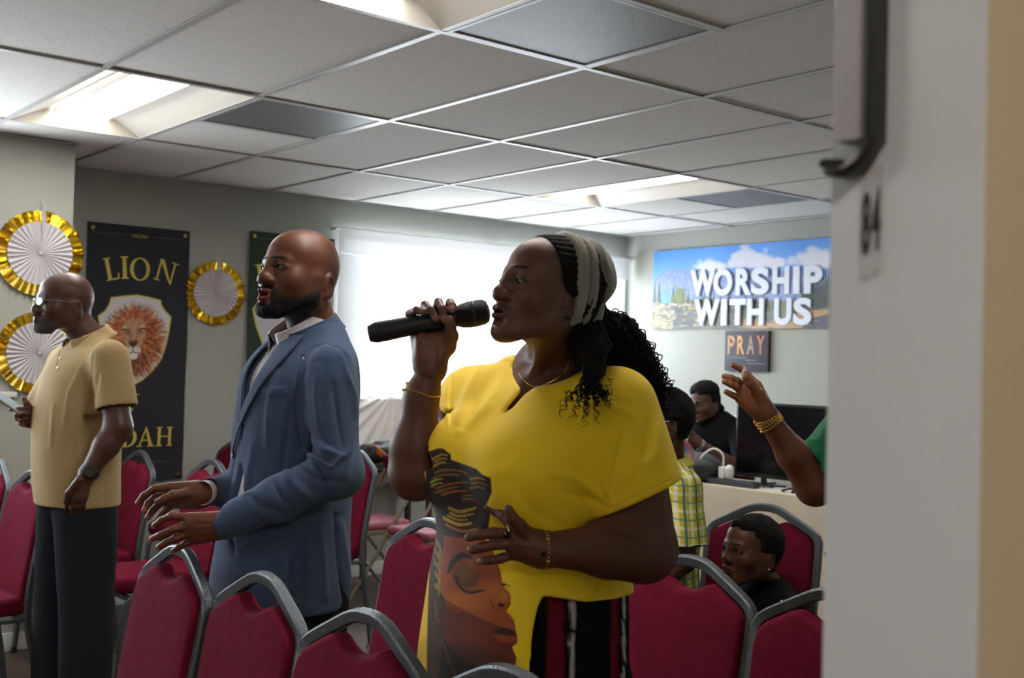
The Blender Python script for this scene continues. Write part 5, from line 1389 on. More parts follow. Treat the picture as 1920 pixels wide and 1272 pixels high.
    S.cap(sh, el, .058, .055, .03); S.cap(sh+[0, 0, -.04], sh+[0, 0, -.12], .063, .062, .02); S.cap(el, el+(wr-el)*.5, .060, .049, .03); S.cap(el+(wr-el)*.5, wr, .050, .040, .03)
    sh2 = B(-.18, -.01, 1.39); wr2 = at(392, 922, Df); el2 = at(500, 905, Df+.34)
    S.cap(sh2, el2, .058, .052, .03); S.cap(el2, wr2, .054, .036, .03)
    d1 = unit(wr-el); d2 = unit(wr2-el2)
    def cuff(P, c, d, r): q = P-c; a = q@d; rad = np.sqrt(np.maximum((q*q).sum(-1)-a*a, 0)); return np.maximum(np.maximum(-a, rad-r), a-.2)
    S.fn(lambda P: cuff(P, at(409, 984, Dn), unit(d1+[0, 0, .1]), .12), .0, 'cut', lo=wr-[.25]*3, hi=wr+[.25]*3)
    S.fn(lambda P: cuff(P, at(390, 922, Df), d2, .12), .0, 'cut', lo=wr2-[.25]*3, hi=wr2+[.25]*3)
    for c, d, r in ((at(409, 984, Dn), d1, .031), (at(390, 922, Df), d2, .030)): S.cap(c-d*.05, c+d*.05, r, r, .0, 'cut')
    S.cap(cen-[0, 0, .012]-fr.F*.0, cen+[0, 0, .2]+fr.F*.08, .082, .13, .008, 'cut')
    # open front
    edge = [(575, 608), (559, 619), (540, 636), (521, 654), (505, 680), (490, 702), (478, 724), (466, 748)]
    lz = []
    for u, v in edge:
        h_ = sf0.hit(u, v)
        if h_ is not None: q = h_[0]-fr.O; lz.append((q@fr.L, h_[0][2]))
    lz = [p_ for p_ in lz if p_[0] > -.05]
    wedge = [(-.0, 1.19)]+[(max(.004, a), z_) for a, z_ in lz[::-1]]+[(.09, 1.6)]; wedge = wedge+[(-a, z_) for a, z_ in wedge[::-1]]
    def vcut(P):
        q = P-fr.O; l = q@fr.L; f_ = q@fr.F; return np.maximum(dpoly(l, P[..., 2], wedge), .03-f_)
    S.fn(vcut, .004, 'cut')
    V, Q = S.arrays(2)
    tor = (2.70, 3.3); arm = (2.5, 2.93)
    feats = [
        ('seam', [(536+0, 732), (538, 741)], 1.0, -.001, tor), ('step', [(490, 731), (536, 725), (538, 740), (492, 746)], 1.2, .0025, tor),
        ('seam', [(566, 668), (583, 652), (607, 645), (632, 650), (655, 672)], 1.8, -.004), ('seam', [(566, 668), (556, 700), (553, 750), (558, 800), (566, 840)], 3, -.007),
        ('line', [(655, 700), (665, 745), (668, 800)], 6, .006, arm), ('line', [(598, 690), (594, 740), (600, 800)], 8, .006, arm), ('line', [(625, 720), (632, 780), (642, 840)], 6, -.006, arm),
        ('fold', [(560, 835), (590, 858), (628, 876)], 10, .009, arm), ('fold', [(578, 812), (610, 845), (652, 858)], 9, .009, arm), ('fold', [(586, 862), (606, 900), (622, 940)], 9, .007, arm),
        ('line', [(565, 872), (600, 900), (645, 905)], 6, -.007, arm), ('line', [(536, 885), (560, 915), (592, 940)], 8, .008, arm), ('line', [(512, 905), (528, 932), (550, 955)], 6, -.006, arm),
        ('line', [(465, 925), (490, 950), (530, 965)], 7, -.005, arm), ('line', [(662, 800), (652, 850), (618, 878)], 6, .007, arm), ('line', [(674, 760), (670, 830), (660, 890)], 5, -.005, arm),
        ('line', [(640, 660), (655, 720)], 5, .004, arm), ('line', [(480, 960), (520, 975), (570, 975)], 7, .004, arm),
        ('line', [(520, 700), (505, 760), (500, 830)], 8, .006, tor), ('line', [(545, 760), (535, 830), (530, 880)], 7, -.005, tor), ('line', [(475, 830), (465, 900), (460, 960)], 8, .004, tor),
        ('step', [(456, 1015), (500, 990), (504, 998), (460, 1024)], 1.5, .0025, tor), ('seam', [(628, 965), (632, 1020), (638, 1080), (645, 1125)], 2.4, -.014), ('seam', [(627, 966), (646, 967)], 1.6, -.003), ('line', [(640, 985), (648, 1050), (655, 1120)], 7, .007),
        ('line', [(600, 990), (605, 1050), (610, 1120)], 8, .008), ('line', [(572, 1010), (575, 1060), (578, 1130)], 7, -.007), ('line', [(545, 1010), (540, 1060), (540, 1130)], 8, .005),
        ('seam', [(441, 850), (432, 900), (424, 960), (418, 1010)], 1.6, -.004, tor)]
    feats = [(f_[0], f_[1], f_[2]*(.8 if f_[0] in ('line', 'fold') else 1), f_[3]*(1.4 if f_[0] in ('line', 'fold') else 1), *f_[4:]) for f_ in feats]
    V = emboss(V, Q, feats)
    V += normals(V, Q)*(.0024*noise3(V*np.array([1, 1, .6]), 42, 4))[:, None]
    jk = link('jacket', qmesh(V, Q), navy, t, True)
    # lapels laid on the uncut front, then the turned collar round the neck
    for b in patch(sf0, [(545, 632), (521, 655), (505, 680), (490, 702), (477, 726), (462, 760), (448, 800), (437, 848)],
                   [(572, 634), (563, 646), (538, 676), (516, 700), (492, 730), (470, 770), (452, 808), (438, 850)], 34, 9, lambda a, c: (.0075+.002*c)*(1-.6*a**4), mirror=fr):
        if b is not None and len(b.v) and (np.array(b.v[0])-fr.O)@fr.L < 0: b.f = [q for q in b.f if max(q) < 26*9]
        strip_obj(b, 'lapel', navy, jk, .0035)
    sfj = Surf(V0, Q0)
    collar_ring(cen-fr.F*.004-[0, 0, .006], fr, R_(22), .083, .006, .020, .040, 40, navy, jk, 'jacket_collar', flare=.004, pts=.1)
    sj = Surf(V, Q)
    for u, v in ((437, 853),):
        h_ = sj.hit(u, v)
        if h_: b = MB(); b.lathe([(.001, -.001), (.009, 0), (.009, .0035), (.001, .0035)], h_[0], h_[1], 14); b.build('button', mat('navy_button', hexc('20242e'), .3), jk, smooth=True)
    b = MB(); b.lathe([(.0285, -.05), (.031, -.008), (.0308, .020), (.0292, .020), (.029, -.05)], at(386, 924, Df), d2, 28); b.build('shirt_cuff', shirt_m, t, smooth=True)
    return t
build_man()
# ------------------------------------------------------------------ singer in the yellow top
def print_canvas():
    K, H = 675, 1272; Yl = (.97, .81, .06); cv = Canvas(K, H, Yl); rn = random.Random(21); dk = (.11, .065, .04)
    wrap = [(60, 70), (125, 45), (150, 42), (195, 70), (196, 95), (250, 110), (330, 125), (365, 150), (402, 160), (407, 235), (380, 300), (374, 330), (398, 350), (386, 440), (372, 490), (250, 505), (150, 530), (60, 540)]
    cv.poly(wrap, dk, 2)
    def streaks(path, n, spread, col, w=4, seg=.55):
        for k in range(n):
            o = (k-(n-1)/2)*spread; t0 = rn.uniform(0, .2); P = spline([(x, y+o) for x, y in path], 8); m_ = len(P); a = int(m_*t0); e = int(m_*rn.uniform(.75, 1))
            if e-a > 2: cv.line([tuple(q) for q in P[a:e]], w*rn.uniform(.9, 1.6), tuple(c*rn.uniform(.75, 1.05) for c in col), .9, .5)
    go = (.88, .72, .18)
    streaks([(98, 120), (150, 92), (186, 100)], 3, 20, go, 9); streaks([(90, 195), (140, 168), (220, 158), (300, 172)], 2, 24, (.62, .48, .14), 10)
    streaks([(115, 275), (200, 240), (295, 222)], 3, 22, (.74, .44, .10), 10); streaks([(88, 235), (120, 215), (172, 205)], 2, 22, go, 10)
    streaks([(300, 205), (345, 190), (395, 205)], 3, 24, (.66, .52, .16), 11); streaks([(245, 292), (300, 276), (345, 290)], 2, 18, (.58, .42, .12), 8)
    streaks([(150, 350), (225, 378), (300, 356), (335, 335)], 2, 26, go, 15); streaks([(152, 408), (240, 424), (335, 390)], 2, 26, go, 15); streaks([(160, 455), (250, 470), (335, 440)], 1, 10, (.72, .56, .14), 14); streaks([(98, 440), (106, 400), (110, 370)], 2, 14, (.5, .34, .1), 8)
    for _ in range(150):
        x, y = rn.uniform(100, 360), rn.uniform(170, 480); cv.line([(x, y), (x+rn.uniform(-3, 3), y+rn.uniform(6, 16))], 1.6, dk, .4)
    # face
    face = [(120, 520), (370, 490), (405, 530), (430, 590), (452, 650), (458, 700), (498, 745), (500, 790), (478, 825), (515, 865), (524, 900), (530, 935), (532, 968), (506, 992), (528, 1040), (520, 1085), (470, 1104), (395, 1112), (360, 1150), (352, 1190), (400, 1195), (445, 1272), (60, 1272), (60, 700)]
    cv.poly(face, (.62, .29, .09), 2)
    low = [(60, 790), (125, 800), (160, 832), (300, 870), (420, 898), (528, 922), (532, 968), (506, 992), (528, 1040), (520, 1085), (470, 1104), (395, 1112), (360, 1150), (352, 1190), (250, 1272), (60, 1272)]
    cv.poly(low, (.40, .14, .04), 2)
    for cx, cy, rx, ry, c_, a in ((260, 640, 110, 60, (.52, .22, .07), .5), (240, 820, 90, 40, (.78, .48, .12), .6), (350, 780, 90, 60, (.68, .38, .10), .6), (440, 740, 40, 45, (.76, .44, .14), .6), (340, 960, 110, 60, (.46, .16, .04), .6), (300, 1070, 160, 40, (.22, .09, .04), .7), (200, 560, 80, 60, (.45, .20, .08), .6), (480, 870, 30, 30, (.60, .34, .12), .5)):
        cv.ell(cx, cy, rx, ry, c_, .8, a)
    cv.ell(270, 700, 62, 52, (.28, .20, .06), .5, .8); cv.ell(265, 680, 42, 34, (.46, .32, .08), .6, .8)
    cv.line([tuple(q) for q in spline([(216, 705), (240, 750), (290, 768), (362, 742)], 8)], 15, (.07, .05, .03), .9, .3)
    cv.poly([(168, 705), (180, 650), (205, 605), (250, 578), (310, 588), (300, 604), (250, 606), (215, 640), (185, 690)], (.13, .10, .04), 2)
    cv.line([(455, 700), (480, 700), (497, 706)], 8, (.05, .04, .03), .95, .6)
    cv.line([tuple(q) for q in spline([(400, 780), (412, 812), (440, 822)], 8)], 7, (.36, .17, .05), .8); cv.ell(452, 800, 16, 9, (.20, .08, .03), .4); cv.ell(470, 760, 18, 22, (.80, .50, .18), .7, .6)
    cv.poly([(405, 935), (440, 912), (480, 905), (512, 912), (532, 935), (470, 940)], (.22, .10, .05), 1.5); cv.poly([(415, 945), (470, 942), (532, 938), (530, 968), (490, 978), (440, 970)], (.56, .24, .10), 1.5)
    cv.line([(160, 832), (300, 870), (420, 898), (528, 922)], 3, (.25, .10, .04), .8)
    # neck and side band
    cv.poly([(150, 1020), (210, 1075), (300, 1105), (395, 1112), (360, 1150), (350, 1200), (420, 1200), (470, 1272), (120, 1272)], (.10, .05, .03), 3)
    cv.poly([(355, 1170), (375, 1120), (402, 1112), (418, 1180)], Yl, 1.5); cv.line([(405, 1115), (440, 1160), (485, 1230)], 34, (.36, .16, .05), .95)
    cv.poly([(60, 480), (135, 490), (150, 560), (122, 640), (118, 780), (160, 832), (155, 960), (140, 1040), (130, 1272), (70, 1272)], (.20, .14, .06), 2)
    for k in range(5): streaks([(88, 560+k*52), (128, 600+k*50), (98, 650+k*50)], 2, 16, (.70, .55, .18), 8)
    cv.poly([(84, 1272), (96, 820), (160, 832), (152, 1020), (120, 1272)], (.30, .18, .05), 2, .8); cv.line([(100, 850), (120, 950), (135, 940)], 8, (.56, .30, .08), .8)
    cv.line([(150, 1040), (200, 1150), (260, 1272)], 16, (.42, .20, .06), .8, .3)
    return cv
def build_woman():
    D = 2.25; t = thing('person', 'person in a yellow top with a printed face, grey headscarf, singing into a microphone', 'person', tuple(at(1002, 900, D)[:2])+(0,))
    sk = skin('skin_deep_brown', None, .45); base = np.array(srgb('593626'))
    fr = Frame(at(1002, 900, D), facing(1002, 42)); B = fr
    A = facing(1026, 57, 16, 0); C = at(1026, 555, 2.15); s = .97
    loc = lambda W: ((np.asarray(W)-C) @ A.T)/s
    nb = B(.02, -.035, 1.43); p = dict(jaw=.049, nose=1.15, nlen=-.001, eary=.010, open=.0020, lid=-.0022, mouth=.0015, neck0=(0, .025, -.05), neck=tuple(loc(nb)), neckr=(.048, .056), lo=(-.17, -.19, -.36), hi=(.2, .16, .14))
    lev = [(.70, 0, .02, .225, .185), (.85, 0, .015, .225, .18), (.98, 0, .01, .215, .172), (1.09, 0, .012, .196, .158), (1.17, 0, .028, .196, .165), (1.25, 0, .035, .200, .165), (1.31, 0, .018, .196, .142), (1.36, 0, -.005, .175, .115), (1.40, 0, -.025, .13, .085), (1.43, 0, -.035, .085, .062)]
    def chest(S):
        for l in (-1, 1): S.cap(loc(B(l*.04, -.03, 1.395)), loc(B(l*.15, -.02, 1.345)), .05/s, .05/s, .04)
        S.ell(loc(B(0, -.005, 1.31)), np.array((.15, .118, .085))/s, .05, M=np.array([fr.L, fr.F, [0, 0, 1]]) @ A.T)
        S.cap(loc(B(.0, -.02, 1.36)), loc(B(0, -.03, 1.42)), .085/s, .06/s, .04)
        for l in (-1, 1): S.cap(loc(B(l*.012, .068, 1.372)), loc(B(l*.11, .015, 1.392)), .008/s, .006/s, .02)
        S.cap(loc(B(.018, .045, 1.385)), (.045, .0, -.06), .006, .004, .035)
    H = Head(C, A, s, p, chest, .0021)
    x, y, z = H.V.T; col = np.tile(base, (len(H.V), 1))
    lipw = sm((.027-np.abs(x))/.006)*sm((-.051-z)/.003)*sm((z+.084)/.004)*sm((-.087-y)/.004)
    col = col*(1-lipw[:, None]*.7)+np.array(srgb('4e2a26'))*lipw[:, None]*.7
    col = eye_tint(H, col, -.0022, .0024, .8, .0235)
    hw0 = .75*sm((y-(-.060+.45*(.093-z)))/.016)*sm((z-.0)/.03)*sm((y+.09)/.02); col = col*(1-hw0[:, None])+np.array((.06, .045, .04))*hw0[:, None]
    parts = [(H.w(H.V), H.Q)]; cols = [col]
    hb = np.array(srgb('593524'))
    # arms ---------------------------------------------------
    shn, eln, wrn = at(1163, 752, 2.13), at(1207, 1030, 2.07), at(1016, 1031, 2.02)
    S = Solid(*bounds([shn, eln, wrn, at(1260, 1030, 2.0)], .09), .0032)
    S.cap(shn+(eln-shn)*.52, eln, .052, .055, .02); S.cap(shn+(eln-shn)*.6, shn+(eln-shn)*.75, .058, .058, .03); S.cap(eln, eln+(wrn-eln)*.35, .050, .048, .03); S.cap(eln+(wrn-eln)*.35, wrn, .048, .029, .03); S.ell(eln+[.0, 0, .0], (.052,)*3, .03)
    V, Q = S.arrays(2); V = emboss(V, Q, [('seam', [(1147, 990), (1170, 1000), (1195, 1012)], 3, -.004), ('line', [(1150, 1015), (1190, 1025), (1230, 1018)], 8, .003)]); parts.append((V, Q)); cols.append(np.tile(hb, (len(V), 1)))
    shf, elf, wrf = at(882, 748, 2.36), at(780, 884, 2.215), at(807, 694, 2.20)
    S = Solid(*bounds([shf, elf, wrf], .09), .0032)
    S.cap(shf, elf, .055, .050, .03); S.cap(elf, at(778, 838, 2.21), .049, .047, .02); S.cap(at(778, 838, 2.21), at(790, 745, 2.205), .046, .032, .02); S.cap(at(790, 745, 2.205), wrf, .032, .0265, .02); S.ell(elf+[0, 0, -.008], (.047,)*3, .02)
    V, Q = S.arrays(2); parts.append((V, Q)); cols.append(np.tile(hb, (len(V), 1)))
    # near open hand -----------------------------------------
    Dn = 2.02
    S = Solid(*bounds([at(865, 935, Dn), at(865, 1075, Dn), at(1040, 935, Dn), at(1040, 1075, Dn), at(950, 1000, Dn-.09), at(950, 1000, Dn+.09)], .02), .0019)
    f = [fing([(965, 995, Dn+.01), (945, 968, Dn+.03), (930, 958, Dn+.045), (917, 952, Dn+.05)], .0112, .0092),
         fing([(964, 1002, Dn-.012), (925, 1000, Dn-.024), (900, 1003, Dn-.026), (879, 1008, Dn-.02)], .0108, .0082),
         fing([(962, 1020, Dn-.012), (925, 1022, Dn-.024), (903, 1027, Dn-.024), (884, 1032, Dn-.018)], .0102, .0080),
         fing([(966, 1038, Dn-.004), (938, 1048, Dn-.012), (920, 1051, Dn-.012), (902, 1052, Dn-.008)], .0094, .0070)]
    hand(S, wrn, (np.array([0, 0, 1.])*.016, .0165), [q[0][0] for q in f], f, .0118, .010, arm=[(wrn, .028), (at(1035, 1031, 2.025), .030)])
    th = fing([(990, 1002, Dn-.01), (972, 985, Dn-.03), (960, 972, Dn-.045), (953, 956, Dn-.05)], .0140, .0088)
    for (a, r), (b_, r2) in zip(th[:-1], th[1:]): S.cap(a, b_, r, r2, .007)
    V, Q = S.arrays(1); c = tips_colour(V, [(q[-1][0], TOC(900)) for q in f]+[(th[-1][0], TOC(900))], hb, srgb('9a7468'), .0095)
    V = emboss(V, Q, [('line', [(1000, 1010), (970, 1006)], 2.4, .0010), ('line', [(1000, 1025), (968, 1022)], 2.4, .001), ('seam', [(921, 995), (924, 1005)], 1.6, -.0007), ('seam', [(922, 1017), (925, 1028)], 1.6, -.0007), ('seam', [(936, 1043), (939, 1053)], 1.4, -.0006)]); parts.append((V, Q)); cols.append(c)
    # far hand closed round the microphone --------------------
    Dm = 2.20; mb, mt = at(699, 625, Dm), at(912, 584, Dm); md_ = unit(mt-mb)
    S = Solid(*bounds([at(755, 550, Dm), at(755, 700, Dm), at(870, 550, Dm), at(870, 700, Dm), at(810, 620, Dm-.06), at(810, 620, Dm+.07)], .015), .0018)
    f = [fing([(779, 622, Dm+.024), (768, 603, Dm+.032), (768, 589, Dm+.010), (781, 582, Dm-.012), (792, 584, Dm-.022)], .0094, .0070),
         fing([(795, 618, Dm+.026), (791, 590, Dm+.032), (797, 572, Dm+.008), (808, 582, Dm-.022), (817, 597, Dm-.029)], .0098, .0072),
         fing([(815, 614, Dm+.026), (816, 586, Dm+.032), (822, 567, Dm+.008), (830, 580, Dm-.022), (833, 599, Dm-.029)], .0100, .0074),
         fing([(835, 610, Dm+.026), (840, 582, Dm+.030), (844, 568, Dm+.008), (848, 574, Dm-.016), (847, 581, Dm-.025)], .0098, .0074)]
    W = at(806, 682, Dm+.004); R_v = CR[0]
    hand(S, W, (-R_v*.016, .018), [q[0][0] for q in f], f, .0125, .010, arm=[(W, .0255), (wrf+(wrf-W)*.4, .027)])
    S.cap(at(838, 650, Dm-.0), at(844, 628, Dm-.012), .019, .016, .014); S.cap(at(846, 632, Dm-.014), at(845, 615, Dm-.030), .0135, .0105, .006); S.cap(at(845, 615, Dm-.03), at(843, 600, Dm-.034), .0105, .0085, .004)
    S.cap(at(795, 665, Dm-.006), at(792, 638, Dm-.008), .018, .015, .012); S.cap(at(822, 668, Dm-.006), at(815, 638, Dm-.002), .016, .014, .012)
    V, Q = S.arrays(1); N = normals(V, Q); pc = np.array(srgb('7d5142')); pw = sm((N@TOC(806)-.25)/.5)*sm((V[:, 2]-W[2]-.0)/.02)*sm((at(806, 612, Dm)[2]-V[:, 2])/.012)
    c = np.tile(hb, (len(V), 1)); c = c*(1-.5*pw[:, None])+pc*.5*pw[:, None]
    for q in f+[[(at(843, 600, Dm-.034), 1)]]:
        d = np.linalg.norm(V-q[-1][0], axis=1); w_ = sm((.012-d)/.006)[:, None]; c = c*(1-w_)+np.array(srgb('8a5c4e'))*w_
    V = emboss(V, Q, [('seam', [(812, 628), (818, 645), (822, 665), (820, 678)], 1.6, -.0016), ('seam', [(806, 630), (810, 640)], 1.3, -.001)]); parts.append((V, Q)); cols.append(c)
    V, Q = merge(parts); link('body', qmesh(V, Q, 'body', np.concatenate(cols)), sk, t, True)
    H.eyes(t, eye_m, (0, 0, -.35))
    brow = lambda P: sm((.048-np.abs(P[:, 0]))/.008)*sm((np.abs(P[:, 0])-.012)/.006)*np.exp(-((P[:, 2]-.024-.12*(.03-np.abs(np.abs(P[:, 0])-.03)))/.0034)**2)*sm((-.05-P[:, 1])/.02)
    H.part('eyebrow', t, mat('brow_hair'), brow, .0004, rough=.0002, nsc=900, thr=.4)
    # hair: tight rows in front of the scarf
    def hairw(P):
        x, y, z = P.T; line = -.052+.45*(.093-z); line = np.where(z < .02, -.019+.5*(.02-z), line)
        return sm((y-line)/.006)*sm((z+.005+.6*np.maximum(y-.02, 0)*2)/.008)
    def rows(P): a = np.arctan2(P[:, 0], P[:, 2]-.02); return .0015+.0028*np.abs(np.sin(a*19))
    H.part('braided_hair', t, hair_m, hairw, rows, rough=.0004, nsc=800, thr=.12)
    nape = lambda P: sm((P[:, 1]-.035)/.01)*sm((P[:, 2]+.07)/.02)
    H.part('braided_hair', t, hair_m, nape, .014, rough=.0035, nsc=200)
    # scarf
    sc = mat('grey_scarf', hexc('8d8a7e'), .8, bump=('noise', 60, .15), sheen=.3); cc = lambda P: P[:, 1]*.98+P[:, 2]*.2
    for n_, (a, b_, o) in enumerate(((.012, .041, .011), (.037, .064, .013))):
        wt = lambda P, a=a, b_=b_: sm((cc(P)-a)/.005)*sm((b_-cc(P))/.005)*sm((P[:, 2]+.055)/.02)
        H.part('headscarf_band', t, sc, wt, lambda P, a=a, b_=b_, o=o: o*np.sqrt(np.clip(1-((cc(P)-(a+b_)/2)/((b_-a)/2))**2, 0, 1))**.7+.0025+.0012*np.sin(cc(P)*900+P[:, 2]*60), thr=.03)
    wr_ = lambda P: sm((cc(P)-.062-.42*np.clip(.080-P[:, 2], 0, .07))/.006)*sm((P[:, 2]+.012-.55*np.maximum(.075-P[:, 1], 0)*1.6)/.012)
    H.part('headscarf_wrap', t, sc, wr_, lambda P: .014+.016*sm((P[:, 2]-.0)/.06)+.0028*np.sin(P[:, 0]*30+P[:, 2]*85+P[:, 1]*150), rough=.0012, nsc=60, thr=.03)
    b = MB(); b.tube([H.w(q) for q in spline([(.035, .095, .030), (.052, .094, .0), (.056, .088, -.030), (.05, .082, -.055)], 6)], .010, 10, scale=[.9]*19); b.build('scarf_knot', sc, t, smooth=True)
    # earring and necklace
    gold = mat('gold', hexc('ddb765'), .28, metal=1)
    for k in (-1, 1): b = MB(); b.ball(H.w((k*.0865, .002, -.043)), .0052, 10); b.build('earring', mat('dark_stone', hexc('2a2a2a'), .15, metal=.3), t, smooth=True)
    Vh, Qh = H.w(H.V), H.Q; sfh = Surf(Vh, Qh); P = []
    for u, v in resample([(1066, 676), (1058, 700), (1035, 716), (1004, 726), (985, 716), (972, 700)], 30):
        h_ = sfh.hit(u, v)
        if h_: P.append(h_[0]+h_[1]*.0012)
    if len(P) > 4: b = MB(); b.tube(P, .0007, 5); b.ball(P[len(P)//2+4], .002, 8); b.build('necklace', gold, t, smooth=True)
    # curls
    rn = random.Random(9); cm = MB(); main = [at(1118, 596, 2.21), at(1150, 628, 2.23), at(1180, 680, 2.24), at(1205, 735, 2.23), at(1228, 790, 2.22)]
    S = Solid(*bounds(main+[at(1080, 760, 2.1)], .10), .004)
    for a, b_, r1, r2 in zip(main[:-1], main[1:], (.030, .040, .044, .034), (.040, .044, .034, .014)): S.cap(a, b_, r1, r2, .02)
    for q in ([(1095, 600, 2.16), (1108, 650, 2.13), (1112, 700, 2.09)],): S.cap(at(*q[0]), at(*q[1]), .026, .030, .03); S.cap(at(*q[1]), at(*q[2]), .030, .016, .03)
    V, Q = S.arrays(1); V += normals(V, Q)*(.006*noise3(V, 110, 2)+.004*noise3(V, 260, 3))[:, None]; link('ponytail', qmesh(V, Q), hair_m, t, True)
    def curl(path, r, hr, turns, n=9):
        P = np.array(spline(path, n)); m_ = len(P); d = np.gradient(P, axis=0); d /= np.linalg.norm(d, axis=1)[:, None]; up = np.array([0, 0, 1.]); x = np.cross(d, unit([.3, .8, .2])); x /= np.linalg.norm(x, axis=1)[:, None]; y = np.cross(d, x)
        ph = rn.uniform(0, 6.3); t_ = np.linspace(0, 1, m_); a = ph+2*PI*turns*t_; h_ = hr*np.minimum(1, t_*4)
        P = P+x*(h_*np.cos(a))[:, None]+y*(h_*np.sin(a))[:, None]; cm.tube(P, r, 4, scale=list(1-.6*t_**3))
    for k in range(330):
        rr = lambda s_: np.array([rn.gauss(0, s_), rn.gauss(0, s_), rn.gauss(0, s_)]); e = rn.uniform(.45, 1.0); off = unit(rr(1))*.045
        i0 = min(3, int(e*4)); tgt = main[i0]*(1-(e*4-i0))+main[min(4, i0+1)]*(e*4-i0) if i0 < 4 else main[4]
        p = [main[0]+rr(.010), main[1]+off*.8+rr(.006), main[2]+off*1.05+rr(.006)]
        if e > .5: p.append(main[3]+off*.95+rr(.008))
        p.append(tgt+off*.9+np.array([0, 0, -.01])+rr(.012)); curl(p, .0015, .0055, 8+5*e, 26)
    for tip in [(1075, 795), (1050, 788), (1098, 790), (1120, 775), (1106, 740), (1135, 760), (1145, 770), (1088, 770), (1150, 745), (1118, 800), (1060, 772), (1095, 812)]:
        for q in range(3): curl([at(1100+rn.uniform(-6, 14), 640, 2.13), at(1108+rn.uniform(-10, 14), 690, 2.09), at((tip[0]+1110)/2, 735, 2.055), at(tip[0]+rn.uniform(-4, 4), tip[1]-rn.uniform(0, 40), 2.04)], .0014, .0046, 9, 34)
    cm.build('loose_curls', hair_m, t, smooth=True)
    # skirt with stripes
    def skirt():
        lo = fr(0, 0, 0)-[.3, .3, 0]; S = Solid((lo[0], lo[1], .18), (lo[0]+.6, lo[1]+.6, 1.02), .0075)
        S.loft(fr.lev([(.2, 0, 0, .27, .23), (.5, 0, .0, .25, .21), (.8, 0, .008, .216, .176), (.98, 0, .005, .20, .158), (1.0, 0, .005, .19, .15)]), .0)
        V, Q = S.arrays(2); q = V-fr.O; l, f_ = q@fr.L, q@fr.F; R0 = CR[0].copy(); R0[2] = 0; R0 = unit(R0); rx = q@R0; tx = q@np.array([R0[1], -R0[0], 0]); ph = np.arctan2(rx, -tx*-1)
        ph = np.arctan2(rx, np.abs(tx)*1.0); hw = np.hypot(rx, tx); ph = np.arcsin(np.clip(rx/.205, -1, 1)); ph = np.where(tx > 0, ph, PI-ph) if False else ph
        m_ = np.mod(ph-.20+.33, .66)-.33; c = np.tile((.055, .045, .07), (len(V), 1)); w1 = sm((.085-np.abs(m_-.0))/.012)[:, None]; w2 = sm((.020-np.abs(m_-.15))/.008)[:, None]
        c = c*(1-w1)+np.array((.42, .07, .13))*w1; c = c*(1-w2)+np.array((.72, .70, .72))*w2
        N = normals(V, Q); V = V+N*(.004*np.sin(ph*19))[:, None]; return link('skirt', qmesh(V, Q, 'm', c), mat('striped_cloth', (1, 1, 1), .8, attr='Col'), t, True)
    skirt()
    legs = MB(); 
    for l in (-.09, .09): legs.tube([B(l, 0, .06), B(l, -.01, .3)], .042, 12)
    legs.build('legs', mat('skin_plain', s2l(tuple(base)), .5), t, smooth=True); shoes(fr, t, (-.09, .09), mat('black_leather'))
    # yellow top
    lo, hi = bounds([fr(0, 0, .70)-[.36, .36, 0], fr(0, 0, 1.46)+[.36, .36, 0], at(1262, 905, 2.0), at(815, 790, 2.4)], .02); lo[2] = .72; hi[2] = 1.47
    S = Solid(lo, hi, .0039); S.loft(fr.lev(lev), .0)
    for l in (-1, 1): S.ell(B(l*.082, .135, 1.235), (.075, .07, .078), .05)
    for l in (-1, 1): S.cap(B(l*.06, -.03, 1.392), B(l*.16, -.02, 1.350), .050, .058, .05)
    hc = at(1206, 932, 2.09); S.cap(at(1158, 764, 2.14), hc, .076, .082, .04); S.cap(at(1120, 830, 2.14), at(1165, 920, 2.10), .07, .06, .05)
    vv = -CR[1]; rr_ = CR[0]; nrm = unit(rr_*.42+vv*.91-CR[2]*.1); trim(S, hc, nrm, .115)
    S.cap(hc-nrm*.035, hc+nrm*.04, .056, .070, .0, 'cut')
    S.cap(B(-.11, .02, 1.34), B(-.150, .02, 1.24), .07, .06, .05); S.cap(shf, at(850, 808, 2.325), .066, .070, .04); hf = at(842, 818, 2.30); nf = unit(elf-shf); trim(S, hf, nf, .088); S.cap(hf-nf*.06, hf+nf*.04, .055, .064, 0, 'cut')
    # neckline with its slit
    nl = [(1130, 640), (1118, 668), (1095, 692), (1070, 708), (1040, 720), (1004, 727), (985, 741), (962, 766), (943, 779), (942, 776), (957, 757), (976, 734), (974, 722), (965, 706), (962, 690), (968, 672), (980, 655), (1000, 600), (1130, 600)]
    def cutn(P): uv = pix(P); q = P-fr.O; return np.maximum(dpoly(uv[..., 0], uv[..., 1], nl)/938., -.0-(q@fr.F+.03)*1.0)
    S.fn(cutn, .006, 'cut', lo=B(0, 0, 1.30)-[.25, .25, 0], hi=B(0, 0, 1.5)+[.25, .25, 0])
    S.cap(B(.0, -.04, 1.40), B(0, -.05, 1.55), .066, .09, .004, 'cut')
    hm = [(1260, 1098), (1190, 1112), (1150, 1126), (1100, 1130), (1040, 1121), (1018, 1119), (1008, 1140), (1000, 1180), (992, 1272), (988, 1400), (1500, 1400), (1500, 1098)]
    def cuth(P): uv = pix(P); return dpoly(uv[..., 0], uv[..., 1], hm)/938.
    S.fn(cuth, .002, 'cut', lo=lo, hi=(hi[0], hi[1], 1.05))
    # open underneath
    S.loft(fr.lev([(.6, 0, .02, .219, .179), (.85, 0, .015, .219, .174), (.955, 0, .01, .208, .163)]), .0, 'cut')
    V, Q = S.arrays(2)
    # finer mesh so the print is crisp
    V, Q = refine(V, Q)
    for _ in range(3): V = relax(V, Q, .5)
    ne = (1.9, 2.2)
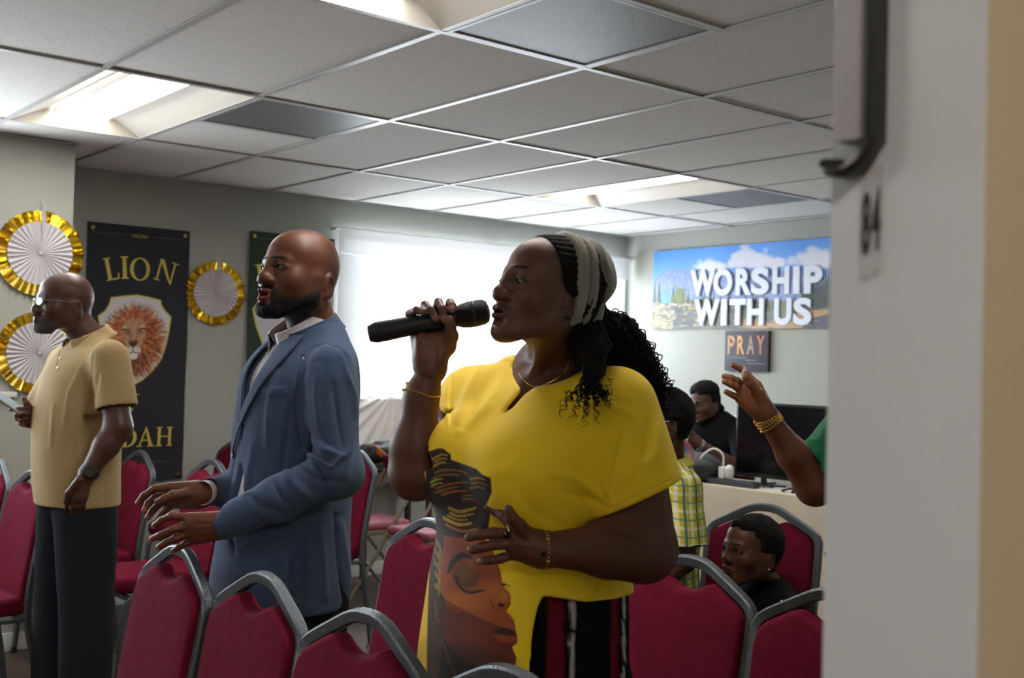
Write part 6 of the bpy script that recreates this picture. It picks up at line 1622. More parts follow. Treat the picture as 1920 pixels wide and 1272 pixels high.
    V = emboss(V, Q, [('line', [(1138, 935), (1150, 880), (1165, 830), (1175, 790)], 7, -.006), ('line', [(1140, 945), (1110, 915), (1075, 895), (1040, 888)], 9, .005), ('line', [(1145, 955), (1105, 935), (1060, 925)], 8, -.006),
        ('fold', [(1155, 955), (1140, 935), (1128, 905)], 7, .006), ('line', [(1000, 765), (1050, 800), (1110, 830), (1160, 840)], 14, .004), ('line', [(1010, 830), (950, 880), (880, 905)], 14, .003),
        ('line', [(900, 690), (875, 740), (860, 790)], 8, .006), ('line', [(925, 690), (900, 740), (870, 800)], 8, -.006), ('line', [(950, 700), (915, 760), (860, 810)], 9, .005), ('fold', [(845, 700), (835, 750), (842, 800)], 7, .006),
        ('seam', [(971, 667), (957, 690), (960, 712), (972, 728), (953, 757), (936, 780)], 1.3, -.0012), ('line', [(1150, 1010), (1145, 1060), (1150, 1110)], 7, .006), ('line', [(1120, 1090), (1115, 1110)], 6, -.005), ('line', [(1165, 1070), (1160, 1110)], 5, -.005),
        ('line', [(1180, 900), (1230, 850), (1235, 800)], 10, .005), ('line', [(1160, 930), (1210, 870), (1215, 790)], 8, -.004), ('seam', [(1148, 952), (1205, 927), (1260, 899)], 1.6, -.0012), ('line', [(1060, 1000), (1020, 1060), (1000, 1110)], 12, .004), ('line', [(930, 930), (900, 1000), (890, 1080)], 14, .003),
        ('line', [(960, 900), (1000, 960), (1060, 990)], 12, -.003), ('line', [(1090, 760), (1140, 760), (1190, 780)], 10, .003)])
    V += normals(V, Q)*(.0016*noise3(V*np.array([1, 1, .7]), 34, 14))[:, None]
    # the print runs down the front at the right-hand side of the wearer
    ctr = at(870, 1040, 2.2); Rh = CR[0].copy(); px_m = FPX/((ctr-CO)@CR[2]); q = V-ctr; cx = (870-780+(q@CR[0])*px_m)*2.8125; cy = (1040-820-(q@CR[1])*px_m)*2.8125
    cv = print_canvas(); c = cv.get(cx, cy); yl = np.array((.97, .81, .06)); fl = (q@CR[2] < .19)&(cx > 0)&(cx < 640)&(cy > 0); c = np.where(fl[:, None], c, yl)
    link('yellow_top', qmesh(V, Q, 'm', c), mat('yellow_cloth', (1, 1, 1), .75, attr='Col', bump=('weave', 420, .12), sheen=.15), t, True)
    # jewellery
    b = MB(); c0 = at(791, 736, 2.205); e1 = unit(CR[0]*.98-CR[1]*.12); e2 = unit(CR[2]); 
    b.tube([c0+e1*.0375*math.cos(a)+e2*.037*math.sin(a)+CR[1]*.004*math.sin(2*a) for a in np.linspace(0, 2*PI, 33)[:-1]], .0019, 8, closed=True); b.build('gold_bangle', gold, t, smooth=True)
    b = MB(); b.tube([at(764, 728, 2.2), at(763, 716, 2.2)], .003, 6); b.build('bangle_clasp', gold, t, smooth=True)
    b = MB(); c1 = at(1020, 1031, 2.02); ax = unit(wrn-eln); e1 = unit(np.cross(ax, [0, 0, 1.])); e2 = np.cross(e1, ax)
    for k in range(26):
        a = 2*PI*k/26; q_ = c1+e1*.030*math.cos(a)+e2*.034*math.sin(a); b.ball(q_, .0024 if k % 5 else .0042, 6)
    b.build('gold_bracelet', gold, t, smooth=True); h_ = c1+TOC(1020)*.0305
    b = MB(); b.lathe([(.001, 0), (.0055, 0), (.0045, .003), (.001, .0035)], h_+[0, 0, -.002], TOC(1020), 12); b.build('bracelet_stone', mat('black_stone', hexc('101012'), .1), t, smooth=True)
    rg = at(951, 1001, Dn-.019); b = MB(); ax = unit(f[1][1][0]*0+at(925, 1000, Dn-.024)-at(964, 1002, Dn-.012)); e1 = unit(np.cross(ax, [0, 0, 1.])); e2 = np.cross(e1, ax)
    b.tube([rg+(e1*math.cos(a)+e2*math.sin(a))*.0108 for a in np.linspace(0, 2*PI, 21)[:-1]], .0013, 6, closed=True); b.build('ring', gold, t, smooth=True); b = MB(); b.lathe([(.0055, 0), (.0065, .002), (.003, .005)], rg+TOC(950)*.0105, TOC(950), 12); b.build('ring_stone', mat('black_stone'), t, smooth=True)
    # microphone
    mk = thing('microphone', 'black wireless handheld microphone held to the mouth of the singer in yellow', 'microphone', tuple(mb))
    L_ = np.linalg.norm(mt-mb); blk = mat('microphone_black', hexc('15161c'), .42, spec=.5)
    b = MB(); b.lathe([(.002, .0), (.016, .0), (.0165, .003)], mb-md_*.008, md_, 28); b.build('end_cap', mat('grey_cap', hexc('9da3a8'), .4), mk, smooth=True)
    b = MB(); b.lathe([(.0165, -.006), (.0205, .006), (.0207, .02), (.0187, .10), (.0180, .155), (.0195, .165), (.0195, .168)], mb, md_, 32); b.build('handle', blk, mk, smooth=True)
    gr = mat('microphone_grille', hexc('20222a'), .5, metal=.5, bump=('voronoi', 900, .8))
    b = MB(); b.lathe([(.019, .166), (.0235, .176), (.0258, .190), (.0262, .205), (.0250, .220), (.0205, .2285), (.010, .232), (.001, .233)], mb, md_, 32); b.build('grille', gr, mk, smooth=True)
    b = MB(); b.lathe([(.0262, .2), (.0268, .201), (.0268, .2035), (.0262, .2045)], mb, md_, 32); b.build('grille_band', blk, mk, smooth=True)
    return t
def trim(S, c, n, rad):
    """cut a sleeve off square beyond c, leaving the rest of the garment alone"""
    def f(P): q = P-c; a = q@n; r = np.sqrt(np.maximum((q*q).sum(-1)-a*a, 0)); return np.maximum(np.maximum(-a, r-rad), a-.14)
    S.fn(f, .003, 'cut', lo=c-[.2]*3, hi=c+[.2]*3)
def refine(V, Q):
    """split every quad in four"""
    E = np.concatenate([np.sort(Q[:, [i, (i+1) % 4]], axis=1) for i in range(4)]); nq = len(Q)
    U, inv = np.unique(E[:, 0]*len(V)+E[:, 1], return_inverse=True); inv = inv.ravel(); a, b_ = U//len(V), U % len(V); mid = (V[a]+V[b_])/2; cen = V[Q].mean(1)
    m_ = [inv[i*nq:(i+1)*nq]+len(V) for i in range(4)]; c = np.arange(nq)+len(V)+len(mid); V2 = np.concatenate([V, mid, cen])
    Q2 = np.concatenate([np.stack([Q[:, i], m_[i], c, m_[i-1]], -1) for i in range(4)]); return relax(V2, Q2, .5), Q2
build_woman()
# ------------------------------------------------------------------ bald man in the tan polo with a phone
def sleeve_cut(S, c, n, R, r0, r1, depth=.06):
    n = unit(n); S.fn(lambda P: np.maximum(-((P-c)@n), np.linalg.norm(P-c, axis=-1)-R), .0, 'cut', lo=c-[R]*3, hi=c+[R]*3); S.cap(c-n*depth, c+n*.03, r0, r1, 0, 'cut')
def build_polo():
    D = 4.2; t = thing('person', 'bald person in glasses and a tan polo shirt looking at a phone', 'person', tuple(at(150, 800, D)[:2])+(0,))
    sk = skin('skin_dark', None, .38); base = np.array(srgb('4f3226')); A = facing(121, 72, 3); C = at(121, 571, D); s = .99
    fr = Frame(at(150, 800, D), facing(150, 68)); B = fr; loc = lambda W: ((np.asarray(W)-C) @ A.T)/s; nb = B(0, -.03, 1.47)
    H = Head(C, A, s, dict(jaw=.052, nose=1.2, nlen=.0, eary=.024, back=0., open=.003, neck=tuple(loc(nb)), neck0=(0, .032, -.045), neckr=(.056, .062), lo=(-.13, -.15, -.24)), h=.0026)
    x, y, z = H.V.T; col = np.tile(base, (len(H.V), 1)); gt = sm((-.060-z)/.01)*sm((-.035-y)/.02)*sm((z+.125)/.01); col = col*(1-.6*gt[:, None])+np.array((.22, .20, .19))*.6*gt[:, None]
    parts = [(H.w(H.V), H.Q)]; cols = [eye_tint(H, col, .0005, .003, .6)]; hb = np.array(srgb('4a2d20'))
    sh, el, wr = at(207, 672, D-.16), at(221, 802, D-.20), at(165, 888, D-.27)
    S = Solid(*bounds([sh, el, wr, at(140, 965, D-.28)], .08), .0036)
    S.cap(sh, el, .048, .050, .02); S.cap(el, el+(wr-el)*.4, .049, .044, .02); S.cap(el+(wr-el)*.4, wr, .044, .029, .02)
    k0 = [at(u, v, D-.29) for u, v in ((133, 928), (141, 934), (150, 936), (158, 933))]; f = [[(k0[i], .0105), (at(u, v, D-.29), .0095), (at(u2, v2, D-.27), .008)] for i, (u, v, u2, v2) in enumerate(((127, 943, 124, 954), (137, 951, 136, 963), (147, 951, 147, 963), (156, 947, 157, 957)))]
    hand(S, wr, (CR[0]*.016, .018), k0, f, .0125, .01); S.cap(at(150, 900, D-.30), at(128, 925, D-.31), .016, .011, .01); S.cap(at(128, 925, D-.31), at(122, 942, D-.31), .011, .008, .004)
    V, Q = S.arrays(2); parts.append((V, Q)); cols.append(np.tile(hb, (len(V), 1)))
    wf = at(70, 788, D-.02); Dp = D-.02
    S = Solid(*bounds([wf, at(20, 740, Dp), at(20, 810, Dp), at(110, 790, D)], .04), .0026)
    S.cap(at(115, 800, D+.05), wf, .036, .028, .02); kk = [at(u, v, Dp+.0) for u, v in ((52, 768), (49, 777), (48, 787), (52, 795))]
    f = [[(at(50, 768, Dp-.02), .011), (at(34, 768, Dp-.025), .0095), (at(20, 768, Dp-.01), .008)], [(at(50, 776, Dp-.025), .011), (at(32, 778, Dp-.04), .0100), (at(44, 776, Dp-.05), .008)], [(at(50, 786, Dp-.02), .0105), (at(33, 785, Dp-.035), .0098), (at(40, 789, Dp-.045), .008)], [(at(52, 794, Dp-.015), .0098), (at(40, 795, Dp-.03), .009), (at(46, 798, Dp-.035), .008)]]
    hand(S, wf, (np.array([0, 0, .018]), .019), kk, f, .014, .01); S.cap(at(58, 772, Dp-.01), at(50, 757, Dp-.02), .016, .0115, .008); S.cap(at(50, 757, Dp-.02), at(45, 747, Dp-.015), .0115, .009, .004)
    V, Q = S.arrays(2); parts.append((V, Q)); cols.append(np.tile(np.array(srgb('5a3324')), (len(V), 1)))
    V, Q = merge(parts); link('body', qmesh(V, Q, 'body', np.concatenate(cols)), sk, t, True); H.eyes(t, eye_m)
    goat = lambda P: sm((-.068-P[:, 2]-.1*np.abs(P[:, 0]))/.008)*sm((-.030-P[:, 1])/.02)*sm((P[:, 2]+.118)/.008)*np.minimum(sm((np.abs(P[:, 0])-.016)/.006)+sm((-.083-P[:, 2])/.006), 1)+sm((-.046-P[:, 2])/.003)*sm((P[:, 2]+.057)/.003)*sm((.028-np.abs(P[:, 0]))/.006)*sm((-.085-P[:, 1])/.004)
    H.part('goatee', t, mat('grizzled_hair', hexc('4b4643'), .9, bump=('noise', 900, .8), var=(500, .6)), goat, .006, rough=.0015, nsc=500, thr=.2)
    # glasses
    gs = thing('eyeglasses', 'thin rimmed glasses worn by the bald man in the tan polo', 'glasses', tuple(H.w((0, -.1, 0)))); rim = mat('thin_metal', hexc('8c8a86'), .3, metal=.8)
    ln = mat('lens_glass', hexc('cfe0ea'), .08, spec=.8, metal=.1)
    for k in (-1, 1):
        ov = [H.w((k*(.033+.021*math.cos(a)), -.108+.010*(math.cos(a)*.5+.5)*1, .000+.014*math.sin(a))) for a in np.linspace(0, 2*PI, 25)[:-1]]
        b = MB(); b.tube(ov, .0011, 6, closed=True); b.build('rim', rim, gs, smooth=True)
        b = MB(); c = sum(ov)/len(ov); n_ = unit(H.w((0, -1, 0))-H.w((0, 0, 0))); b.add([c+n_*.0003]+ov, [(0, i+1, (i+1) % 24+1) for i in range(24)]); b.build('lens', ln, gs)
        b = MB(); b.tube([H.w(q) for q in spline([(k*.058, -.100, .006), (k*.074, -.07, .007), (k*.080, .0, .007), (k*.0785, .022, .012), (k*.078, .034, -.010)], 6)], .0012, 6); b.build('temple', rim, gs, smooth=True)
    b = MB(); b.tube([H.w(q) for q in spline([(-.010, -.108, .004), (0, -.111, .008), (.010, -.108, .004)], 5)], .0011, 6); b.build('bridge', rim, gs, smooth=True)
    tan = mat('tan_pique', hexc('ad9468'), .85, bump=('weave', 380, .3), var=(50, .04), sheen=.15)
    lev = [(.865, 0, .002, .185, .140), (1.0, 0, .010, .185, .146), (1.12, 0, .012, .184, .148), (1.25, 0, .004, .190, .143), (1.35, 0, -.008, .192, .130), (1.41, 0, -.015, .17, .105), (1.455, 0, -.03, .11, .085), (1.49, 0, -.035, .08, .075)]
    lo, hi = bounds([fr(0, 0, .86)-[.34, .34, 0], fr(0, 0, 1.52)+[.34, .34, 0]], .0); S = Solid(lo, hi, .0055); S.loft(fr.lev(lev))
    for l in (-1, 1): S.cap(B(l*.06, -.03, 1.445), B(l*.17, -.02, 1.385), .045, .056, .05)
    sc_ = at(219, 766, D-.185); S.cap(sh, sc_, .066, .074, .04); sleeve_cut(S, sc_, el-sh+[0, 0, .02], .13, .060, .068)
    s2 = B(-.19, -.01, 1.38); e2 = B(-.22, .06, 1.2); S.cap(s2, e2, .062, .07, .04); sleeve_cut(S, e2, e2-s2, .12, .058, .068)
    S.cap(B(0, -.022, 1.455), B(0, .01, 1.62), .066, .08, 0, 'cut')
    V, Q = S.arrays(2); V = emboss(V, Q, [('line', [(150, 690), (130, 740), (120, 800)], 5, .006), ('line', [(170, 760), (185, 700)], 4, -.007), ('line', [(172, 790), (180, 840), (175, 900)], 5, .006), ('line', [(140, 800), (150, 870)], 5, -.005), ('line', [(100, 760), (95, 840)], 4, .005), ('line', [(205, 860), (200, 920)], 4, -.006),
        ('seam', [(176, 660), (172, 690), (170, 730), (176, 762)], 1.4, -.005), ('seam', [(192, 762), (220, 762), (246, 752)], 1.0, -.003), ('seam', [(112, 655), (104, 690)], 1.0, .003), ('seam', [(195, 890), (196, 940)], 1., -.006)])
    V += normals(V, Q)*(.003*noise3(V, 30, 6))[:, None]; link('polo_shirt', qmesh(V, Q), tan, t, True)
    collar_ring(B(0, -.020, 1.490), fr, R_(24), .071, .012, .016, .050, 20, tan, t, 'collar', flare=.014, pts=.45)
    sj = Surf(V, Q)
    for u, v in ((113, 672), (108, 690)):
        h_ = sj.hit(u, v)
        if h_: b = MB(); b.lathe([(.001, 0), (.006, 0), (.005, .003), (.001, .003)], h_[0], h_[1], 12); b.build('button', mat('pearl'), t, smooth=True)
    tr = mat('charcoal_trousers', hexc('22252a'), .9, bump=('weave', 300, .2))
    trousers(fr, t, tr, 'trousers', .94, [(.03, .10, -.01, .078, .090), (.5, .10, -.005, .085, .098), (.8, .085, 0, .10, .112), (.94, .04, 0, .13, .125)], [(.03, -.10, .02, .078, .090), (.5, -.10, .01, .085, .098), (.8, -.085, 0, .10, .112), (.94, -.04, 0, .13, .125)])
    shoes(fr, t, (-.11, .11), mat('black_leather'), .05)
    wt = thing('wristwatch', 'black wristwatch on the left wrist of the bald man in the tan polo', 'watch', tuple(at(167, 886, D-.28)))
    ax = unit(wr-el); e1 = unit(np.cross(ax, CR[2])); e2 = np.cross(e1, ax); c = at(168, 885, D-.268)
    b = MB(); b.sweep([c+e1*.033*math.cos(a)+e2*.033*math.sin(a) for a in np.linspace(0, 2*PI, 25)[:-1]], rect(.005, .022), up=tuple(ax), closed=True); b.build('strap', mat('black_rubber', hexc('141416'), .5), wt, smooth=True)
    n_ = unit(TOC(168)+[0, 0, .1]); b = MB(); b.lathe([(.001, -.002), (.021, -.002), (.0225, .004), (.021, .011), (.018, .012)], c+n_*.031, n_, 26); b.build('case', mat('gunmetal', hexc('2a2c30'), .3, metal=.6), wt, smooth=True)
    b = MB(); b.lathe([(.001, .0), (.018, .0), (.018, .001)], c+n_*.0425, n_, 24); b.build('dial', mat('dark_dial', hexc('15181c'), .2), wt)
    # phone
    ph = thing('phone', 'grey phone held by the bald man in the tan polo', 'phone', tuple(at(20, 756, Dp-.01))); a0, a1 = at(-8, 738, Dp-.0), at(36, 769, Dp-.012); d = unit(a1-a0); w_ = unit(np.cross(d, CR[1])); nn = np.cross(w_, d)
    M = np.array([d, w_, nn]); S = Solid((a0+a1)/2-.1, (a0+a1)/2+.1, .0022); S.box((a0+a1)/2, (.074, .036, .0045), .004, 0, M=M); solid_obj(S, 'case', mat('grey_phone', hexc('6c6e70'), .35, metal=.4), ph)
    if nn[2] < 0: nn = -nn
    b = MB(); q = (a0+a1)/2+nn*.0047; b.add([q+d*x_+w_*y_ for x_, y_ in ((-.07, -.033), (.07, -.033), (.07, .033), (-.07, .033))], [(0, 1, 2, 3)]); b.build('screen', mat('phone_screen', hexc('9fb0b8'), .15), ph)
build_polo()

# ------------------------------------------------------------------ child seated in black with pearl beads
def afro(H, t, hl, off, nsc=380, rough=.002, name='hair', m=None): return H.part(name, t, m or hair_m, hl, off, rough=rough, nsc=nsc, thr=.05)
def hairline(P, fz=.070, ty=-.015, ez=-.02):
    """hair behind a line that runs from the forehead over the temple round the ear to the nape"""
    x, y, z = P.T; j = .003*noise3(P, 260, 4); z = z+j; y = y+j; a = sm((z-fz+.004)/.016); b = sm((y-(ty-.030*sm((z-.03)/.05))+.005)/.016)*sm((z-np.where(y < .045, .006, ez-.035))/.014)
    return np.maximum(a*sm((y+.085)/.006), b)
def build_girl():
    D = 3.66; t = thing('person', 'small child with short hair and a black beaded top, seated looking left', 'person', tuple(at(1432, 1200, D)[:2])+(.46,))
    A = facing(1410, 50, 9); C = at(1409, 1037, D); s = .97; fr = Frame(at(1432, 1200, D+.02), facing(1432, 45)); B = fr; loc = lambda W: ((np.asarray(W)-C) @ A.T)/s; nb = B(0, -.02, .73)
    H = Head(C, A, s, dict(jaw=.047, nose=1.0, nlen=-.006, eary=.022, open=.0042, neck=tuple(loc(nb)), neck0=(0, .03, -.05), neckr=(.036, .038), lo=(-.13, -.14, -.26)), h=.0026)
    x, y, z = H.V.T; base = np.array(srgb('5a3627')); col = np.tile(base, (len(H.V), 1)); lw = sm((.025-np.abs(x))/.006)*sm((-.052-z)/.003)*sm((z+.082)/.004)*sm((-.082-y)/.004); col = col*(1-.5*lw[:, None])+np.array(srgb('5e2e28'))*.5*lw[:, None]
    parts = [(H.w(H.V), H.Q)]; cols = [eye_tint(H, col, .0005, .0040, .5, .021)]
    for l in (-1, 1):
        S = Solid(*bounds([B(l*.13, 0, .68), B(l*.16, .04, .5), B(l*.10, .20, .5)], .05), .005); S.cap(B(l*.13, 0, .67), B(l*.15, .03, .52), .030, .028, .01); S.cap(B(l*.15, .03, .52), B(l*.09, .19, .52), .028, .018, .01)
        for k in range(4): S.cap(B(l*.09-.012+k*.008, .19, .52), B(l*.08-.012+k*.008, .25-.006*abs(k-1.5), .512), .008, .006, .004)
        S.cap(B(l*.08, .19, .53), B(l*.055, .22, .53), .009, .006, .004); V, Q = S.arrays(1); parts.append((V, Q)); cols.append(np.tile(base, (len(V), 1)))
    V, Q = merge(parts); link('body', qmesh(V, Q, 'body', np.concatenate(cols)), skin('skin_brown', None, .45), t, True); H.eyes(t, eye_m, (-.1, 0, -.1))
    afro(H, t, lambda P: hairline(P, .074, -.022), lambda V: .007+.004*sm((V[:, 2]-.02)/.06), 420, .0018)
    brow = lambda P: sm((.045-np.abs(P[:, 0]))/.008)*sm((np.abs(P[:, 0])-.012)/.006)*np.exp(-((P[:, 2]-.022)/.0032)**2)*sm((-.05-P[:, 1])/.02)
    H.part('eyebrow', t, mat('brow_hair'), brow, .0003, thr=.45)
    b = MB(); b.ball(H.w((.0845, .010, -.042)), .0036, 10); b.build('earring', mat('gold'), t, smooth=True)
    blk = mat('black_knit', hexc('0f0e12'), .9, bump=('noise', 260, .3))
    lo, hi = bounds([fr(0, 0, .40)-[.24, .24, 0], fr(0, 0, .78)+[.24, .24, 0]], 0); S = Solid(lo, hi, .005)
    S.loft(fr.lev([(.41, 0, 0, .135, .11), (.5, 0, 0, .125, .10), (.62, 0, 0, .125, .092), (.69, 0, -.005, .115, .075), (.73, 0, -.015, .07, .055), (.75, 0, -.02, .05, .045)]))
    for l in (-1, 1): S.cap(B(l*.06, -.01, .70), B(l*.13, 0, .665), .034, .038, .03); S.cap(B(l*.13, 0, .665), B(l*.148, .022, .56), .040, .038, .02)
    S.cap(B(0, -.02, .715), B(0, -.01, .85), .042, .06, 0, 'cut'); V, Q = S.arrays(2); V += normals(V, Q)*(.002*noise3(V, 50, 3))[:, None]; link('black_top', qmesh(V, Q), blk, t, True); sj = Surf(V, Q)
    pe = mat('pearl'); P = spline([(1472, 1112), (1466, 1128), (1460, 1148), (1457, 1162), (1449, 1184), (1438, 1204), (1428, 1224)], 1)
    for u, v in ((1466, 1128), (1458, 1162), (1438, 1204), (1447, 1184), (1412, 1240)):
        h_ = sj.hit(u, v)
        if h_: b = MB(); b.ball(h_[0], .0042, 10); b.build('bead', pe, t, smooth=True)
    S = Solid(*bounds([B(-.1, -.05, .46), B(.1, .35, .46), B(.1, .35, .05), B(-.1, -.05, .05)], .09), .009)
    for l in (-1, 1): S.cap(B(l*.06, 0, .50), B(l*.075, .27, .515), .055, .042, .02); S.cap(B(l*.075, .27, .515), B(l*.075, .29, .20), .040, .03, .02)
    solid_obj(S, 'leggings', blk, t, 2)
    for l in (-1, 1): S = Solid(*bounds([B(l*.075, .28, .16), B(l*.075, .40, .16)], .06), .006); S.ell(B(l*.075, .33, .165), (.07, .03, .03), 0, M=np.array([fr.F, fr.L, [0, 0, 1]])); solid_obj(S, 'shoe', mat('black_leather'), t)
build_girl()

# ------------------------------------------------------------------ child in the plaid shirt, seen from behind
def build_boy():
    D = 3.6; t = thing('person', 'child in a yellow and blue plaid shirt and glasses behind the singer', 'person', tuple(at(1248, 1000, D)[:2])+(0,))
    A = facing(1246, 86, -4); C = at(1246, 793, D); s = .88; fr = Frame(at(1246, 1000, D+.02), facing(1246, 80)); B = fr; loc = lambda W: ((np.asarray(W)-C) @ A.T)/s; nb = B(0, -.02, 1.12)
    H = Head(C, A, s, dict(jaw=.048, nlen=-.006, eary=.022, neck=tuple(loc(nb)), neck0=(0, .03, -.05), neckr=(.040, .042), lo=(-.13, -.14, -.26)), h=.003)
    base = np.array(srgb('4e2f22')); parts = [(H.w(H.V), H.Q)]; cols = [np.tile(base, (len(H.V), 1))]
    S = Solid(*bounds([B(-.15, -.03, 1.0), B(.15, -.03, 1.15)], .07), .006); S.cap(B(-.145, -.03, 1.06), B(.145, -.03, 1.06), .034, .034, .01); S.cap(B(0, -.02, 1.06), B(0, -.02, 1.12), .05, .038, .02); V, Q = S.arrays(1); parts.append((V, Q)); cols.append(np.tile(base, (len(V), 1)))
    for l in (-1, 1):
        a = B(l*.145, -.03, 1.06); e = B(l*.165, -.035, .83) ; w_ = B(l*.15, .10, .70); S = Solid(*bounds([a, e, w_], .09), .005); S.cap(a, e, .036, .033, .01); S.cap(e, w_, .033, .022, .01)
        for k in range(4): S.cap(w_+fr.L*(k-1.5)*.012, w_+fr.F*.055+fr.L*(k-1.5)*.013-[0, 0, .04], .009, .006, .004)
        S.cap(w_, w_+fr.F*.03-fr.L*l*.03, .011, .007, .004); V, Q = S.arrays(1); parts.append((V, Q)); cols.append(np.tile(base, (len(V), 1)))
    V, Q = merge(parts); link('body', qmesh(V, Q, 'body', np.concatenate(cols)), skin('skin_brown', None), t, True); H.eyes(t, eye_m)
    afro(H, t, lambda P: hairline(P, .072, -.008, -.03), .009, 420, .0018)
    gs = thing('eyeglasses', 'thin glasses worn by the child in the plaid shirt', 'glasses', tuple(H.w((0, -.1, 0))))
    for k in (-1, 1):
        b = MB(); b.tube([H.w((k*(.033+.022*math.cos(a)), -.106+.008*(math.cos(a)*.5+.5), .0+.016*math.sin(a))) for a in np.linspace(0, 2*PI, 21)[:-1]], .0012, 6, closed=True); b.build('rim', mat('thin_metal'), gs, smooth=True)
        b = MB(); b.tube([H.w(q) for q in spline([(k*.056, -.099, .004), (k*.074, -.06, .006), (k*.082, .0, .008), (k*.081, .026, .010), (k*.079, .036, -.012)], 5)], .0013, 6); b.build('temple', mat('thin_metal'), gs, smooth=True)
    lo, hi = bounds([fr(0, 0, .46)-[.3, .3, 0], fr(0, 0, 1.14)+[.3, .3, 0]], 0); S = Solid(lo, hi, .0055)
    S.loft(fr.lev([(.47, 0, 0, .165, .125), (.6, 0, 0, .160, .120), (.8, 0, 0, .150, .11), (.98, 0, -.012, .15, .105), (1.06, 0, -.020, .135, .088), (1.10, 0, -.022, .08, .066), (1.13, 0, -.02, .055, .052)]))
    for l in (-1, 1): a = B(l*.145, -.03, 1.055); e = B(l*.172, -.045, .875); S.cap(B(l*.06, -.02, 1.08), a, .036, .047, .03); S.cap(a, e, .052, .062, .03); sleeve_cut(S, e, e-a, .09, .048, .056)
    S.cap(B(0, -.02, 1.10), B(0, -.02, 1.25), .045, .06, 0, 'cut'); V, Q = S.arrays(2); V, Q = refine(V, Q); V += normals(V, Q)*(.004*noise3(V, 34, 3))[:, None]
    q = V-fr.O; l, f_ = q@fr.L, q@fr.F; a = np.where(np.abs(l) > .148, f_+l*.3, np.arctan2(l, np.abs(f_)*1.3)*.13); z = V[:, 2]+.12*np.abs(l)
    def ln(v, p, o, w): m_ = np.abs(np.mod(v+o, p)-p/2); return sm((w-m_)/.0022)[:, None]
    c = np.tile(np.array((.78, .72, .22)), (len(V), 1)); 
    for (v, p, o, w, cc_) in ((a, .040, .0, .0060, (.86, .86, .72)), (z, .050, .01, .0060, (.88, .87, .74)), (a, .040, .020, .0048, (.20, .40, .52)), (z, .050, .035, .0030, (.28, .48, .50)), (a, .080, .01, .002, (.30, .45, .50))): m_ = ln(v, p, o, w)*.85; c = c*(1-m_)+np.array(cc_)*m_
    pm = mat('plaid_cotton', (1, 1, 1), .8, attr='Col'); link('plaid_shirt', qmesh(V, Q, 'm', c), pm, t, True)
    collar_ring(B(0, -.02, 1.115), fr, R_(15), .050, .006, .014, .03, 20, mat('plaid_collar', hexc('c3bd58'), .8), t, 'collar', flare=.004, pts=.4)
    trousers(fr, t, mat('navy_trousers', hexc('22283a'), .9), 'trousers', .56, [(.05, .07, 0, .05, .06), (.35, .07, 0, .065, .075), (.56, .03, 0, .12, .10)], [(.05, -.07, 0, .05, .06), (.35, -.07, 0, .065, .075), (.56, -.03, 0, .12, .10)]); shoes(fr, t, (-.07, .07), mat('black_leather'), .03)
build_boy()

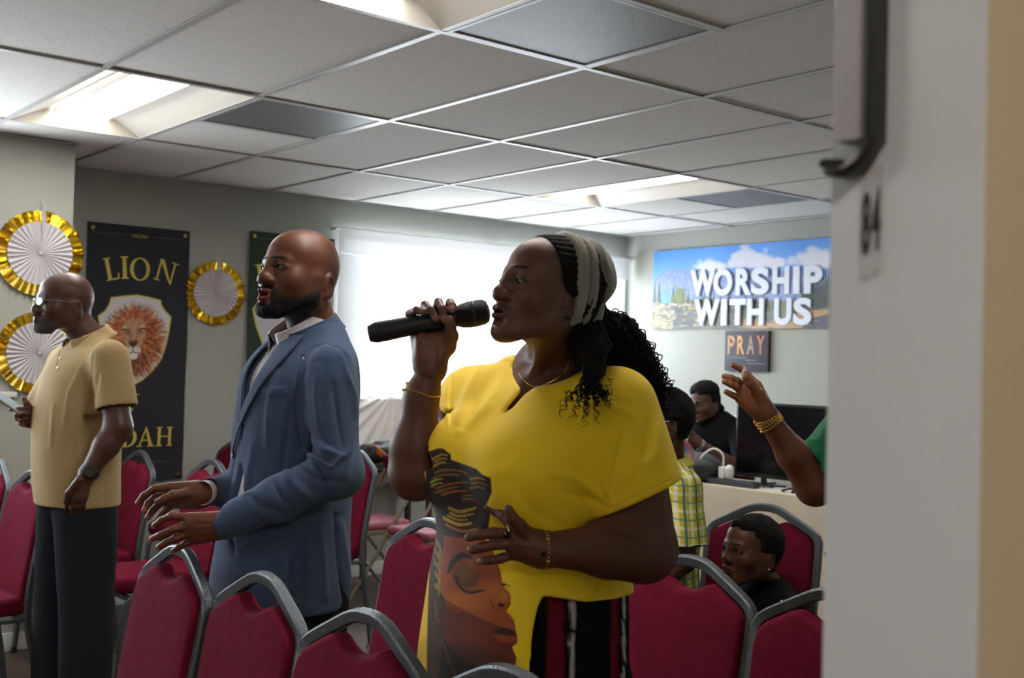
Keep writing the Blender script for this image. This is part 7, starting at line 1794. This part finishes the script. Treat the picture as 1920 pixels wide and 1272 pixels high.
# ------------------------------------------------------------------ young man in black at the table
def build_seated():
    D = 7.45; t = thing('person', 'person in a black shirt seated behind the cream table with hands near the chin', 'person', tuple(at(1335, 850, D)[:2])+(.46,))
    A = facing(1321, 40, -6); C = at(1321, 758, D); s = 1.06; fr = Frame(at(1336, 850, D+.02), facing(1336, 25)); B = fr; loc = lambda W: ((np.asarray(W)-C) @ A.T)/s; nb = B(0, -.03, 1.13)
    H = Head(C, A, s, dict(jaw=.050, nose=1.15, eary=.022, open=.003, mouth=.004, neck=tuple(loc(nb)), neck0=(0, .03, -.05), neckr=(.050, .056), lo=(-.13, -.15, -.22)), h=.0032)
    x, y, z = H.V.T; base = np.array(srgb('4f3429')); col = np.tile(base, (len(H.V), 1)); lw = sm((.026-np.abs(x))/.006)*sm((-.052-z)/.003)*sm((z+.086)/.004)*sm((-.086-y)/.004); col = col*(1-.7*lw[:, None])+np.array(srgb('8a4a44'))*.7*lw[:, None]
    st = sm((-.085-z)/.01)*sm((-.0-y)/.02)*.6; col = col*(1-st[:, None])+np.array((.07, .05, .05))*st[:, None]
    parts = [(H.w(H.V), H.Q)]; cols = [eye_tint(H, col, .0005, .0028, 1.)]
    sh, el, w_ = at(1378, 822, D-.05), at(1388, 893, D-.42), at(1307, 830, D-.42); sh[2] = 1.03; el[2] = .80
    S = Solid(*bounds([sh, el, w_, at(1275, 795, D-.42)], .08), .005); S.cap(el, w_, .042, .028, .02); S.cap(el, el+(sh-el)*.4, .044, .045, .02)
    k0 = [at(u, v, D-.43) for u, v in ((1289, 803), (1286, 809), (1286, 816), (1290, 821))]; f = [[(p_, .011), (p_+d_, .010), (p_+d_*1.2+np.array([0, 0, -.022])+fr.F*-.02, .0085)] for p_, d_ in zip(k0, [at(1280, 800, D-.43)-k0[0], at(1277, 809, D-.43)-k0[1], at(1278, 817, D-.43)-k0[2], at(1282, 824, D-.43)-k0[3]])]
    hand(S, w_, (np.array([0, 0, .02]), .02), k0, f, .014, .012); S.cap(at(1298, 812, D-.45), at(1290, 797, D-.45), .013, .010, .006); V, Q = S.arrays(1); parts.append((V, Q)); cols.append(np.tile(base*1.05, (len(V), 1)))
    el2, w2 = at(1275, 880, D-.35), at(1283, 836, D-.40); el2[2] = .80; S = Solid(*bounds([el2, w2, at(1280, 800, D-.42)], .07), .005); S.cap(el2, w2, .04, .027, .02)
    for k in range(4): S.cap(w2+[0, 0, .02]+CR[0]*(k-1.5)*.014, at(1283+k*3, 815-k, D-.40), .012, .009, .006)
    S.cap(w2, at(1292, 822, D-.43), .014, .010, .006); V, Q = S.arrays(1); parts.append((V, Q)); cols.append(np.tile(base, (len(V), 1)))
    V, Q = merge(parts); link('body', qmesh(V, Q, 'body', np.concatenate(cols)), skin('skin_brown', None), t, True); H.eyes(t, eye_m, (0, 0, -.4))
    afro(H, t, lambda P: hairline(P, .066, -.012), lambda V: .007+.020*sm((V[:, 2]-.055)/.05), 420, .003)
    H.part('eyebrow', t, mat('brow_hair'), lambda P: sm((.047-np.abs(P[:, 0]))/.008)*sm((np.abs(P[:, 0])-.010)/.006)*np.exp(-((P[:, 2]-.0225)/.004)**2)*sm((-.055-P[:, 1])/.02), .001, thr=.3)
    bk = mat('black_shirt', hexc('0b0b0f'), .85); lo, hi = bounds([fr(0, 0, .42)-[.4, .4, 0], fr(0, 0, 1.2)+[.4, .4, 0], at(1388, 893, D-.45)], .03); lo[2] = .42; S = Solid(lo, hi, .008)
    S.loft(fr.lev([(.43, 0, 0, .17, .14), (.7, 0, 0, .18, .13), (.9, 0, 0, .20, .13), (1.02, 0, -.005, .19, .115), (1.09, 0, -.02, .12, .08), (1.13, 0, -.03, .065, .062)]))
    for l in (-1, 1): S.cap(B(l*.07, -.02, 1.09), B(l*.18, -.01, 1.03), .05, .058, .04)
    S.cap(B(.18, -.01, 1.02), el+(sh-el)*.12, .060, .055, .03); S.cap(B(-.18, -.01, 1.02), el2+(B(-.18, 0, 1.0)-el2)*.12, .060, .052, .03); S.cap(B(0, -.02, 1.115), B(0, .01, 1.3), .056, .075, 0, 'cut')
    V, Q = S.arrays(2); V += normals(V, Q)*(.005*noise3(V, 26, 3))[:, None]; link('black_shirt', qmesh(V, Q), bk, t, True); collar_ring(B(0, -.015, 1.10), fr, R_(22), .058, .012, .018, .045, 24, bk, t, 'collar', flare=.008, pts=.5)
    S = Solid(*bounds([B(-.15, -.1, .45), B(.15, .5, .45), B(.1, .5, .05)], .1), .012)
    for l in (-1, 1): S.cap(B(l*.09, 0, .52), B(l*.11, .40, .53), .085, .062, .02); S.cap(B(l*.11, .40, .53), B(l*.11, .42, .09), .06, .045, .02)
    solid_obj(S, 'trousers', mat('navy_trousers'), t, 2); shoes(fr, t, (-.11, .11), mat('black_leather'), .44)
    b = MB(); c = at(1315, 836, D-.42); ax = unit(w_-el); e1 = unit(np.cross(ax, [0, 0, 1.])); e2 = np.cross(e1, ax); b.sweep([c+e1*.034*math.cos(a)+e2*.034*math.sin(a) for a in np.linspace(0, 2*PI, 19)[:-1]], rect(.005, .018), up=tuple(ax), closed=True); tag(b.build('wristband', mat('silver_band', hexc('8f9094'), .3, metal=.7), smooth=True), 'silver wristband on the wrist of the person in the black shirt', 'wristband')
    rn = random.Random(4); cab = thing('cable_bundle', 'bundle of white and red cable ends held by the person in the black shirt', 'cables', tuple(at(1278, 830, D-.46)))
    for k in range(5):
        a = at(1272+k*4, 826, D-.46); b = MB(); b.tube(spline([at(1290, 818, D-.45), a+[0, 0, .01], a-[0, 0, .03], a-[0, 0, .06]], 5), .006, 7); b.build('cable', mat('white_plastic') if k != 3 else mat('red_strap'), cab, smooth=True)
    # the chair he sits on
    dup(first, tuple(B(0, .02, 0)-[0, 0, 0]), math.atan2(fr.F[1], fr.F[0])+PI/2, 'maroon banquet chair under the person in the black shirt', GR)
build_seated()

# ------------------------------------------------------------------ person in green behind the door jamb, hand raised
def build_green():
    D = 3.05; t = thing('person', 'person in green mostly behind the door jamb, raising one open hand', 'person', tuple(at(1660, 950, D+.1)[:2])+(0,))
    fr = Frame(at(1722, 950, D+.10), facing(1722, 52)); B = fr; A = facing(1660, 60, 8); C = B(0, .035, 1.605); s = 1.0; loc = lambda W: ((np.asarray(W)-C) @ A.T)/s; nb = B(0, -.03, 1.45)
    H = Head(C, A, s, dict(neck=tuple(loc(nb)), neck0=(0, .03, -.05), neckr=(.046, .052), lo=(-.13, -.15, -.28)), h=.0035)
    base = np.array(srgb('6a3c28')); parts = [(H.w(H.V), H.Q)]; cols = [np.tile(base, (len(H.V), 1))]
    W = at(1436, 779, D-.06); el = at(1528, 912, D-.02); sh = B(-.19, .0, 1.37)
    S = Solid(*bounds([W, el, sh, at(1350, 680, D-.06)], .08), .0026)
    S.cap(el, el+(W-el)*.45, .050, .042, .02); S.cap(el+(W-el)*.45, W, .042, .0265, .02); S.cap(el, sh, .052, .05, .02)
    Dh = D-.06
    f = [fing([(1420, 722, Dh+.01), (1402, 703, Dh+.015), (1388, 692, Dh+.012), (1374, 685, Dh+.008)], .0100, .0072),
         fing([(1396, 723, Dh+.0), (1382, 714, Dh-.015), (1370, 709, Dh-.02), (1358, 706, Dh-.02)], .0102, .0080),
         fing([(1392, 735, Dh-.005), (1380, 726, Dh-.022), (1370, 721, Dh-.028), (1358, 716, Dh-.03)], .0098, .0078),
         fing([(1387, 748, Dh-.005), (1377, 743, Dh-.018), (1369, 739, Dh-.022), (1361, 735, Dh-.024)], .0088, .0070)]
    hand(S, W, (CR[0]*.018, .0165), [q[0][0] for q in f], f, .0125, .010)
    S.cap(at(1432, 760, Dh-.01), at(1422, 738, Dh-.025), .018, .015, .012)
    th = fing([(1422, 738, Dh-.025), (1406, 718, Dh-.045), (1399, 706, Dh-.05), (1396, 698, Dh-.05)], .0135, .0080)
    for (a, r), (b_, r2) in zip(th[:-1], th[1:]): S.cap(a, b_, r, r2, .006)
    V, Q = S.arrays(1); N = normals(V, Q); pw = sm((N@TOC(1400)-.15)/.6)*sm((W[2]+.03-V[:, 2])*-30+1.2)*sm(((V-W)@(-CR[0])+.02)/.03); c = np.tile(base, (len(V), 1)); c = c*(1-.75*pw[:, None])+np.array(srgb('a8704f'))*.75*pw[:, None]
    V = emboss(V, Q, [('seam', [(1400, 735), (1412, 745), (1418, 760)], 1.3, -.0014), ('seam', [(1398, 745), (1408, 756), (1412, 768)], 1.2, -.001), ('seam', [(1378, 708), (1380, 716)], 1.0, -.001), ('seam', [(1376, 721), (1373, 729)], 1.0, -.001), ('seam', [(1389, 690), (1386, 696)], 1.0, -.001)]); parts.append((V, Q)); cols.append(c)
    V, Q = merge(parts); link('body', qmesh(V, Q, 'body', np.concatenate(cols)), skin('skin_warm_brown', None), t, True); H.eyes(t, eye_m)
    b = MB(); n0 = at(1396, 698, Dh-.056); b.sweep([n0+[0, 0, -.012], n0+[0, 0, .003], n0+[0, 0, .014]], rect(.009, .0015, .0005), up=tuple(TOC(1396)), scale=[1, 1, .5]); b.build('fingernail', mat('white_nail', hexc('e4ded6'), .25), t, smooth=True)
    afro(H, t, lambda P: hairline(P, .08, -.01), .015)
    gn = mat('green_cotton', hexc('0b5533'), .85, bump=('weave', 300, .2), sheen=.1); lo, hi = bounds([fr(0, 0, .55)-[.4, .4, 0], fr(0, 0, 1.5)+[.4, .4, 0], at(1505, 900, D-.1)], .03); lo[2] = .55; S = Solid(lo, hi, .007)
    S.loft(fr.lev([(.57, 0, 0, .25, .21), (.8, 0, 0, .225, .18), (1.0, 0, 0, .20, .155), (1.15, 0, .01, .185, .145), (1.3, 0, .01, .19, .14), (1.38, 0, -.01, .16, .105), (1.43, 0, -.03, .08, .065)]))
    for l in (-1, 1): S.cap(B(l*.06, -.03, 1.40), B(l*.17, -.01, 1.36), .045, .058, .05)
    S.cap(B(-.17, 0, .92), at(1552, 1040, D), .06, .012, .05)
    hc = at(1532, 893, D-.02); n_ = unit(CR[0]*-.94-CR[1]*-.30*1.0-CR[1]*.0); S.cap(sh, hc, .075, .078, .04); sleeve_cut(S, hc+CR[0]*.0, unit(-CR[0]*.95-CR[1]*.32), .14, .056, .066, .05)
    V, Q = S.arrays(2); V = emboss(V, Q, [('line', [(1512, 830), (1535, 830), (1550, 800)], 5, .008), ('line', [(1520, 880), (1535, 870), (1550, 840)], 5, -.008)]); V += normals(V, Q)*(.005*noise3(V, 26, 3))[:, None]; link('green_dress', qmesh(V, Q), gn, t, True)
    trousers(fr, t, mat('dark_trousers'), 'trousers', .62, [(.06, .09, 0, .055, .06), (.62, .08, 0, .10, .11)], [(.06, -.09, 0, .055, .06), (.62, -.08, 0, .10, .11)]); shoes(fr, t, (-.09, .09), mat('black_leather'))
    ax = unit(W-el); e1 = unit(np.cross(ax, CR[2])); e2 = np.cross(e1, ax); gold = mat('gold')
    for k in range(4):
        c = at(1437+k*3.3, 783+k*4.7, D-.055); b = MB(); tl = .25*(k-1.5)*.01
        for q in range(30): a = 2*PI*q/30; b.ball(c+e1*.0335*math.cos(a)+e2*.0335*math.sin(a)+ax*.006*math.cos(a+k*.5), .0034, 8)
        b.build('beaded_bracelet', gold, t, smooth=True)
build_green()
